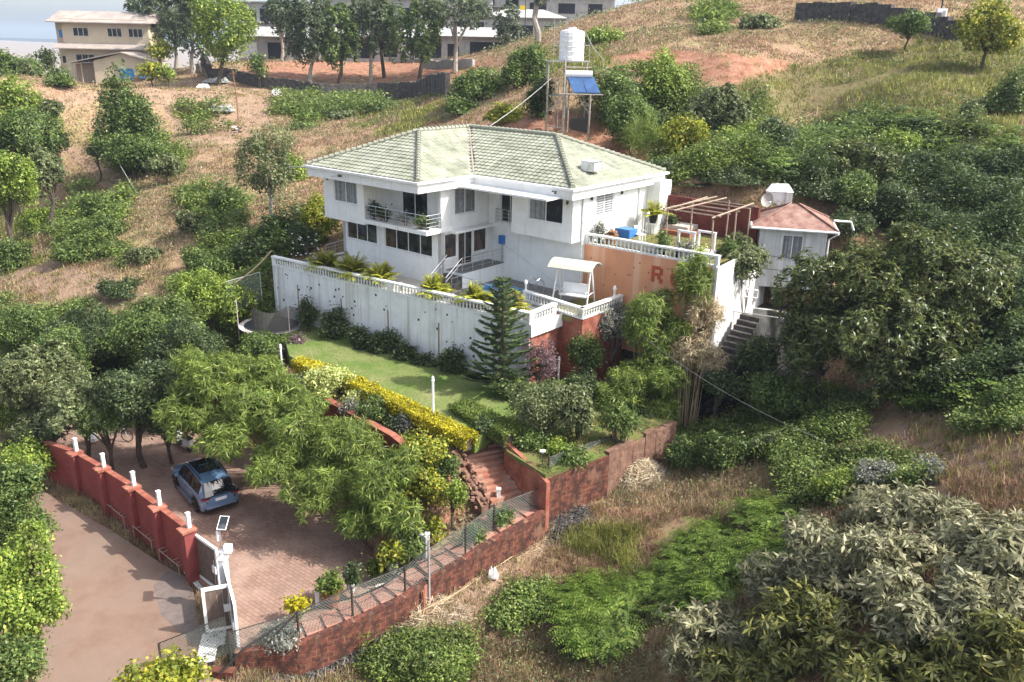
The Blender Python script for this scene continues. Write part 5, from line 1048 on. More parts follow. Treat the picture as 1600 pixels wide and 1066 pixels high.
mm = MB(); L = math.hypot(d[0], d[1]); mm.add([(0, 0, .3), (L, 0, 1.0), (L, 0, 2.6), (0, 0, 1.6)], [(0, 1, 2, 3)], 'chain_link'); o = mm.build('mesh_panel', f2); o.rotation_euler = (0, 0, math.atan2(d[1], d[0]))
# garden fence left behind the trampoline
A, B = P(355, 468, 2.2), P(408, 452, 2.4); f3 = thing('garden_fence', 'thin green mesh fence behind the trampoline', 'fence', tuple(A)); d = B-A; L = math.hypot(d[0], d[1]); mm = MB(); mm.add([(0, 0, -.8), (L, 0, -.8), (L, 0, 1.3), (0, 0, 1.1)], [(0, 1, 2, 3)], 'chain_link'); o = mm.build('mesh_panel', f3); o.rotation_euler = (0, 0, math.atan2(d[1], d[0])); m = MB(); m.tube([(0, 0, 1.1), (d[0], d[1], 1.3)], .03, 'concrete', 5); m.tube([(d[0], d[1], 1.3), (d[0], d[1], -1)], .03, 'concrete', 5); m.build('frame', f3)
# ---------------------------------------------------------------- red compound wall, white posts, racks, gates
CW = [(70, 690, -1.75), (120, 708, -1.6), (163, 733, -1.5), (210, 762, -1.45), (250, 793, -1.4), (296, 828, -1.35)]
cw = []
for i, (a, b) in enumerate(zip(CW, CW[1:])):
    nm = ['far end', 'second', 'middle', 'fourth', 'gate end'][i]; p0, p1 = np.array(P(*a)), np.array(P(*b)); ang = math.atan2(p1[1]-p0[1], p1[0]-p0[0]); L = math.dist(p0[:2], p1[:2])
    r0 = thing('compound_wall', f'red painted block wall bay, {nm} bay of the roadside wall', 'wall', (p0[0], p0[1], -3.7), ang, 'bays of the red roadside wall'); h0, h1 = p0[2]+3.7, p1[2]+3.7
    m = MB(); m.add([(.0, -.1, -.6), (L, -.1, -.6), (L, .1, -.6), (0, .1, -.6), (0, -.1, h0), (L, -.1, h1), (L, .1, h1), (0, .1, h0)], [(3, 2, 1, 0), (4, 5, 6, 7), (0, 1, 5, 4), (1, 2, 6, 5), (2, 3, 7, 6), (3, 0, 4, 7)], 'red_block_wall'); m.build('wall', r0)
    m = MB(); m.add([(.22, -.13, h0+.003), (L-.22, -.13, h1+.003), (L-.22, .13, h1+.003), (.22, .13, h0+.003), (.22, -.13, h0+.06), (L-.22, -.13, h1+.06), (L-.22, .13, h1+.06), (.22, .13, h0+.06)], [(3, 2, 1, 0), (4, 5, 6, 7), (0, 1, 5, 4), (1, 2, 6, 5), (2, 3, 7, 6), (3, 0, 4, 7)], 'red_plaster'); m.build('coping', r0)
    m = MB(); x = L; m.box(x-.19, x+.19, -.32, .17, -.6, h1+.02, 'red_paint'); m.add([(x-.28, -.42, h1+.02), (x+.28, -.42, h1+.02), (x+.28, .2, h1+.02), (x-.28, .2, h1+.02), (x-.28, -.42, h1+.12), (x+.28, -.42, h1+.12), (x+.28, .2, h1+.12), (x-.28, .2, h1+.12)], [(3, 2, 1, 0), (4, 5, 6, 7), (0, 1, 5, 4), (1, 2, 6, 5), (2, 3, 7, 6), (3, 0, 4, 7)], 'red_plaster'); m.build('pier', r0)
    lp = thing('wall_post', f'white square lamp post on the {["first", "second", "third", "fourth", "fifth"][i]} pier of the red wall counted from the trees', 'post', (p1[0], p1[1], p1[2]+.12), ang, 'white posts on the red wall'); m = MB(); m.box(-.07, .07, -.07, .07, 0, .62, WP); m.build('shaft', lp); m = MB(); m.box(-.085, .085, -.085, .085, .62, .66, WP); m.build('cap', lp)
for i, (x, y, lab) in enumerate([(190, 795, 'farthest from the gate'), (232, 830, 'middle one of the three'), (274, 868, 'nearest the gate')]):
    p = P(x, y, -3.2); rk = thing('wire_rack', f'pale open metal frame on the ground outside the red wall, {lab}', 'metal frame', (p[0], p[1], -3.72), math.radians(-42), 'metal frames along the red wall'); m = MB()
    q = [(-.85, -.3), (.85, -.3), (.85, .3), (-.85, .3)]
    for a, b in zip(q, q[1:]+q[:1]): m.tube([(*a, .55), (*b, .55)], .022, 'weathered_wood', 5)
    for u in (-.55, .3, .6): m.tube([(u, -.3, .55), (u, .3, .55)], .018, 'weathered_wood', 5)
    m.build('top', rk)
    for u, v in q: m = MB(); m.tube([(u, v, 0), (u, v, .55)], .02, 'weathered_wood', 5); m.build('leg', rk)
def gate(p0, p1, z0, h, lab, diag=False, boards='gate_board', hw=True):
    ang = math.atan2(p1[1]-p0[1], p1[0]-p0[0]); L = math.dist(p0[:2], p1[:2]); g_ = thing('gate', lab, 'gate', (p0[0], p0[1], z0), ang, 'white framed driveway gates'); m = MB(); f = .11
    m.box(0, L, -.05, .05, .08, .08+f, WP); m.box(0, L, -.05, .05, h-f, h, WP); m.box(0, f, -.05, .05, .08+f, h-f, WP); m.box(L-f, L, -.05, .05, .08+f, h-f, WP); m.build('frame', g_); m = MB(); n = max(3, int((L-2*f)/.16))
    for i in range(n): a = f+(L-2*f)*i/n; m.box(a+.006, a+(L-2*f)/n-.006, -.02, .02, .08+f+.002, h-f-.002, boards)
    m.build('boards', g_)
    if hw: m = MB(); m.box(L-.3, L-.05, -.12, -.055, h*.45, h*.6, WP); m.tube([(L-.15, -.1, h*.2), (L-.15, -.1, h*.75)], .015, 'steel', 5); m.build('latch', g_)
G0, G1, G2 = P(300, 893, -3.6), P(356, 950, -3.6), P(374, 1018, -3.6)
gate(G0, P(346, 928, -3.6), -3.6, 2.05, 'closed left gate leaf beside the end of the red wall'); gate(P(356, 945, -3.6), G2, -3.6, 2.0, 'closed gate leaf seen edge on beside the solar lamp')
gate(P(322, 991, -3.6), P(367, 982, -3.6), -3.6, 1.95, 'open gate leaf swung out over the road')
gp = thing('gate_pier', 'white gate pier carrying boxes and the solar lamp', 'pier', tuple(P(356, 948, -3.6))); m = MB(); m.box(-.14, .14, -.14, .14, 0, 2.15, WP); m.build('pier', gp); m = MB(); m.lathe([(.2, 2.15), (.24, 2.22), (.12, 2.35), (.14, 2.5), (.02, 2.6)], (0, 0, 0), WP, 10); m.build('cap', gp)
m = MB(); m.box(.1, .38, -.12, .12, 2.45, 2.75, 'white_plastic'); m.build('junction_box', gp)
sl_ = thing('solar_lamp', 'solar street lamp with tilted dark panel above the gate pier', 'solar lamp', tuple(P(356, 948, -3.6)+np.array([0, 0, 2.6]))); m = MB(); m.tube([(0, 0, 0), (0, 0, .9), (.1, 0, 1.05)], .03, 'steel', 6); m.build('pole', sl_)
m = MB(); m.tube([(-.1, -.02, .35), (-.1, -.02, .75)], .05, 'white_plastic', 6); m.build('camera', sl_)
m = MB(); m.box(-.17, .17, -.32, .32, -.015, .015, 'white_plastic'); m.box(-.145, .145, -.295, .295, .015, .02, 'dark_glass'); o = m.build('panel', sl_); o.location = (.15, 0, 1.1); o.rotation_euler = (.35, .1, .1)
# cattle grids in front of the gates
def grid_(c4, z, n, lab):
    P4 = [np.array(P(x, y, z)) for x, y in c4]; r0 = thing('drain_grate', lab, 'grate', tuple(P4[0]), 0, 'slatted steel grates at the gate'); m = MB(); o = P4[0]
    for i in range(n+1):
        a = P4[0]+(P4[1]-P4[0])*i/n-o; b = P4[3]+(P4[2]-P4[3])*i/n-o; m.tube([tuple(a+[0, 0, .1]), tuple(b+[0, 0, .1])], .04, 'balustrade_white', 4)
    m.build('bars', r0); m = MB(); q = [v-o for v in P4]; m.prism([(v[0], v[1]) for v in q], -.1, .03, 'dark_metal'); m.build('tray', r0)
grid_([(289, 898), (316, 879), (339, 921), (313, 925)], -3.75, 10, 'slatted white steel grate before the left gate leaf'); grid_([(319, 993), (354, 985), (350, 1010), (312, 1017)], -3.75, 10, 'slatted steel grate under the open gate leaf'); grid_([(312, 1018), (339, 1012), (334, 1036), (307, 1042)], -3.75, 9, 'slatted steel grate nearest the bottom of the picture')
# plants and lights along the path
def potp(x, y, z, R, H, kind, lab, pr=.2, potm='concrete', name='potted_plant', cat='potted plant', nopot=False, grp=None):
    p = P(x, y, z); root = thing(name, lab, cat, (p[0], p[1], z), 0, grp); _ts[0] += 1; zz = 0
    if not nopot: m = MB(); m.lathe([(pr*.7, 0), (pr, pr*1.8), (pr*1.1, pr*1.8), (pr*1.1, pr*2), (pr*.9, pr*2)], (0, 0, 0), potm, 10); m.build('pot', root); zz = pr*1.9
    V, Fq, mt, _, _ = crown(kind, (R, R, H), 40, _ts[0], nl=5); npmesh('foliage', V+np.array([0, 0, zz+H*.9]), Fq, mt, root); m = MB(); m.tube([(0, 0, 0), (0, 0, zz+H)], .02, 'bark', 5); m.build('stem', root)
potp(467, 966, -3.45, .38, .3, 'yhedge', 'bright yellow plant in a tall grey pot behind the fence', .2); potp(519, 944, -3.5, .5, .28, 'hedge', 'low round clipped green bush in a planter beside the white bollard', .35, 'terracotta'); potp(549, 925, -3.3, .32, .45, 'dark', 'dark green shrub in a white pot by the path', .17, 'white_plastic')
potp(590, 898, -3.25, .35, .3, 'hedge', 'green clipped bush left of the yellow plant', .2, 'concrete', nopot=True, name='shrub', cat='shrub'); potp(614, 894, -3.0, .55, .38, 'yelgreen', 'spiky yellow green plant at the end of the bamboo', .22, 'concrete'); potp(681, 838, -2.35, .4, .35, 'yelgreen', 'orange green round bush beside the concrete wall end', .25, nopot=True, name='shrub', cat='shrub')
potp(787, 815, -1.85, .55, .3, 'mid', 'fresh green shrub behind the fence below the steps', nopot=True, name='shrub', cat='shrub'); potp(740, 845, -2.1, .4, .3, 'mid', 'small weedy bush at the fence foot on the path', nopot=True, name='shrub', cat='shrub'); potp(436, 1003, -3.4, .9, .2, 'silver', 'low grey green ground plant beside the gate fence', nopot=True, name='shrub', cat='shrub')
for x, y, z, lab in [(497, 946, -3.5, 'white bollard left of the round clipped bush'), (779, 784, -1.7, 'white bollard at the bottom of the garden steps'), (668, 855, -2.5, 'white bollard at the fence by the concrete wall')]:
    p = P(x, y, z); b_ = thing('bollard', lab, 'bollard', (p[0], p[1], z), 0, 'white bollards beside the path'); m = MB(); m.box(-.08, .08, -.08, .08, 0, .6, WP); m.build('shaft', b_); m = MB(); m.box(-.1, .1, -.1, .1, .6, .66, WP); m.build('cap', b_)
for x, y, h, lab in [(847, 735, .9, 'small white garden lamp at the corner of the lower lawn'), (632, 868, 1.9, 'thin garden lamp with white head among the path shrubs'), (706, 742, 2.0, 'thin dark lamp stake with pale head left of the steps')]:
    z = {847: -.2, 632: -2.8, 706: -1.2}[x]; p = P(x, y, z); b_ = thing('garden_lamp', lab, 'garden lamp', (p[0], p[1], z)); m = MB(); m.tube([(0, 0, 0), (0, 0, h)], .02, 'dark_metal', 5); m.build('stake', b_); m = MB(); m.box(-.12, .12, -.08, .08, h, h+.05, 'lamp_white'); m.lathe([(.04, h-.08), (.05, h)], (0, 0, 0), 'lamp_white', 8); m.build('head', b_)
for x, y, lab in [(455, 988, 'short pale kerb slab under the yellow potted plant'), (606, 914, 'pale kerb slab under the spiky yellow plant')]:
    p = P(x, y, -3.4); b_ = MB(); b_.box(-.5, .5, -.12, .12, 0, .14, 'pale_stone'); o = b_.build('kerb_slab'); o.location = (p[0], p[1], -3.5); o.rotation_euler = (0, 0, .35); tag(o, lab, 'kerb slab')
for i, (x, y, L, a) in enumerate([(365, 598, 0, 0)][:0]): pass

# ---------------------------------------------------------------- parked car
def car():
    pc = (P(270, 752, -3.6)+P(330, 806, -3.6))/2; A, B = P(322, 808, -3.5), P(278, 762, -3.5)
    ctr = P(322, 775, -3.2); root = thing('parked_car', 'blue grey sport utility car with black sunroof parked on the brick driveway', 'car', (-14.6, 35.95, -3.6), math.radians(129))
    # stations along x (front +), with half width, sill z, belt z, roof z, roof half width
    st = [(-2.18, .62, .42, .70, .72, .60), (-2.14, .82, .34, .92, .98, .74), (-2.0, .89, .28, 1.0, 1.18, .70), (-1.72, .91, .26, 1.02, 1.52, .62), (-1.45, .92, .25, 1.02, 1.60, .62), (-.9, .92, .25, 1.0, 1.66, .62), (-.2, .92, .25, .98, 1.68, .62), (.35, .92, .25, .97, 1.64, .61), (.72, .92, .25, .97, 1.52, .60), (1.12, .92, .25, .97, 1.22, .64), (1.32, .91, .25, .97, 1.05, .72), (1.7, .90, .27, .95, 1.0, .66), (2.02, .86, .3, .88, .93, .6), (2.2, .74, .34, .74, .82, .55), (2.25, .6, .45, .62, .66, .5)]
    rows = []
    for x, w_, z0, zb, zr, wr in st: rows.append([(x, -w_*.96, z0), (x, -w_, (z0+zb)*.5), (x, -w_*.985, zb-.06), (x, -w_*.93, zb), (x, -(wr+.04), zr-.04), (x, -wr+.06, zr), (x, -wr*.4, zr+.02), (x, wr*.4, zr+.02), (x, wr-.06, zr), (x, (wr+.04), zr-.04), (x, w_*.93, zb), (x, w_*.985, zb-.06), (x, w_, (z0+zb)*.5), (x, w_*.96, z0)])
    n = 14; V = [p for r in rows for p in r]; body = []; side = []; wind = []; rear = []; sun = []
    for i in range(len(rows)-1):
        for j in range(n-1):
            f = (i*n+j, i*n+j+1, (i+1)*n+j+1, (i+1)*n+j)
            x = (st[i][0]+st[i+1][0])/2
            if j in (3, 9) and -1.75 < x < 1.0: side.append(f)
            elif j in (4, 5, 6, 7, 8) and .72 < x < 1.25: wind.append(f)
            elif j in (4, 5, 6, 7, 8) and -2.1 < x < -1.75: rear.append(f)
            elif j == 6 and -.95 < x < .4: sun.append(f)
            else: body.append(f)
    b = MB(); b.add(V, body, 'car_paint'); b.add(V, [tuple(range(n-1, -1, -1)), tuple((len(rows)-1)*n+k for k in range(n))], 'car_paint')
    o = b.build('body', root, smooth=True)
    def part(nm, faces, mt, off=0):
        m = MB(); m.add(V, faces, mt); o = m.build(nm, root); return o
    part('side_window', side, 'car_glass'); part('windscreen', wind, 'car_glass'); part('rear_window', rear, 'car_glass')
    m = MB(); m.add([(.42, -.5, 1.69), (.42, .5, 1.69), (-1.0, .5, 1.71), (-1.0, -.5, 1.71), (.42, -.5, 1.66), (.42, .5, 1.66), (-1.0, .5, 1.68), (-1.0, -.5, 1.68)], [(0, 1, 2, 3), (4, 7, 6, 5), (0, 4, 5, 1), (1, 5, 6, 2), (2, 6, 7, 3), (3, 7, 4, 0)], 'car_glass'); m.build('sunroof', root); part('roof_panel', sun, 'car_paint')
    for sgn in (-1, 1):
        m = MB(); m.tube([(-1.5, sgn*.62, 1.62), (-1.2, sgn*.62, 1.7), (.2, sgn*.62, 1.73), (.55, sgn*.61, 1.62)], .03, 'car_black', 6); m.build('roof_rail', root)
        m = MB(); m.box(.72, .95, min(sgn*.93, sgn*1.1), max(sgn*.93, sgn*1.1), .98, 1.14, 'car_paint'); m.build('mirror', root)
        m = MB(); m.box(-.95, .95, min(sgn*.9, sgn*1.02), max(sgn*.9, sgn*1.02), .27, .33, 'steel'); m.build('side_step', root)
        m = MB(); m.box(-2.2, -2.1, min(sgn*.5, sgn*.84), max(sgn*.5, sgn*.84), .88, .93, 'red_lamp'); m.build('tail_lamp', root)
        m = MB(); m.box(1.95, 2.17, min(sgn*.5, sgn*.84), max(sgn*.5, sgn*.84), .66, .78, 'lamp_white'); m.build('headlight', root)
        for px_ in (-.55, .25): m = MB(); m.tube([(px_-.02, sgn*.86, 1.0), (px_-.05, sgn*.66, 1.62)], .03, 'car_black', 4); m.build('door_pillar', root)
        m = MB(); m.box(-1.0, -.85, min(sgn*.92, sgn*.96), max(sgn*.92, sgn*.96), .82, .85, 'steel'); m.box(.0, .15, min(sgn*.92, sgn*.96), max(sgn*.92, sgn*.96), .82, .85, 'steel'); m.build('door_handle', root)
        for x in (-1.33, 1.38):
            m = MB(); a = [(x+.36*math.cos(t), sgn*.78, .36+.36*math.sin(t)) for t in np.linspace(0, 6.283, 21)[:-1]]; c2 = [(p[0], sgn*.95, p[2]) for p in a]; m.add(a+c2, [tuple(range(20)), tuple(range(39, 19, -1))]+[(k, 20+k, 20+(k+1) % 20, (k+1) % 20) for k in range(20)], 'tyre'); wh = m.build('wheel', root)
            m = MB(); a = [(x+.24*math.cos(t), sgn*.955, .36+.24*math.sin(t)) for t in np.linspace(0, 6.283, 17)[:-1]]; m.add(a+[(x, sgn*.93, .36)], [(k, (k+1) % 16, 16) for k in range(0, 16, 2)]+[(k, (k+1) % 16, 16) for k in range(1, 16, 4)], 'rim'); m.build('rim', wh)
            m = MB(); m.tube([(x+.43*math.cos(t), sgn*.9, .36+.43*math.sin(t)) for t in np.linspace(-.1, 3.24, 12)], .045, 'car_black', 5); m.build('wheel_arch', root)
    m = MB(); m.box(-2.22, -2.17, -.26, .26, .72, .84, 'white_plastic'); m.build('number_plate', root); m = MB(); m.box(-2.19, -2.08, -.88, .88, .955, .985, 'car_black'); m.build('lamp_bar', root)
    m = MB(); m.box(-2.24, -2.0, -.78, .78, .28, .42, 'car_black'); m.box(-2.26, -2.2, -.7, .7, .42, .45, 'steel'); m.build('bumper', root)
    m = MB(); m.add([(-1.35, -.02, 1.63), (-1.1, -.02, 1.66), (-1.35, .02, 1.63), (-1.1, .02, 1.66), (-1.33, 0, 1.78)], [(0, 1, 4), (1, 3, 4), (3, 2, 4), (2, 0, 4)], 'car_paint'); m.build('fin_antenna', root)
    m = MB(); m.add([(-2.1, -.62, 1.14), (-2.1, .62, 1.14), (-1.72, .6, 1.56), (-1.72, -.6, 1.56)], [(0, 1, 2, 3)], 'car_glass'); 
car()
def bicycle(x, y, lab):
    p = P(x, y, -3.6); root = thing('bicycle', lab, 'bicycle', (p[0], p[1], -3.55), math.radians(-8))
    for cx in (-.52, .52): m = MB(); m.tube([(cx+.34*math.cos(t), 0, .35+.34*math.sin(t)) for t in np.linspace(0, 6.283, 19)], .028, 'tyre', 6); wh = m.build('wheel', root); m = MB(); [m.tube([(cx, 0, .35), (cx+.32*math.cos(t), 0, .35+.32*math.sin(t))], .004, 'steel', 3) for t in np.linspace(0, 6.28, 9)[:-1]]; m.build('spokes', wh)
    m = MB(); 
    for a, b in [((-.52, .35), (-.05, .32)), ((-.52, .35), (-.15, .8)), ((-.05, .32), (-.18, .85)), ((-.05, .32), (.36, .78)), ((-.15, .8), (.34, .86)), ((.34, .95), (.52, .35))]: m.tube([(a[0], 0, a[1]), (b[0], 0, b[1])], .028, 'white_paint', 6)
    m.build('frame', root); m = MB(); m.box(-.3, -.06, -.06, .06, .88, .93, 'black_plastic'); m.build('saddle', root); m = MB(); m.tube([(.3, -.3, 1.0), (.33, 0, .97), (.3, .3, 1.0)], .02, 'black_plastic', 6); m.build('handlebar', root); m = MB(); m.tube([(-.05, -.12, .22), (-.05, .12, .42)], .015, 'black_plastic', 5); m.build('pedals', root)
bicycle(186, 690, 'white framed bicycle parked in the shade of the trees')
def scooter():
    p = P(288, 700, -3.6); root = thing('scooter', 'black and white scooter half hidden in the shade behind the car', 'scooter', (p[0], p[1], -3.6), math.radians(140))
    for cx in (-.55, .6): m = MB(); m.tube([(cx+.2*math.cos(t), 0, .24+.2*math.sin(t)) for t in np.linspace(0, 6.283, 15)], .06, 'tyre', 6); m.build('wheel', root)
    m = MB(); m.add([(-.8, -.16, .35), (-.8, .16, .35), (-.2, .2, .3), (-.2, -.2, .3), (-.85, -.12, .72), (-.85, .12, .72), (-.2, .16, .7), (-.2, -.16, .7)], [(3, 2, 1, 0), (4, 5, 6, 7), (0, 1, 5, 4), (1, 2, 6, 5), (2, 3, 7, 6), (3, 0, 4, 7)], 'white_plastic'); m.add([(.35, -.2, .35), (.35, .2, .35), (.5, .12, .95), (.5, -.12, .95), (.42, -.2, .35), (.42, .2, .35), (.56, .12, .95), (.56, -.12, .95)], [(0, 3, 2, 1), (4, 5, 6, 7), (0, 1, 5, 4), (1, 2, 6, 5), (2, 3, 7, 6), (3, 0, 4, 7)], 'white_plastic'); m.box(-.2, .4, -.15, .15, .25, .31, 'black_plastic'); m.build('body', root)
    m = MB(); m.box(-.8, -.15, -.14, .14, .72, .8, 'black_plastic'); m.build('seat', root); m = MB(); m.tube([(.5, -.32, 1.02), (.52, 0, .98), (.5, .32, 1.02)], .025, 'black_plastic', 6); m.tube([(.52, 0, .98), (.6, 0, .24)], .03, 'black_plastic', 6); m.build('handlebar', root)
scooter()
m = MB(); r = random.Random(8); m.lathe([(.1, 0), (.28, .1), (.3, .3), (.15, .5), (.05, .55)], (0, 0, 0), 'white_plastic', 8); o = m.build('cloth_bundle'); p = P(146, 692, -3.6); o.location = (p[0], p[1], -3.55); tag(o, 'pale crumpled bundle on the ground left of the bicycle', 'bundle')

# ---------------------------------------------------------------- water tank tower and solar heater
TG = ground(880, 196, 60); tx, ty, tz = 3.95, 65.5, 11.4
tw = thing('water_tank', 'tall white water tank on a steel frame tower above the villa', 'water tank', (tx, ty, tz), 0); zp = 4.75
m = MB(); m.lathe([(.86, 0), (.9, .05), (.9, 1.9), (.84, 2.05), (.3, 2.2), (.28, 2.3)], (-.05, 0, zp+.08), 'white_plastic', 20); 
for k in range(5): m.lathe([(.905, 0), (.93, .03), (.905, .06)], (-.05, 0, zp+.3+k*.36), 'white_plastic', 20)
m.build('tank', tw); m = MB(); m.box(-1.9, 1.3, -1.1, 1.1, zp, zp+.08, 'concrete'); m.build('platform', tw)
for x, y in [(-1.75, -1), (-.5, -1.0), (-1.75, 1), (-.3, 1), (1.2, 1)]: m = MB(); m.tube([(x, y, -.3), (x, y, zp)], .075, 'pale_bark' if y < 0 else 'concrete', 7); m.build('leg', tw)
m = MB()
for a, b in [((-1.75, -1, 2.4), (-.5, -1, 2.4)), ((-1.75, -1, .2), (-.5, -1, .1)), ((-1.75, 1, 2.4), (1.2, 1, 2.4)), ((-1.75, -1, 1.2), (-.5, -1, 2.4)), ((-1.2, -1.05, 0), (-1.2, -1.05, 3.6)), ((-.95, -1.05, 0), (-.95, -1.05, 3.6))]: m.tube([a, b], .035, 'concrete', 5)
m.build('brace', tw); m = MB()
for x, y in [(-1.4, -1), (-.45, -1), (1.2, -1), (.9, 1)]: m.tube([(x, y, zp), (x, y, zp+1.6+(x < 0)*1.3)], .022, 'concrete', 5); m.build('guard_pipe', tw); m = MB()
m.tube([(-1.8, -1, zp+2.3), (-.8, -1, zp+2.3)], .022, 'concrete', 5); m.tube([(-1.4, -1, zp+1.1), (1.2, -1, zp+1.15)], .022, 'concrete', 5); m.build('guard_pipe', tw); m = MB(); m.tube([(.8, -.4, zp+2.2), (1.4, -.8, zp+1.1), (2.3, -1.2, zp+.1)], .03, 'concrete', 5); m.build('overflow_pipe', tw)
sh_ = thing('solar_heater', 'blue solar water heater panels with white cylinder on a steel frame', 'solar heater', (tx+.2, ty-1.6, tz), 0)
m = MB(); m.tube([(-.75, .2, 3.95), (1.25, .2, 3.95)], .24, 'white_plastic', 14); m.build('cylinder', sh_)
for k in range(2):
    m = MB(); x0 = -.55+k*.98; m.add([(x0, .05, 3.75), (x0+.93, .05, 3.75), (x0+1.33, -1.2, 2.75), (x0+.4, -1.2, 2.75), (x0, .05, 3.69), (x0+.93, .05, 3.69), (x0+1.33, -1.2, 2.69), (x0+.4, -1.2, 2.69)], [(0, 3, 2, 1), (4, 5, 6, 7), (0, 1, 5, 4), (1, 2, 6, 5), (2, 3, 7, 6), (3, 0, 4, 7)], 'blue_panel'); m.build('panel', sh_)
m = MB()
for a, b, r_ in [((-.8, -.6, -.4), (-.8, -.6, 4.9), .09), ((1.05, -1.2, -.6), (1.05, -1.2, 2.6), .085), ((-1.1, -1.2, 2.6), (2.0, -1.2, 2.6), .05), ((-.6, .1, 3.7), (1.0, -1.2, 1.3), .04), ((-.3, .1, 3.7), (.9, -1.1, 1.8), .03), ((-.4, 0.3, -.2), (-.4, .3, 3.8), .06), ((-.7, .2, 4.4), (1.2, .2, 4.4), .05)]: m.tube([a, b], r_, 'pale_bark', 6)
m.build('frame', sh_)
p = ground(905, 200, 56); bx_ = thing('black_box', 'black metal box with a small pipe trestle below the solar heater', 'box', (p[0], p[1], p[2]-.3)); m = MB(); m.box(-.6, .6, -.4, .4, 0, .95, 'dark_metal'); m.build('box', bx_); m = MB(); m.tube([(-.3, 0, .95), (0, 0, 1.9), (.1, 0, 1.9)], .03, 'concrete', 5); m.tube([(.1, 0, 1.9), (.7, 0, 1.85), (.8, 0, 1.2)], .03, 'concrete', 5); m.build('trestle', bx_)
# ---------------------------------------------------------------- distant buildings
def box_building(name, lab, cat, c, rz, group=None): return thing(name, lab, cat, c, rz, group)
bx, by, _ = PD(165, 110, 146); bz = 9.5
bd = thing('apartment_house', 'three storey cream building with long sloped tin roofs on the far left hill', 'building', (bx, by, bz), math.radians(3)); bd.scale = (.93, 1, 1)
m = MB(); m.box(-6.6, 8.2, 0, 7, -1, 10.6, 'cream_wall'); m.box(-8.2, -6.6, 1.2, 7, -1, 10.2, 'cream_wall'); m.build('wall', bd)
m = MB(); m.add([(-8.8, -1.0, 10.1), (9.2, -1.0, 10.1), (9.2, 3.5, 11.9), (-8.2, 3.5, 11.9), (-8.8, 8, 10.1), (9.2, 8, 10.1), (-8.8, -1, 9.95), (9.2, -1, 9.95)], [(0, 1, 2, 3), (3, 2, 5, 4), (0, 6, 7, 1), (0, 3, 4), (1, 5, 2)], 'tin_roof'); m.build('roof', bd)
m = MB(); m.add([(-7.6, -1.6, 6.1), (8.6, -1.6, 6.1), (8.6, 0, 6.9), (-7.6, 0, 6.9), (-7.6, -1.6, 5.95), (8.6, -1.6, 5.95)], [(0, 1, 2, 3), (0, 4, 5, 1)], 'tin_roof'); m.build('canopy', bd)
for x, z, wd_ in [(-3.4, 8.6, 2.6), (2.4, 8.6, 2.4), (6.0, 8.6, 2.4), (-3.2, 4.5, 3.2), (2.9, 4.5, 2.4), (6.6, 4.5, 2.4)]:
    f_ = MB(); f_.box(x-wd_/2-.1, x+wd_/2+.1, -.08, 0, z-.7, z-.6, 'pale_stone'); f_.box(x-wd_/2-.1, x+wd_/2+.1, -.08, 0, z+.6, z+.7, 'pale_stone')
    for k in range(4): f_.box(x-wd_/2-.05+k*wd_/3, x-wd_/2+.05+k*wd_/3, -.07, 0, z-.6, z+.6, 'pale_stone')
    f_ = f_.build('window', bd); g = MB(); g.box(x-wd_/2, x+wd_/2, -.04, -.01, z-.6, z+.6, 'dark_glass'); g.build('pane', f_)
for z in (8.2, 4.2, 1.0): g = MB(); g.box(-7.7, -7.0, 1.12, 1.19, z-.5, z+.6, 'dark_glass' if z < 8 else 'sky_blue'); g.build('window', bd)
an = thing('annexe', 'low gabled cream house with a bright blue window in front of the tall building', 'house', (*PD(178, 110, 138)[:2], 9.9), math.radians(3))
m = MB(); 
for q in [[(-3.2, 0), (5.2, 0)]]: m.add([(-3, 0, -1), (5.2, 0, -1), (5.2, 0, 4.3), (1.6, 0, 5.2), (-3, 0, 3.9), (-3, 6, -1), (5.2, 6, -1), (5.2, 6, 4.3), (1.6, 6, 5.2), (-3, 6, 3.9)], [(0, 1, 2, 3, 4), (9, 8, 7, 6, 5), (0, 5, 6, 1), (1, 6, 7, 2), (4, 9, 5, 0)], 'cream_wall')
m.box(-6.6, -3.02, 2, 6, -1, 3.4, 'weathered_wood'); m.box(-6.8, -3.0, .0, 2, -1.2, .1, 'concrete'); m.build('wall', an)
m = MB(); m.add([(-7.4, -.6, 3.5), (1.5, -.6, 5.35), (6.6, -.6, 3.9), (6.6, 6.5, 3.9), (1.5, 6.5, 5.35), (-7.4, 6.5, 3.5)], [(0, 1, 4, 5), (1, 2, 3, 4)], 'tin_roof'); m.add([(-7.4, -.6, 3.38), (1.5, -.6, 5.2), (6.6, -.6, 3.78), (-7.4, -.6, 3.5), (1.5, -.6, 5.35), (6.6, -.6, 3.9)], [(0, 1, 4, 3), (1, 2, 5, 4)], 'tin_roof'); m.build('roof', an)
f_ = MB(); f_.box(.7, 3.1, -.1, 0, .9, 1.0, 'pale_stone'); f_.box(.7, 3.1, -.25, 0, 2.9, 3.05, 'pale_stone'); f_ = f_.build('window', an); g = MB(); g.box(.8, 3.0, -.06, -.01, 1.0, 2.9, 'sky_blue'); g.build('shutter', f_)
m = MB()
for x in (-6.3, -5.0): m.tube([(x, .2, 0), (x, .2, 3.6)], .07, 'cream_wall', 6)
m.build('post', an)
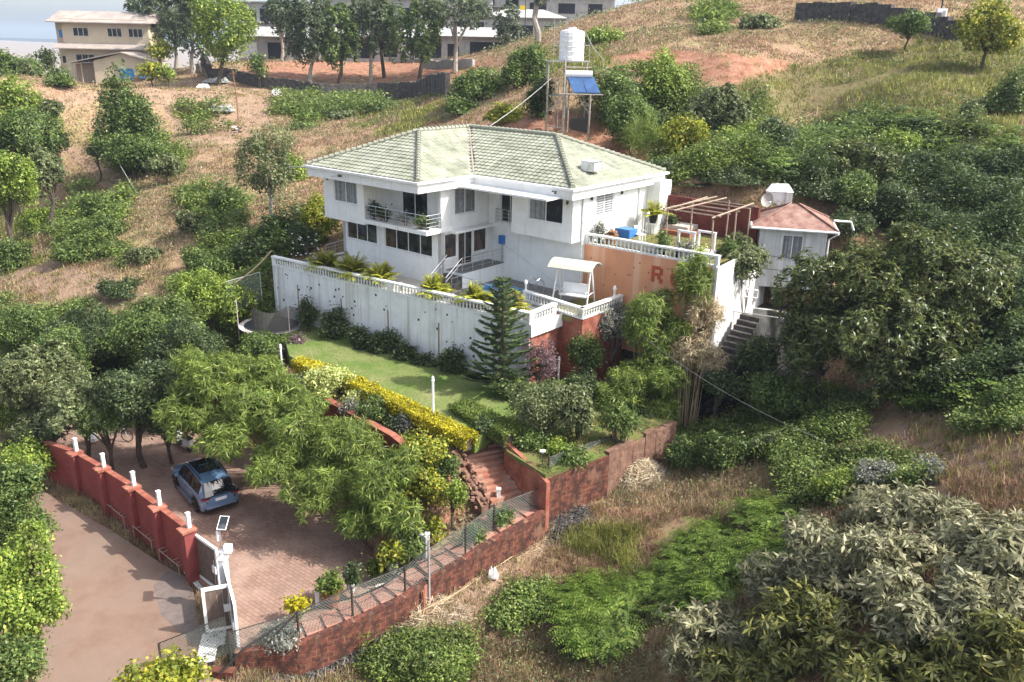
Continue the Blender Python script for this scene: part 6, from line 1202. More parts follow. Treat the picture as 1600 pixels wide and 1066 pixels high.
def unfin(px, pyb, D, wd_, dp, st_, lab, wins, rz=0, roof=True, h=3.6, zoff=0):
    c = PD(px, pyb, D); r0 = thing('unfinished_house', lab, 'house', (c[0], c[1], c[2]), math.radians(rz), 'grey unfinished houses on the hilltop'); m = MB(); H = h*st_
    m.box(-wd_/2, wd_/2, 0, dp, -1.5, H, 'concrete')
    for k in range(st_+0): m.box(-wd_/2-.5, wd_/2+.5, -.6, dp+.5, (k+1)*h-.15+.003, (k+1)*h+.06, 'concrete')
    m.build('wall', r0)
    for (x, z, w2_, h2_, mt) in wins: g = MB(); g.box(x-w2_/2, x+w2_/2, -.05, -.003, z, z+h2_, mt); g.build('opening', r0)
    if roof: m = MB(); e = .9; m.add([(-wd_/2-e, -e, H+.06), (wd_/2+e, -e, H+.06), (wd_/2+e, dp+e, H+.06), (-wd_/2-e, dp+e, H+.06), (-wd_/4, dp/2, H+1.7), (wd_/4, dp/2, H+1.7), ], [(0, 1, 5, 4), (1, 2, 5), (2, 3, 4, 5), (3, 0, 4), (3, 2, 1, 0)], 'concrete'); m.build('roof', r0)
    return r0
DO = 'dark_opening'
unfin(424, 92, 155, 11, 8, 1, 'grey unfinished house with white panel, leftmost of the row', [(-4, 0, 3.2, 2.6, 'balustrade_white'), (.8, 0, 2.6, 2.7, DO), (4.4, 0.6, 1.6, 1.8, DO)]); unfin(428, 66, 172, 15, 8, 2, 'two storey unfinished block with dark bays behind the leftmost house', [(-4.5, 3.5, 3, 2.2, DO), (-.7, 3.4, 3.2, 2.6, DO), (3.3, 3.4, 3.2, 2.6, DO), (-4.5, .4, 3, 1.8, DO), (3, .4, 2.4, 2, DO)], roof=False)
unfin(505, 92, 158, 12, 8, 1, 'unfinished house with a white doorway behind the first thin trees', [(-3.5, .0, 2.2, 2.4, DO), (.5, 0, 2.8, 2.6, 'balustrade_white'), (4, .3, 2, 2, DO)]); unfin(610, 92, 158, 13, 8, 1, 'unfinished house with white wall behind the middle trees', [(-4.2, .0, 2.8, 2.4, DO), (3.6, 0, 3.4, 2.5, 'balustrade_white'), (0, .3, 2.4, 2.2, DO)])
unfin(735, 92, 156, 17, 8, 1, 'wide unfinished house with a large dark garage bay', [(-6.5, .0, 2.8, 2.7, DO), (-3, 0, 2, 2.4, DO), (2.6, 0, 5.4, 2.8, DO)]); unfin(575, 58, 176, 22, 8, 2, 'grey roofed unfinished block behind the middle trees', [(x, z, 2.2, 1.5, DO) for z in (.8, 4) for x in (-8, -4, 0, 4, 8)])
unfin(700, 52, 186, 18, 8, 2, 'upper unfinished block left of the yellow crane', [(x, z, 2.2, 1.5, DO) for z in (.8, 4) for x in (-6, -2, 3, 7)]); unfin(770, 38, 196, 15, 8, 2, 'stepped unfinished house high behind the pole like tree', [(x, z, 2.6, 1.6, DO) for z in (.6, 3.9) for x in (-5, -1, 4)]); unfin(818, 60, 170, 15, 8, 1, 'unfinished house with two dark openings at the hill crest', [(-4, .3, 2.5, 2, DO), (0.5, .3, 2.5, 2, DO), (4.8, .3, 1.8, 2, DO)]); unfin(885, 24, 190, 20, 8, 1, 'unfinished house at the crest behind the water tank', [(-6, .3, 3.5, 2, DO), (0, .3, 3.5, 2, DO), (6, .3, 3, 2, DO)]); unfin(845, 2, 210, 24, 8, 1, 'uppermost unfinished house at the top edge of the picture', [(-6, .3, 3.5, 2, DO), (1, .3, 3.5, 2, DO), (7, .3, 3, 2, DO)])
fl = thing('yellow_flag', 'small yellow cloth on a thin pole above the unfinished houses', 'flag', tuple(PD(820, 60, 150))); m = MB(); m.tube([(0, 0, -3), (0, 0, 7)], .08, 'dark_metal', 5); m.build('pole', fl); m = MB(); m.box(-.9, 0, -.05, .05, 4.4, 5.1, 'flower_yellow'); m.build('cloth', fl)
# ---------------------------------------------------------------- stone walls on the hills
def terrwall(pix, h, th, mt, lab, lo=60, seg=1.2, jit=.12, name='stone_wall'):
    pts = [ground(x, y, lo) for x, y in pix]; root = thing(name, lab, 'stone wall', pts[0]); m = MB(); o = pts[0]; r = random.Random(len(pix))
    for a, b in zip(pts, pts[1:]):
        L = math.dist(a[:2], b[:2]); n = max(1, int(L/seg)); d = (b[0]-a[0], b[1]-a[1])
        for i in range(n):
            x, y = a[0]+d[0]*(i+.5)/n, a[1]+d[1]*(i+.5)/n; z = hz1(x, y)-o[2]; u = L*i/n; m.obox((a[0]-o[0], a[1]-o[1]), d, u, u+L/n-.004, -th/2+r.uniform(-.05, .05), th/2+r.uniform(-.05, .05), z-.8, z+h+r.uniform(-jit, jit), mt)
    m.build('wall', root); return root
terrwall([(262, 84), (290, 105), (330, 128), (372, 128), (420, 141), (500, 150), (592, 153)], 1.7, .6, 'dark_stone', 'long dark dry stone wall across the left hillside', 90)
terrwall([(592, 155), (640, 155), (700, 152)], 2.3, .6, 'dark_stone', 'taller dark stone wall section ending at the green bushes', 90)
terrwall([(1245, 32), (1330, 38), (1390, 46), (1500, 66)], 1.7, .8, 'dark_stone', 'dark dry stone wall along the top right of the hill', 50); terrwall([(660, 106), (740, 104)], 1.2, .5, 'concrete', 'grey low boundary wall in front of the unfinished garage', 100)
p = ground(1458, 52, 50); mb_ = thing('meter_box', 'white meter box on a pole against the stone wall at top right', 'meter box', (p[0], p[1]-.8, p[2])); m = MB(); m.tube([(0, 0, -.5), (0, 0, 5)], .08, 'dark_metal', 6); m.build('pole', mb_); m = MB(); m.box(-.45, .45, -.3, .0, .9, 1.8, 'white_plastic'); m.box(.05, .3, -.32, -.3, 1.1, 1.6, 'concrete'); m.build('box', mb_)
for x, y, h, lo, lab in [(374, 212, 6.4, 60, 'rusty leaning pole on the dry hillside left of the villa'), (1158, 300, 0.1, 50, '')][:1]:
    p = ground(x, y, lo); o = thing('utility_pole', lab, 'pole', p); m = MB(); m.tube([(0, 0, -.3), (.05, 0, h*.5), (-.15, 0, h)], .06, 'tan_basket', 6); m.tube([(-.5, 0, h-.3), (.2, 0, h-.3)], .04, 'tan_basket', 5); m.build('pole', o)
    o = thing('scrap_heap', 'grey white scrap heap at the foot of the rusty pole', 'scrap', (p[0]-.3, p[1]-.2, p[2])); m = MB(); r = random.Random(3)
    for k in range(12): a, b, c = r.uniform(-.5, .5), r.uniform(-.3, .3), r.uniform(0, .6); m.prism([(a, b), (a+.4, b+.1), (a+.3, b+.35)], c, c+.12, r.choice(['concrete', 'balustrade_white', 'dark_metal']))
    m.build('scrap', o)
def wire(a, b, sag, r_, lab, name='cable', mt='concrete'):
    a, b = Vector(a), Vector(b); m = MB(); m.tube([a.lerp(b, t)-Vector((0, 0, sag*4*t*(1-t))) for t in np.linspace(0, 1, 13)], r_, mt, 4); tag(m.build(name), lab, 'cable')
wire(PD(640, 262, 52), (tx-1.5, ty-1, tz+3.6), .6, .03, 'grey pipe line running from the tank tower to the villa roof'); wire(PD(352, 450, 50), PD(424, 392, 49.6), .25, .04, 'pale rope tied to the left corner of the white wall', mt='straw')
wire(PD(350, 470, 52), PD(180, 245, 80), 1.0, .03, 'thin cable running down the left hillside'); wire(PD(950, 480, 41.5), PD(1290, 690, 30), .6, .006, 'thin cable crossing the dark gap right of the terrace')
# tarps and debris near the left building
def tarp(px, py, w_, mt, lab, cat='tarpaulin', name='tarpaulin', h=.5, lo=90):
    p = ground(px, py, lo); r = random.Random(px); m = MB(); n = 7; V = [(w_*(i/(n-1)-.5), w_*.6*(j/(n-1)-.5), h*r.uniform(.1, 1)*(1 if 0 < i < n-1 and 0 < j < n-1 else .0)) for j in range(n) for i in range(n)]; F_ = [(j*n+i, j*n+i+1, (j+1)*n+i+1, (j+1)*n+i) for j in range(n-1) for i in range(n-1)]
    m.add([(x, y, z+.12) for x, y, z in V]+[(x, y, z+.05) for x, y, z in V], F_+[tuple(k+n*n for k in f[::-1]) for f in F_], mt); o = m.build(name); o.location = p; tag(o, lab, cat)
tarp(232, 127, 2.2, 'sky_blue', 'bright blue tarpaulin on the ground right of the gabled house', h=1.2); tarp(243, 122, 2.4, 'white_plastic', 'white sheet beside the blue tarpaulin', h=1.4); tarp(338, 130, 3.5, 'concrete', 'pale bluish debris sheet on the dry slope', h=.8); tarp(317, 138, 1.6, 'white_plastic', 'small white sheet on the bare slope'); tarp(345, 180, 3.2, 'concrete', 'grey debris heap beside the green weeds', h=.7, lo=70); tarp(432, 152, 1.3, 'white_plastic', 'small white tank lid near the stone wall', h=1.0, lo=80)
for x, y, a in [(305, 112, .3), (314, 115, .5)]:
    p = ground(x, y, 90); m = MB(); m.box(-.15, .15, -1.1, 1.1, 0, .08, 'pale_stone'); o = m.build('stone_slab'); o.location = (p[0], p[1], p[2]+.7); o.rotation_euler = (1.0, 0, a); tag(o, ('left' if x == 305 else 'right')+' of two leaning pale slabs by the stone wall', 'slab', 'leaning pale slabs')
tarp(770, 915, .42, 'flower_white', 'small white scrap on the dry slope below the fence', 'scrap', 'paper_scrap', .45, 20)
# straw heaps, ash, dry stalks
def heap(px, py, R, H, mt, lab, cat, n, L, w_, name, lo=15):
    x, y, z = ground(px, py, lo); a = rng.uniform(0, 6.28, n); q = np.sqrt(rng.random(n)); X = x+np.cos(a)*q*R[0]; Y = y+np.sin(a)*q*R[1]; Z = hz(X, Y)+H*(1-q**2)*rng.random(n)+.05; d = rng.normal(size=(n, 3))*np.array([1, 1, .35])
    c = np.stack([X, Y, Z], 1)-nrm(d)*L*.5; V, Fq = leaves(c, d, rng.normal(size=(n, 3))+np.array([0, 0, 1.5]), L*rng.uniform(.5, 1.3, n), w_, 0); struct(npmesh(name, V, Fq, mt), 'stuff', lab, cat)
heap(982, 745, (1.9, 1.2), .85, 'l_straw', 'pale heap of dry palm straw outside the laterite wall', 'straw', 5200, .55, .035, 'straw_heap'); [heap(q[0], q[1], (1.5, .55), .14, 'ash', 'blackened ash strip under the laterite wall', 'ash', 3500, .13, .05, 'ash_patch') for q in ((450, 1052), (520, 1032), (602, 1000))]; heap(650, 962, (2.3, 1.0), .45, 'l_straw', 'dry stalks heaped at the foot of the laterite wall', 'straw', 1300, .7, .025, 'straw_heap'); heap(800, 845, (1.8, 1.2), .25, 'l_dry', 'scattered dry stalks below the fence', 'straw', 900, .6, .022, 'straw_heap')
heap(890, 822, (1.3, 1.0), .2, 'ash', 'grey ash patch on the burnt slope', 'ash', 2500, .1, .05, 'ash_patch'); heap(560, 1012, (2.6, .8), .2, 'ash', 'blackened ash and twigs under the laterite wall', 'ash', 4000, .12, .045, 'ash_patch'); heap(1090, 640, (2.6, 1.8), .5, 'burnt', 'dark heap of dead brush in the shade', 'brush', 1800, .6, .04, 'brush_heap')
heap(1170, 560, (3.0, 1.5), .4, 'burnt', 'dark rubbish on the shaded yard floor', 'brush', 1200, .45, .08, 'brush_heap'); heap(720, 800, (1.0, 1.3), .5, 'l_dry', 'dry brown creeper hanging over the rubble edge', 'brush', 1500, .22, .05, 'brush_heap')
st_ = MB()
for x0, y0, x1, y1 in [(690, 960, 800, 880), (640, 985, 712, 948), (940, 772, 1010, 735), (600, 1000, 690, 955)]:
    a, b = ground(x0, y0, 15), ground(x1, y1, 15); m = MB(); m.tube([(a[0], a[1], a[2]+.2), (b[0], b[1], b[2]+.25)], [.03, .02], 'straw', 5); o = m.build('dry_stalk'); tag(o, {690: 'long pale dry stalk beside the small white scrap', 640: 'dry stalk near the leaning iron stub', 940: 'dry stalk pointing at the straw heap', 600: 'blackened stalk end along the ash'}[x0], 'stalk', 'long dry stalks below the wall')
a = ground(664, 975, 15); m = MB(); m.tube([(a[0], a[1], a[2]-.2), (a[0]-.05, a[1], a[2]+1.0)], .045, 'terracotta', 6); tag(m.build('iron_stub'), 'rusty iron stub standing below the laterite wall', 'stub')

m = MB(); q = [P(345, 1052, -3.6), P(380, 1014, -3.0), P(440, 975, -2.6), P(500, 946, -2.4), P(560, 932, -2.3), P(600, 914, -2.1), P(640, 887, -1.9), P(672, 873, -1.75), P(722, 850, -1.5)]
m.tube([tuple(v) for v in q], .035, 'black_plastic', 6); tag(m.build('hose'), 'thick black hose looping along the chain link fence from the gate', 'hose')
lb = None
def litter(poly, z, n, mt, L, lab, f=None):
    bb = np.array([p[:2] for p in poly]); X = rng.uniform(bb[:, 0].min(), bb[:, 0].max(), n); Y = rng.uniform(bb[:, 1].min(), bb[:, 1].max(), n); k = inpoly(X, Y, poly) & (vnoise(X, Y, .8, 21)*rng.random(n) > .25); X, Y = X[k], Y[k]; N = len(X)
    c = np.stack([X, Y, (X*0+z if f is None else f(X, Y))+.012], 1); d = rng.normal(size=(N, 3))*np.array([1, 1, .12]); V, Fq = leaves(c, d, np.array([[0, 0, 1.]])+rng.normal(size=(N, 3))*.25, L*rng.uniform(.5, 1.3, N), L*.45, .2); struct(npmesh('leaf_litter', V, Fq, mt), 'stuff', lab, 'leaf litter')
litter(pp((380, 690, -3.6), (470, 780, -3.6), (560, 860, -3.6), (620, 905, -3.6), (650, 880, -3.6), (520, 760, -3.6), (400, 660, -3.6)), -3.6, 9000, 'l_dry', .1, 'dry bamboo leaves along the edge of the brick paving')
litter(DRIVE, -3.6, 2600, 'l_dry', .07, 'scattered dry leaves on the driveway')
litter([tuple(v[:2]) for v in pp((60, 745, -3.7), (110, 790, -3.7), (250, 882, -3.7), (300, 930, -3.7), (296, 892, -3.7), (170, 790, -3.7), (95, 750, -3.7))], -3.66, 5000, 'l_dry', .09, 'brown leaves on the verge between wall and road', f=lambda X, Y: hz(X, Y))
litter(PATHP, 0, 1200, 'l_dry', .07, 'dry leaves on the stepped path', f=lambda X, Y: fP(X, Y)+.1)
m = MB(); r = random.Random(12)
for k in range(130):
    t = r.random(); x, y, z = P(716+50*t+r.uniform(-26, 8), 704+84*t, -.05-1.3*t); R0 = r.uniform(.05, .14); m.lathe([(R0*.5, -R0*.6), (R0*r.uniform(.8, 1.1), -R0*.1), (R0*r.uniform(.6, .9), R0*.5), (R0*.2, R0*.8)], (x, y, z+r.uniform(-.25, .1)), 'rubble_stone', r.choice([5, 6, 7]))
struct(m.build('rubble'), 'stuff', 'loose laterite rubble along the left side of the garden steps', 'rubble')
m = MB()
for k in range(160):
    px_, py_ = r.choice([(r.uniform(640, 860), r.uniform(860, 960)), (r.uniform(860, 1000), r.uniform(760, 840)), (r.uniform(1240, 1590), r.uniform(660, 740)), (r.uniform(30, 240), r.uniform(420, 470)), (r.uniform(60, 280), r.uniform(760, 900))]); g_ = ground(px_, py_, 15); R0 = r.uniform(.04, .13)
    if not allowed(np.array([g_[0]]), np.array([g_[1]]))[0]: continue
    m.lathe([(R0*.5, -R0*.5), (R0, 0), (R0*.7, R0*.4), (R0*.2, R0*.6)], g_, 'rubble_stone', r.choice([5, 6]))
struct(m.build('stones'), 'stuff', 'small stones lying on the dry slopes', 'stones')
# ---------------------------------------------------------------- trees and shrubs
def T(kind, px, py, w_, h_, D, lab, name='tree', **k):
    cat = k.pop('cat', name.replace('_', ' ')); return tree(kind, px, py, w_, h_, D, lab, cat, name, **k)
GB = 'trees on the far hill'
# thin trees in front of the unfinished houses
for px, py, w_, h_, D, bx_, by_, kd, lab in [(483, 45, 78, 130, 134, 483, 126, 'euca', 'thin grey green tree, first right of the leftmost unfinished house'), (528, 52, 74, 130, 135, 529, 124, 'eucag', 'leafy thin tree before the white doorway'), (578, 40, 64, 110, 136, 579, 123, 'euca', 'thin tree left of the white walled unfinished house'), (603, 45, 52, 100, 138, 601, 124, 'eucag', 'slender tree just right of the thin pair'), (655, 48, 76, 120, 134, 655, 124, 'eucag', 'bushy tree before the white walled unfinished house'),
                             (245, 28, 64, 100, 150, 250, 84, 'euca', 'dark tree right behind the cream building'), (275, 30, 66, 120, 142, 272, 92, 'euca', 'dark tall tree between the cream building and the bright tree'), (303, 36, 60, 120, 136, 300, 98, 'euca', 'dark tree just left of the bright tall tree'), (210, 14, 26, 40, 175, 212, 60, 'euca', 'wispy tree top behind the cream building roof'), (440, 26, 50, 70, 150, 440, 90, 'euca', 'pale wispy tree left in front of the two storey block'), (795, 48, 42, 70, 150, 795, 76, 'euca', 'small pale tree left of the pole like trunk')]:
    b = ground(bx_, by_, 80); T(kd, px, py, w_, h_, D, lab, group=GB, base=(PD(bx_, by_, D)[0], D), cap=14000, ls=1.0, cover=.95, nl=18)
T('bright', 350, 48, 92, 112, 128, 'tall bright green tree beside the far left unfinished house', base=(PD(338, 108, 128)[0], 128), cap=20000)
t = T('euca', 712, 22, 110, 60, 134, 'thick bare branched tree in front of the garage bay', base=(PD(711, 108, 134)[0], 134), cover=.6, tr=.36); T('euca', 842, -10, 40, 40, 120, 'straight dark trunk left of the water tank', base=(PD(841, 52, 120)[0], 120), cover=.6, tr=.4)
for a in [(250, 80, 34, 28, 136, 'yelgreen', 'yellow green shrub beside the cream building'), (237, 112, 40, 22, 124, 'yelgreen', 'yellow bush left of the far garden slope'), (262, 116, 24, 18, 124, 'bright', 'small green bush beside the yellow bush'), (404, 105, 24, 26, 128, 'mid', 'small green bush before the leftmost unfinished house')]: T(a[5], *a[:5], a[6], 'shrub', cap=5000)
# left tree mass
for a in [(20, 122, 64, 70, 112, 'mid'), (62, 142, 74, 84, 100, 'dusty'), (98, 142, 44, 64, 98, 'mid'), (35, 180, 84, 100, 90, 'bright'), (20, 225, 80, 110, 76, 'mid'), (66, 206, 66, 84, 84, 'mid'), (80, 172, 40, 30, 88, 'dusty'), (15, 290, 80, 110, 66, 'bright'), (66, 268, 70, 70, 72, 'dusty'), (50, 110, 36, 30, 118, 'mid'), (75, 95, 26, 24, 122, 'dark')]:
    T(a[5], *a[:5], {20: 'round tree at the far left edge below the blue hills', 62: 'dusty tree left of the cream building, high in the mass', 66: 'dusty tree at the right side of the left mass', 98: 'small tree with visible trunk left of the gabled house', 100: 'small tree with visible trunk left of the gabled house', 35: 'bright green crown in the left tree mass', 15: 'bright tree at the left edge above the dry bank', 80: 'small dusty crown at the right rim of the left mass', 70: 'dusty low tree above the dry path', 50: 'small crown near the top of the left mass', 75: 'dark small crown against the blue hills'}[a[0]]+(', lower one' if (a[0], a[1]) in ((20, 225), (66, 206)) else ''), 'tree', group='trees along the left edge', cap=14000, nl=16)
T('mid', 200, 188, 88, 142, 84, 'tall dark green tree alone on the dry slope left', base=(PD(200, 262, 84)[0], 84), cap=34000, nl=22); T('mid', 205, 238, 100, 46, 80, 'low bushes around the foot of the lone slope tree', 'shrub', cap=9000); T('dusty', 150, 236, 24, 28, 84, 'small bush left of the lone slope tree', 'shrub', cap=3000); T('dusty', 258, 258, 54, 34, 76, 'scrubby bush right of the lone slope tree', 'shrub', cap=4000)
T('sparse', 418, 262, 96, 116, 60, 'sparse tree with pale trunk left of the villa', base=(PD(430, 362, 60)[0], 60), cover=1.5, cap=22000); T('mid', 352, 316, 56, 48, 62, 'green round bush left of the sparse pale tree', 'shrub', cap=8000); T('bright', 455, 265, 46, 46, 62, 'bright foliage behind the sparse tree', 'shrub', cap=6000)
T('yelgreen', 492, 345, 62, 78, 57, 'tall yellow green bush at the left corner of the villa', 'shrub', cap=14000, ls=.8); T('dark', 470, 375, 44, 46, 53, 'dark bush with white flowers inside the left terrace corner', 'shrub', base=(*W(-10.0, -1.5), 4.0), cap=9000); 
for i, a in enumerate([(150, 325, 44, 60, 60, 'mid', 'upright small tree on the left grassy bank'), (60, 345, 70, 44, 60, 'bright', 'bright low bush at the left bank'), (110, 395, 70, 34, 58, 'mid', 'wide green bush at the end of the dry patch'), (225, 400, 60, 34, 58, 'dusty', 'dusty green bush below the bank'), (300, 350, 60, 44, 64, 'dusty', 'scrub on the bank right of the upright tree'), (330, 410, 90, 60, 58, 'mid', 'green thicket left of the terrace wall'), (395, 400, 60, 50, 56, 'dark', 'dark thicket beside the terrace wall end'), (20, 400, 60, 60, 56, 'mid', 'bush at the left edge beside the dry patch'), (160, 360, 60, 40, 60, 'mid', 'low bush under the upright bank tree'), (480, 205, 60, 18, 96, 'mid', 'low scrub on the slope above the sparse tree'), (600, 172, 60, 22, 100, 'mid', 'low scrub under the dark stone wall'), (540, 180, 50, 18, 100, 'dusty', 'dusty scrub on the slope left of the roof'), (310, 190, 70, 24, 100, 'bright', 'patch of bright scrub on the dry hillside')]): T(a[5], *a[:5], a[6], 'shrub', cap=7000)
# big trees over the parking
for a in [(60, 600, 150, 140, 41, 'dusty', 'broad dusty crown at the far left over the road'), (150, 540, 170, 130, 48, 'dark', 'large dark crown with bare twigs left of the driveway'), (120, 635, 160, 90, 38.5, 'dusty', 'lower yellowish crown hanging over the red wall'), (240, 530, 150, 130, 46, 'mid', 'dense green crown behind the parked bicycle'), (160, 650, 110, 60, 38, 'mid', 'low green crown hanging just above the bicycle'), (262, 655, 80, 60, 39, 'dark', 'dark low crown left of the scooter'), (60, 665, 100, 60, 39.5, 'dusty', 'dusty crown over the far end of the red wall'), (100, 560, 120, 100, 43, 'mid', 'green crown between the two broad left crowns'), (215, 618, 170, 110, 38.5, 'dark', 'dark crown shading the bicycle'), (330, 470, 130, 90, 50, 'bright', 'vine covered bright tree below the terrace wall end'), (300, 560, 120, 120, 43, 'dark', 'dark crown between bamboo and broadleaf trees'), (40, 520, 110, 80, 50, 'mid', 'green crown at the left edge under the dry patch'), (340, 476, 60, 44, 51, 'mid', 'small vine covered crown left of the trampoline'), (190, 460, 80, 60, 55, 'dark', 'dark crown rising against the dry patch'), (10, 640, 70, 90, 42, 'bright', 'bright crown at the left edge above the road bend'), (412, 540, 80, 44, 46, 'mid', 'green bush in front of the trampoline'), (465, 545, 46, 50, 46, 'purple', 'pinkish purple shrub at the end of the lawn')]: T(a[5], *a[:5], a[6], 'tree' if a[2] > 60 else 'shrub', group='trees over the parking' if a[2] > 60 else None, cap=34000)
GBm = 'bamboo clumps along the driveway'
for a in [(330, 600, 150, 130, 1.4, 0), (392, 590, 120, 84, 1.2, 1), (290, 655, 90, 80, .3, 2), (385, 650, 130, 100, .6, 3), (470, 690, 140, 110, .2, 4), (440, 610, 80, 70, 1.6, 5), (545, 705, 130, 110, .2, 6), (500, 765, 120, 90, -.8, 7), (590, 760, 130, 120, -.5, 8), (618, 812, 96, 90, -1.3, 9), (425, 730, 100, 70, -.5, 10), (560, 815, 90, 50, -1.8, 11), (635, 730, 70, 70, .3, 12), (470, 640, 80, 60, 1.0, 13), (350, 690, 90, 60, 0, 14)]:
    T('bamboo', *a[:4], 40, ['large bamboo clump above the scooter', 'bamboo crown just below the trampoline', 'low bamboo spray over the dark parking', 'bamboo clump above the parked car', 'bamboo clump beside the dark red wall', 'upper bamboo tuft left of the variegated shrub', 'bamboo clump in front of the dark red garden wall', 'bamboo spray hanging over the brick paving', 'tall bamboo clump left of the yellow vine bush', 'last bamboo clump by the concrete wall end', 'bamboo spray just right of the parked car', 'low bamboo spray at the paving edge', 'bamboo tuft behind the yellow vine bush', 'bamboo tuft at the left end of the dark red wall', 'bamboo spray between the car and the big clump'][a[5]], 'bamboo', group=GBm, culms=16, cap=30000, zc=a[4], base=tuple(P(a[0], a[1], a[4])[:2]+np.array([.9, 1.3])))
for a in [(658, 712, 90, 62, .5, 'yelgreen', 'bright yellow vine bush beside the tall white post'), (665, 755, 84, 84, -.5, 'yelgreen', 'green lower part of the hanging vine bush'), (510, 598, 74, 72, 1.1, 'varieg', 'tall pale variegated shrub behind the dark red wall'), (468, 606, 50, 40, .7, 'silver', 'grey green low shrub left of the variegated shrub'), (582, 648, 58, 50, .5, 'mid', 'round green shrub at the middle of the dark red wall'), (640, 662, 56, 34, .5, 'silver', 'agave like rosette shrub near the white post'), (556, 622, 40, 30, .7, 'varieg', 'small variegated shrub behind the yellow hedge'), (612, 668, 40, 28, .3, 'dark', 'low dark shrub between round shrub and rosette shrub'), (712, 776, 28, 66, -.6, 'bright', 'narrow green creeper left of the rubble edge'), (640, 856, 60, 44, -2.1, 'mid', 'green shrub in front of the concrete wall end'), (545, 640, 40, 24, .5, 'silver', 'small pale creeper on top of the dark red wall'), (700, 730, 44, 50, -.1, 'mid', 'green shrub on the bank left of the garden steps')]: T(a[5], *a[:5], a[6], 'shrub', zc=a[4], cap=16000, ls=1.0 if a[5] != 'yelgreen' else .9)
def DWL(px):
    k = (px-800)/F_PX; return (40.1+.69*.86)/(1+.69*k)-.75
for a in [(482, 492, 30, 60, 47.5, 'narrow dark shrub at the left of the white wall'), (520, 508, 52, 60, 46.6, 'second dark shrub along the white wall'), (560, 528, 46, 34, 45.6, 'low dark shrub between the second and third tall shrubs'), (600, 540, 54, 62, 45, 'third dark shrub along the white wall'), (633, 558, 46, 48, 44.2, 'dark rounded shrub right of the third'), (665, 574, 50, 36, 43.3, 'low dark shrub left of the tall one'), (708, 572, 58, 64, 42.4, 'large dark shrub left of the conifer'), (745, 604, 44, 34, 41.6, 'low dark shrub at the conifer foot'), (580, 548, 60, 26, 45, 'very low edging shrub under the white wall')]: T('dark', *a[:4], DWL(a[0]), a[5], name='shrub', base=(PD(a[0], a[1], DWL(a[0]))[0], DWL(a[0]), LZ), group='dark shrubs along the white wall', cap=12000, depthk=.6)
for a in [(800, 612, 70, 40, 1.0, 'mid', 'green shrub around the conifer foot'), (842, 566, 56, 96, 2.2, 'pinkish', 'thin reddish twiggy shrub right of the conifer'), (848, 640, 104, 110, 1.7, 'sparse', 'thin grey green tree right of the conifer'), (898, 648, 90, 92, 1.5, 'dusty', 'light green rounded tree on the lower lawn'), (912, 556, 66, 76, 2.0, 'mid', 'dark green bush below the swing lawn wall'), (905, 600, 60, 60, 1.2, 'dark', 'shaded bush under the dark red wall'), (962, 504, 84, 60, 3.3, 'silver', 'grey leaved shrub below the corner of the swing lawn'), (915, 515, 30, 20, 2.9, 'mid', 'small spiky plant on the earth ledge'), (895, 712, 60, 26, .2, 'mid', 'low shrubs behind the chain link on the lower lawn')]:
    T(a[5], *a[:5], a[6], 'tree' if 'tree' in a[6] else 'shrub', zc=a[4], cap=16000, cover=2.0 if a[5] == 'sparse' else 1.0, tr=.06)
for i_, a in enumerate([(760, 668, 40, 24, .9, 'dark'), (825, 690, 50, 26, .5, 'mid'), (870, 700, 44, 26, .4, 'bright'), (965, 655, 60, 50, 1.2, 'mid'), (860, 612, 50, 44, 1.4, 'mid')]):
    T(a[5], *a[:5], ['small dark shrub behind the clipped green hedge', 'low green shrub above the wall of the garden steps', 'bright low shrub beside the small white lamp', 'green shrub under the bright bamboo on the lower lawn', 'green shrub at the foot of the reddish twiggy shrub'][i_], 'shrub', zc=a[4], cap=6000)
for a in [(1005, 590, 130, 90, 39.5, 'bamboo', 'bright bamboo clump below the orange wall'), (960, 620, 90, 60, 38.5, 'bamboo', 'lower bamboo spray right of the lower lawn'), (1020, 515, 120, 110, 40, 'bamboo', 'bamboo reaching up beside the grey shrub'), (1080, 440, 66, 90, 40.5, 'bamboo', 'upright bamboo covering the painted letters'), (1050, 560, 70, 70, 40.5, 'bamboo', 'bamboo between the orange wall and the dry clump'), (1092, 492, 70, 110, 40.5, 'drybamboo', 'dry tan bamboo in front of the orange wall'), (1082, 552, 100, 70, 40, 'drybamboo', 'low heap like dry bamboo clump'), (1040, 640, 70, 40, 38.5, 'bamboo', 'lowest bamboo spray above the earth wall'), (1000, 650, 50, 30, 38, 'dark', 'dark leaves at the foot of the bright bamboo')]: T(a[5], *a[:5], a[6], 'bamboo' if a[5] != 'dark' else 'shrub', group='bamboo right of the terrace' if a[5] != 'dark' else None, culms=10 if a[5] != 'dark' else 0, cap=18000)
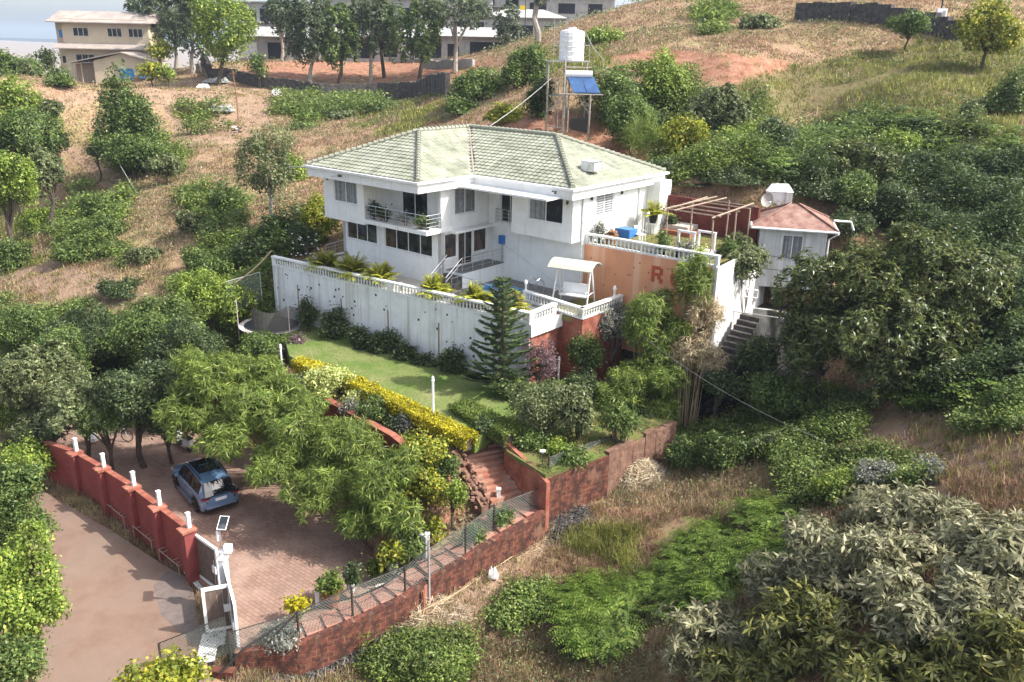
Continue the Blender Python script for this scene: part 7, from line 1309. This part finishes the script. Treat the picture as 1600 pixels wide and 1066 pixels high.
# right side
T('dusty', 1150, 408, 110, 62, 44, 'pale leaved spreading branch over the white end wall', 'tree', base=(PD(1180, 470, 45)[0], 45.0), cap=26000, ls=1.1, tr=.07); T('dusty', 1150, 378, 50, 30, 45.5, 'leafy clump at the right end of the upper balustrade', 'shrub', cap=6000)
T('mango', 1395, 490, 335, 280, 37.5, 'huge dark mango like tree filling the right of the picture', base=(PD(1370, 590, 37.5)[0], 37.5), cap=95000, nl=34, ls=.95); T('mango', 1275, 535, 130, 130, 37.5, 'dark lower side crown of the huge right tree, over the yard', base=(PD(1300, 590, 37.5)[0], 38.2), cap=26000); T('mango', 1480, 555, 150, 110, 35.5, 'lower right side crown of the huge tree', base=(PD(1440, 610, 36)[0], 36.0), cap=26000)
for a in [(1208, 240, 84, 100, 56, 'dark', 'dark tree behind the white cabin'), (1072, 226, 78, 84, 57, 'yelgreen', 'round yellow green tree behind the pergola'), (1042, 135, 72, 110, 68, 'bright', 'bright tree in front of the red soil bank'), (955, 150, 80, 80, 66, 'mid', 'green tree right of the solar heater'), (990, 185, 90, 80, 62, 'mid', 'dense green tree right below the solar heater'), (1010, 200, 60, 60, 61, 'dark', 'dark tree behind the tall reed grass'), (755, 150, 120, 76, 84, 'mid', 'broad green bush group left of the tank tower'), (822, 118, 66, 100, 80, 'mid', 'leaning green tree left of the water tank'), (845, 160, 40, 70, 70, 'dark', 'dark ivy tree behind the tank tower legs'), (790, 182, 66, 28, 72, 'yelgreen', 'low yellow green bush above the roof ridge'), (720, 178, 60, 40, 80, 'mid', 'green bush at the end of the dark stone wall'), (1120, 180, 110, 80, 62, 'dusty', 'pale green tree left of the bracken'), (1150, 225, 80, 70, 58, 'bright', 'light green tree left of the dark tree'), (1320, 260, 150, 90, 54, 'mango', 'wide dark crown among the bracken'), (1260, 300, 100, 60, 51, 'dark', 'dark crown behind the hut'), (1400, 320, 120, 60, 50, 'dark', 'dark crown behind the huge right tree'), (1140, 285, 100, 50, 54, 'dark', 'dark shrubs above the red garden wall'), (1080, 300, 70, 26, 53, 'dusty', 'pale flowering shrubs on top of the red garden wall'), (1040, 270, 60, 44, 56, 'dark', 'dark shrub behind the side wall of the villa'),
          (1572, 175, 76, 110, 62, 'mid', 'slender tree with visible trunks at the right edge'), (1512, 185, 30, 60, 62, 'sparse', 'very thin pale trunk tree left of the slender tree'), (1545, 45, 90, 80, 72, 'yelgreen', 'bright tree at the top right corner'), (1420, 38, 50, 34, 78, 'mid', 'round bush in front of the top stone wall'), (1110, 34, 50, 26, 96, 'bright', 'bright bush on the upper dry slope'), (1180, 40, 70, 28, 92, 'dusty', 'dark based bush on the upper dry slope'), (940, 62, 60, 26, 92, 'bright', 'low bush on the slope right of the tank'), (1330, 300, 80, 60, 50, 'mid', 'green crown between hut and bracken'), (1550, 470, 100, 90, 44, 'dark', 'dark scrub at the right edge'), (1440, 270, 90, 60, 54, 'dark', 'dark crown in the middle of the bracken band'), (1500, 300, 80, 60, 52, 'mid', 'green crown right of the middle bracken'), (1570, 270, 90, 60, 53, 'dark', 'dark crown above the bracken at the right edge'), (1590, 400, 80, 80, 47, 'mid', 'green crown low at the right edge'), (1520, 410, 90, 70, 47, 'dark', 'dark round crown behind the huge tree top right'), (1590, 520, 60, 70, 42, 'mid', 'green bush crown at the right edge beside the huge tree'), (1250, 255, 90, 50, 56, 'mid', 'green crown left in the bracken band'), (1400, 225, 80, 40, 58, 'bright', 'bright crown on top of the bracken band'), (1180, 290, 70, 50, 53, 'dark', 'dark crown between the red wall and the hut'), (1330, 350, 70, 40, 48, 'dark', 'dark crown right behind the bent white pipe'), (1580, 330, 80, 70, 50, 'dark', 'dark crown at the right edge above the scrub'), (1480, 350, 90, 60, 49, 'dark', 'dark crown in the shaded bracken'),
          (1235, 620, 130, 76, 38, 'mid', 'leafy bush below the huge tree'), (1420, 620, 120, 60, 37, 'bright', 'bright scrub below the huge tree at right'), (1570, 630, 60, 50, 36, 'mid', 'small bush at the right edge of the dry patch'), (1320, 640, 90, 50, 37, 'dark', 'dark bush between the two lower bushes'), (1065, 712, 60, 60, 36, 'mid', 'left one of two bushes beside the straw heap'), (1125, 705, 76, 80, 35.5, 'mid', 'taller bush right of the straw heap'), (1180, 560, 80, 60, 40, 'dark', 'dark shaded shrub on the yard edge'), (1130, 600, 70, 40, 39, 'dark', 'low dark shrub in the gully'), (1200, 690, 60, 30, 34.5, 'dusty', 'dusty low bush on the dry slope'), (1310, 765, 90, 60, 31, 'bright', 'bright feathery bush above the grey leaved shrubs'), (1380, 745, 80, 60, 31.5, 'silver', 'blue green feathery bush above the grey leaved shrubs'), (1450, 735, 60, 50, 32, 'silver', 'thin blue green bush at the rim of the dry patch')]:
    nm = 'tree' if ('tree' in a[6].split(' ')[:6] or 'crown' in a[6]) and a[2] > 60 else 'shrub'; kw = dict(cover=1.8) if a[5] == 'sparse' else {}
    T(a[5], *a[:5], a[6], nm, cap=16000 if a[5] != 'mango' else 26000, **kw)
T('longgrass', 1000, 220, 50, 60, 58, 'tall reed grass clump behind the roof corner', 'reed_clump', cat='reed clump', cap=4000, culms=8)
# foreground
for a in [(1455, 825, 280, 130, 27, 'loquat', 'highest grey leaved shrub, upper right foreground'), (1340, 880, 230, 170, 25, 'loquat', 'grey leaved shrub left of the centre of the foreground mass'), (1560, 875, 190, 170, 24.5, 'loquat', 'grey leaved shrub at the right edge of the foreground'), (1450, 960, 290, 190, 22.5, 'loquat', 'large grey leaved shrub in the middle of the right foreground'), (1260, 985, 220, 150, 22, 'loquatolive', 'olive leaved shrub with yellow leaves at the bottom'), (1110, 1010, 200, 130, 22.5, 'loquat', 'pale grey leaved shrub at the left end of the foreground mass'), (1390, 1050, 240, 130, 20.5, 'loquatolive', 'olive leaved shrub at the bottom edge'), (1560, 1020, 180, 150, 20.5, 'loquatolive', 'olive leaved shrub in the bottom right corner'), (1270, 850, 110, 90, 26.5, 'loquat', 'small grey leaved shrub touching the bracken'), (1230, 920, 150, 110, 24, 'loquat', 'dark hearted grey shrub between bracken and olive shrub'), (1370, 800, 130, 90, 27.5, 'loquat', 'grey shrub crown under the feathery bushes'), (1550, 940, 200, 130, 22.5, 'loquat', 'grey leaved shrub filling the right edge above the corner'), (1180, 1060, 200, 90, 21, 'loquatolive', 'olive shrub cut by the bottom edge left of centre'), (1500, 1060, 200, 90, 20, 'loquatolive', 'leafy olive shrub at the very bottom right')]:
    T(a[5], *a[:5], a[6], 'shrub', group='large leaved shrubs in the foreground', cap=30000, ls=.84, cover=.78, nl=26)
for a in [(28, 930, 160, 240, -1.2, 'bright', 'bright green tree at the left edge of the road'), (20, 810, 130, 190, -.8, 'mid', 'upper green crown of the roadside trees at the left edge'), (40, 720, 90, 70, -2.4, 'bright', 'light feathery bush before the far end of the red wall'), (25, 1040, 130, 90, -2.2, 'mid', 'green bush at the bottom left corner'), (262, 1064, 160, 64, -2.0, 'yelgreen', 'yellow green tree top at the bottom edge beside the fence'), (650, 1035, 120, 84, 25.5, 'weedy', 'grey green bush at the bottom below the ash'), (790, 972, 80, 44, 27.5, 'weedy', 'leafy weeds below the small white scrap'), (900, 1010, 90, 60, 25, 'weedy', 'dark weedy scrub under the bracken')]:
    kz = dict(zc=a[4]) if a[4] < 0 else {}; T(a[5], *a[:5], a[6], 'tree' if 'tree' in a[6] else 'shrub', cap=36000, **kz)

# white blossoms on the terrace bush
m = MB(); r = random.Random(5); c = W(-10.0, -1.9)
for k in range(26): a = (c[0]+r.uniform(-.8, .8), c[1]+r.uniform(-.5, .3), 4.3+r.uniform(0, 1.6)); m.lathe([(.02, 0), (.07, .04), (.02, .06)], a, 'flower_white', 5)
o = m.build('blossoms'); o.parent = next(x for x in bpy.data.objects if x.get('label', '').startswith('dark bush with white flowers')); o.matrix_parent_inverse = Matrix.Translation(-o.parent.location)

# ---------------------------------------------------------------- far hills and air
m = MB(); N = 60; V = []
for k in range(N+1):
    x = -5200+10400*k/N; V += [(x, 4250, -90), (x, 4150+80*math.sin(k), 2+14*float(vnoise(x, 0, 900, 2))+7*float(vnoise(x, 0, 240, 4)))]
m.add(V, [(2*k, 2*k+2, 2*k+3, 2*k+1) for k in range(N)], 'dark_stone'); V2 = [(v[0], v[1]+900, v[2]) for v in V]; m.add(V2+V, [(2*k+1, 2*k+3, 2*k+3+len(V), 2*k+1+len(V)) for k in range(N)], 'dark_stone'); struct(m.build('far_hills'))
hz_ = MB(); hz_.box(-5600, 5600, -60, 5400, -120, 75, 'concrete'); ho = hz_.build('haze'); struct(ho, 'stuff'); ho.data.materials.clear()
hm = bpy.data.materials.new('haze'); hm.use_nodes = True; n = hm.node_tree; n.nodes.clear(); out_ = n.nodes.new('ShaderNodeOutputMaterial'); pv = n.nodes.new('ShaderNodeVolumePrincipled'); pv.inputs['Color'].default_value = (.70, .84, 1, 1); pv.inputs['Density'].default_value = .00022; pv.inputs['Anisotropy'].default_value = .2; n.links.new(pv.outputs[0], out_.inputs['Volume']); ho.data.materials.append(hm)
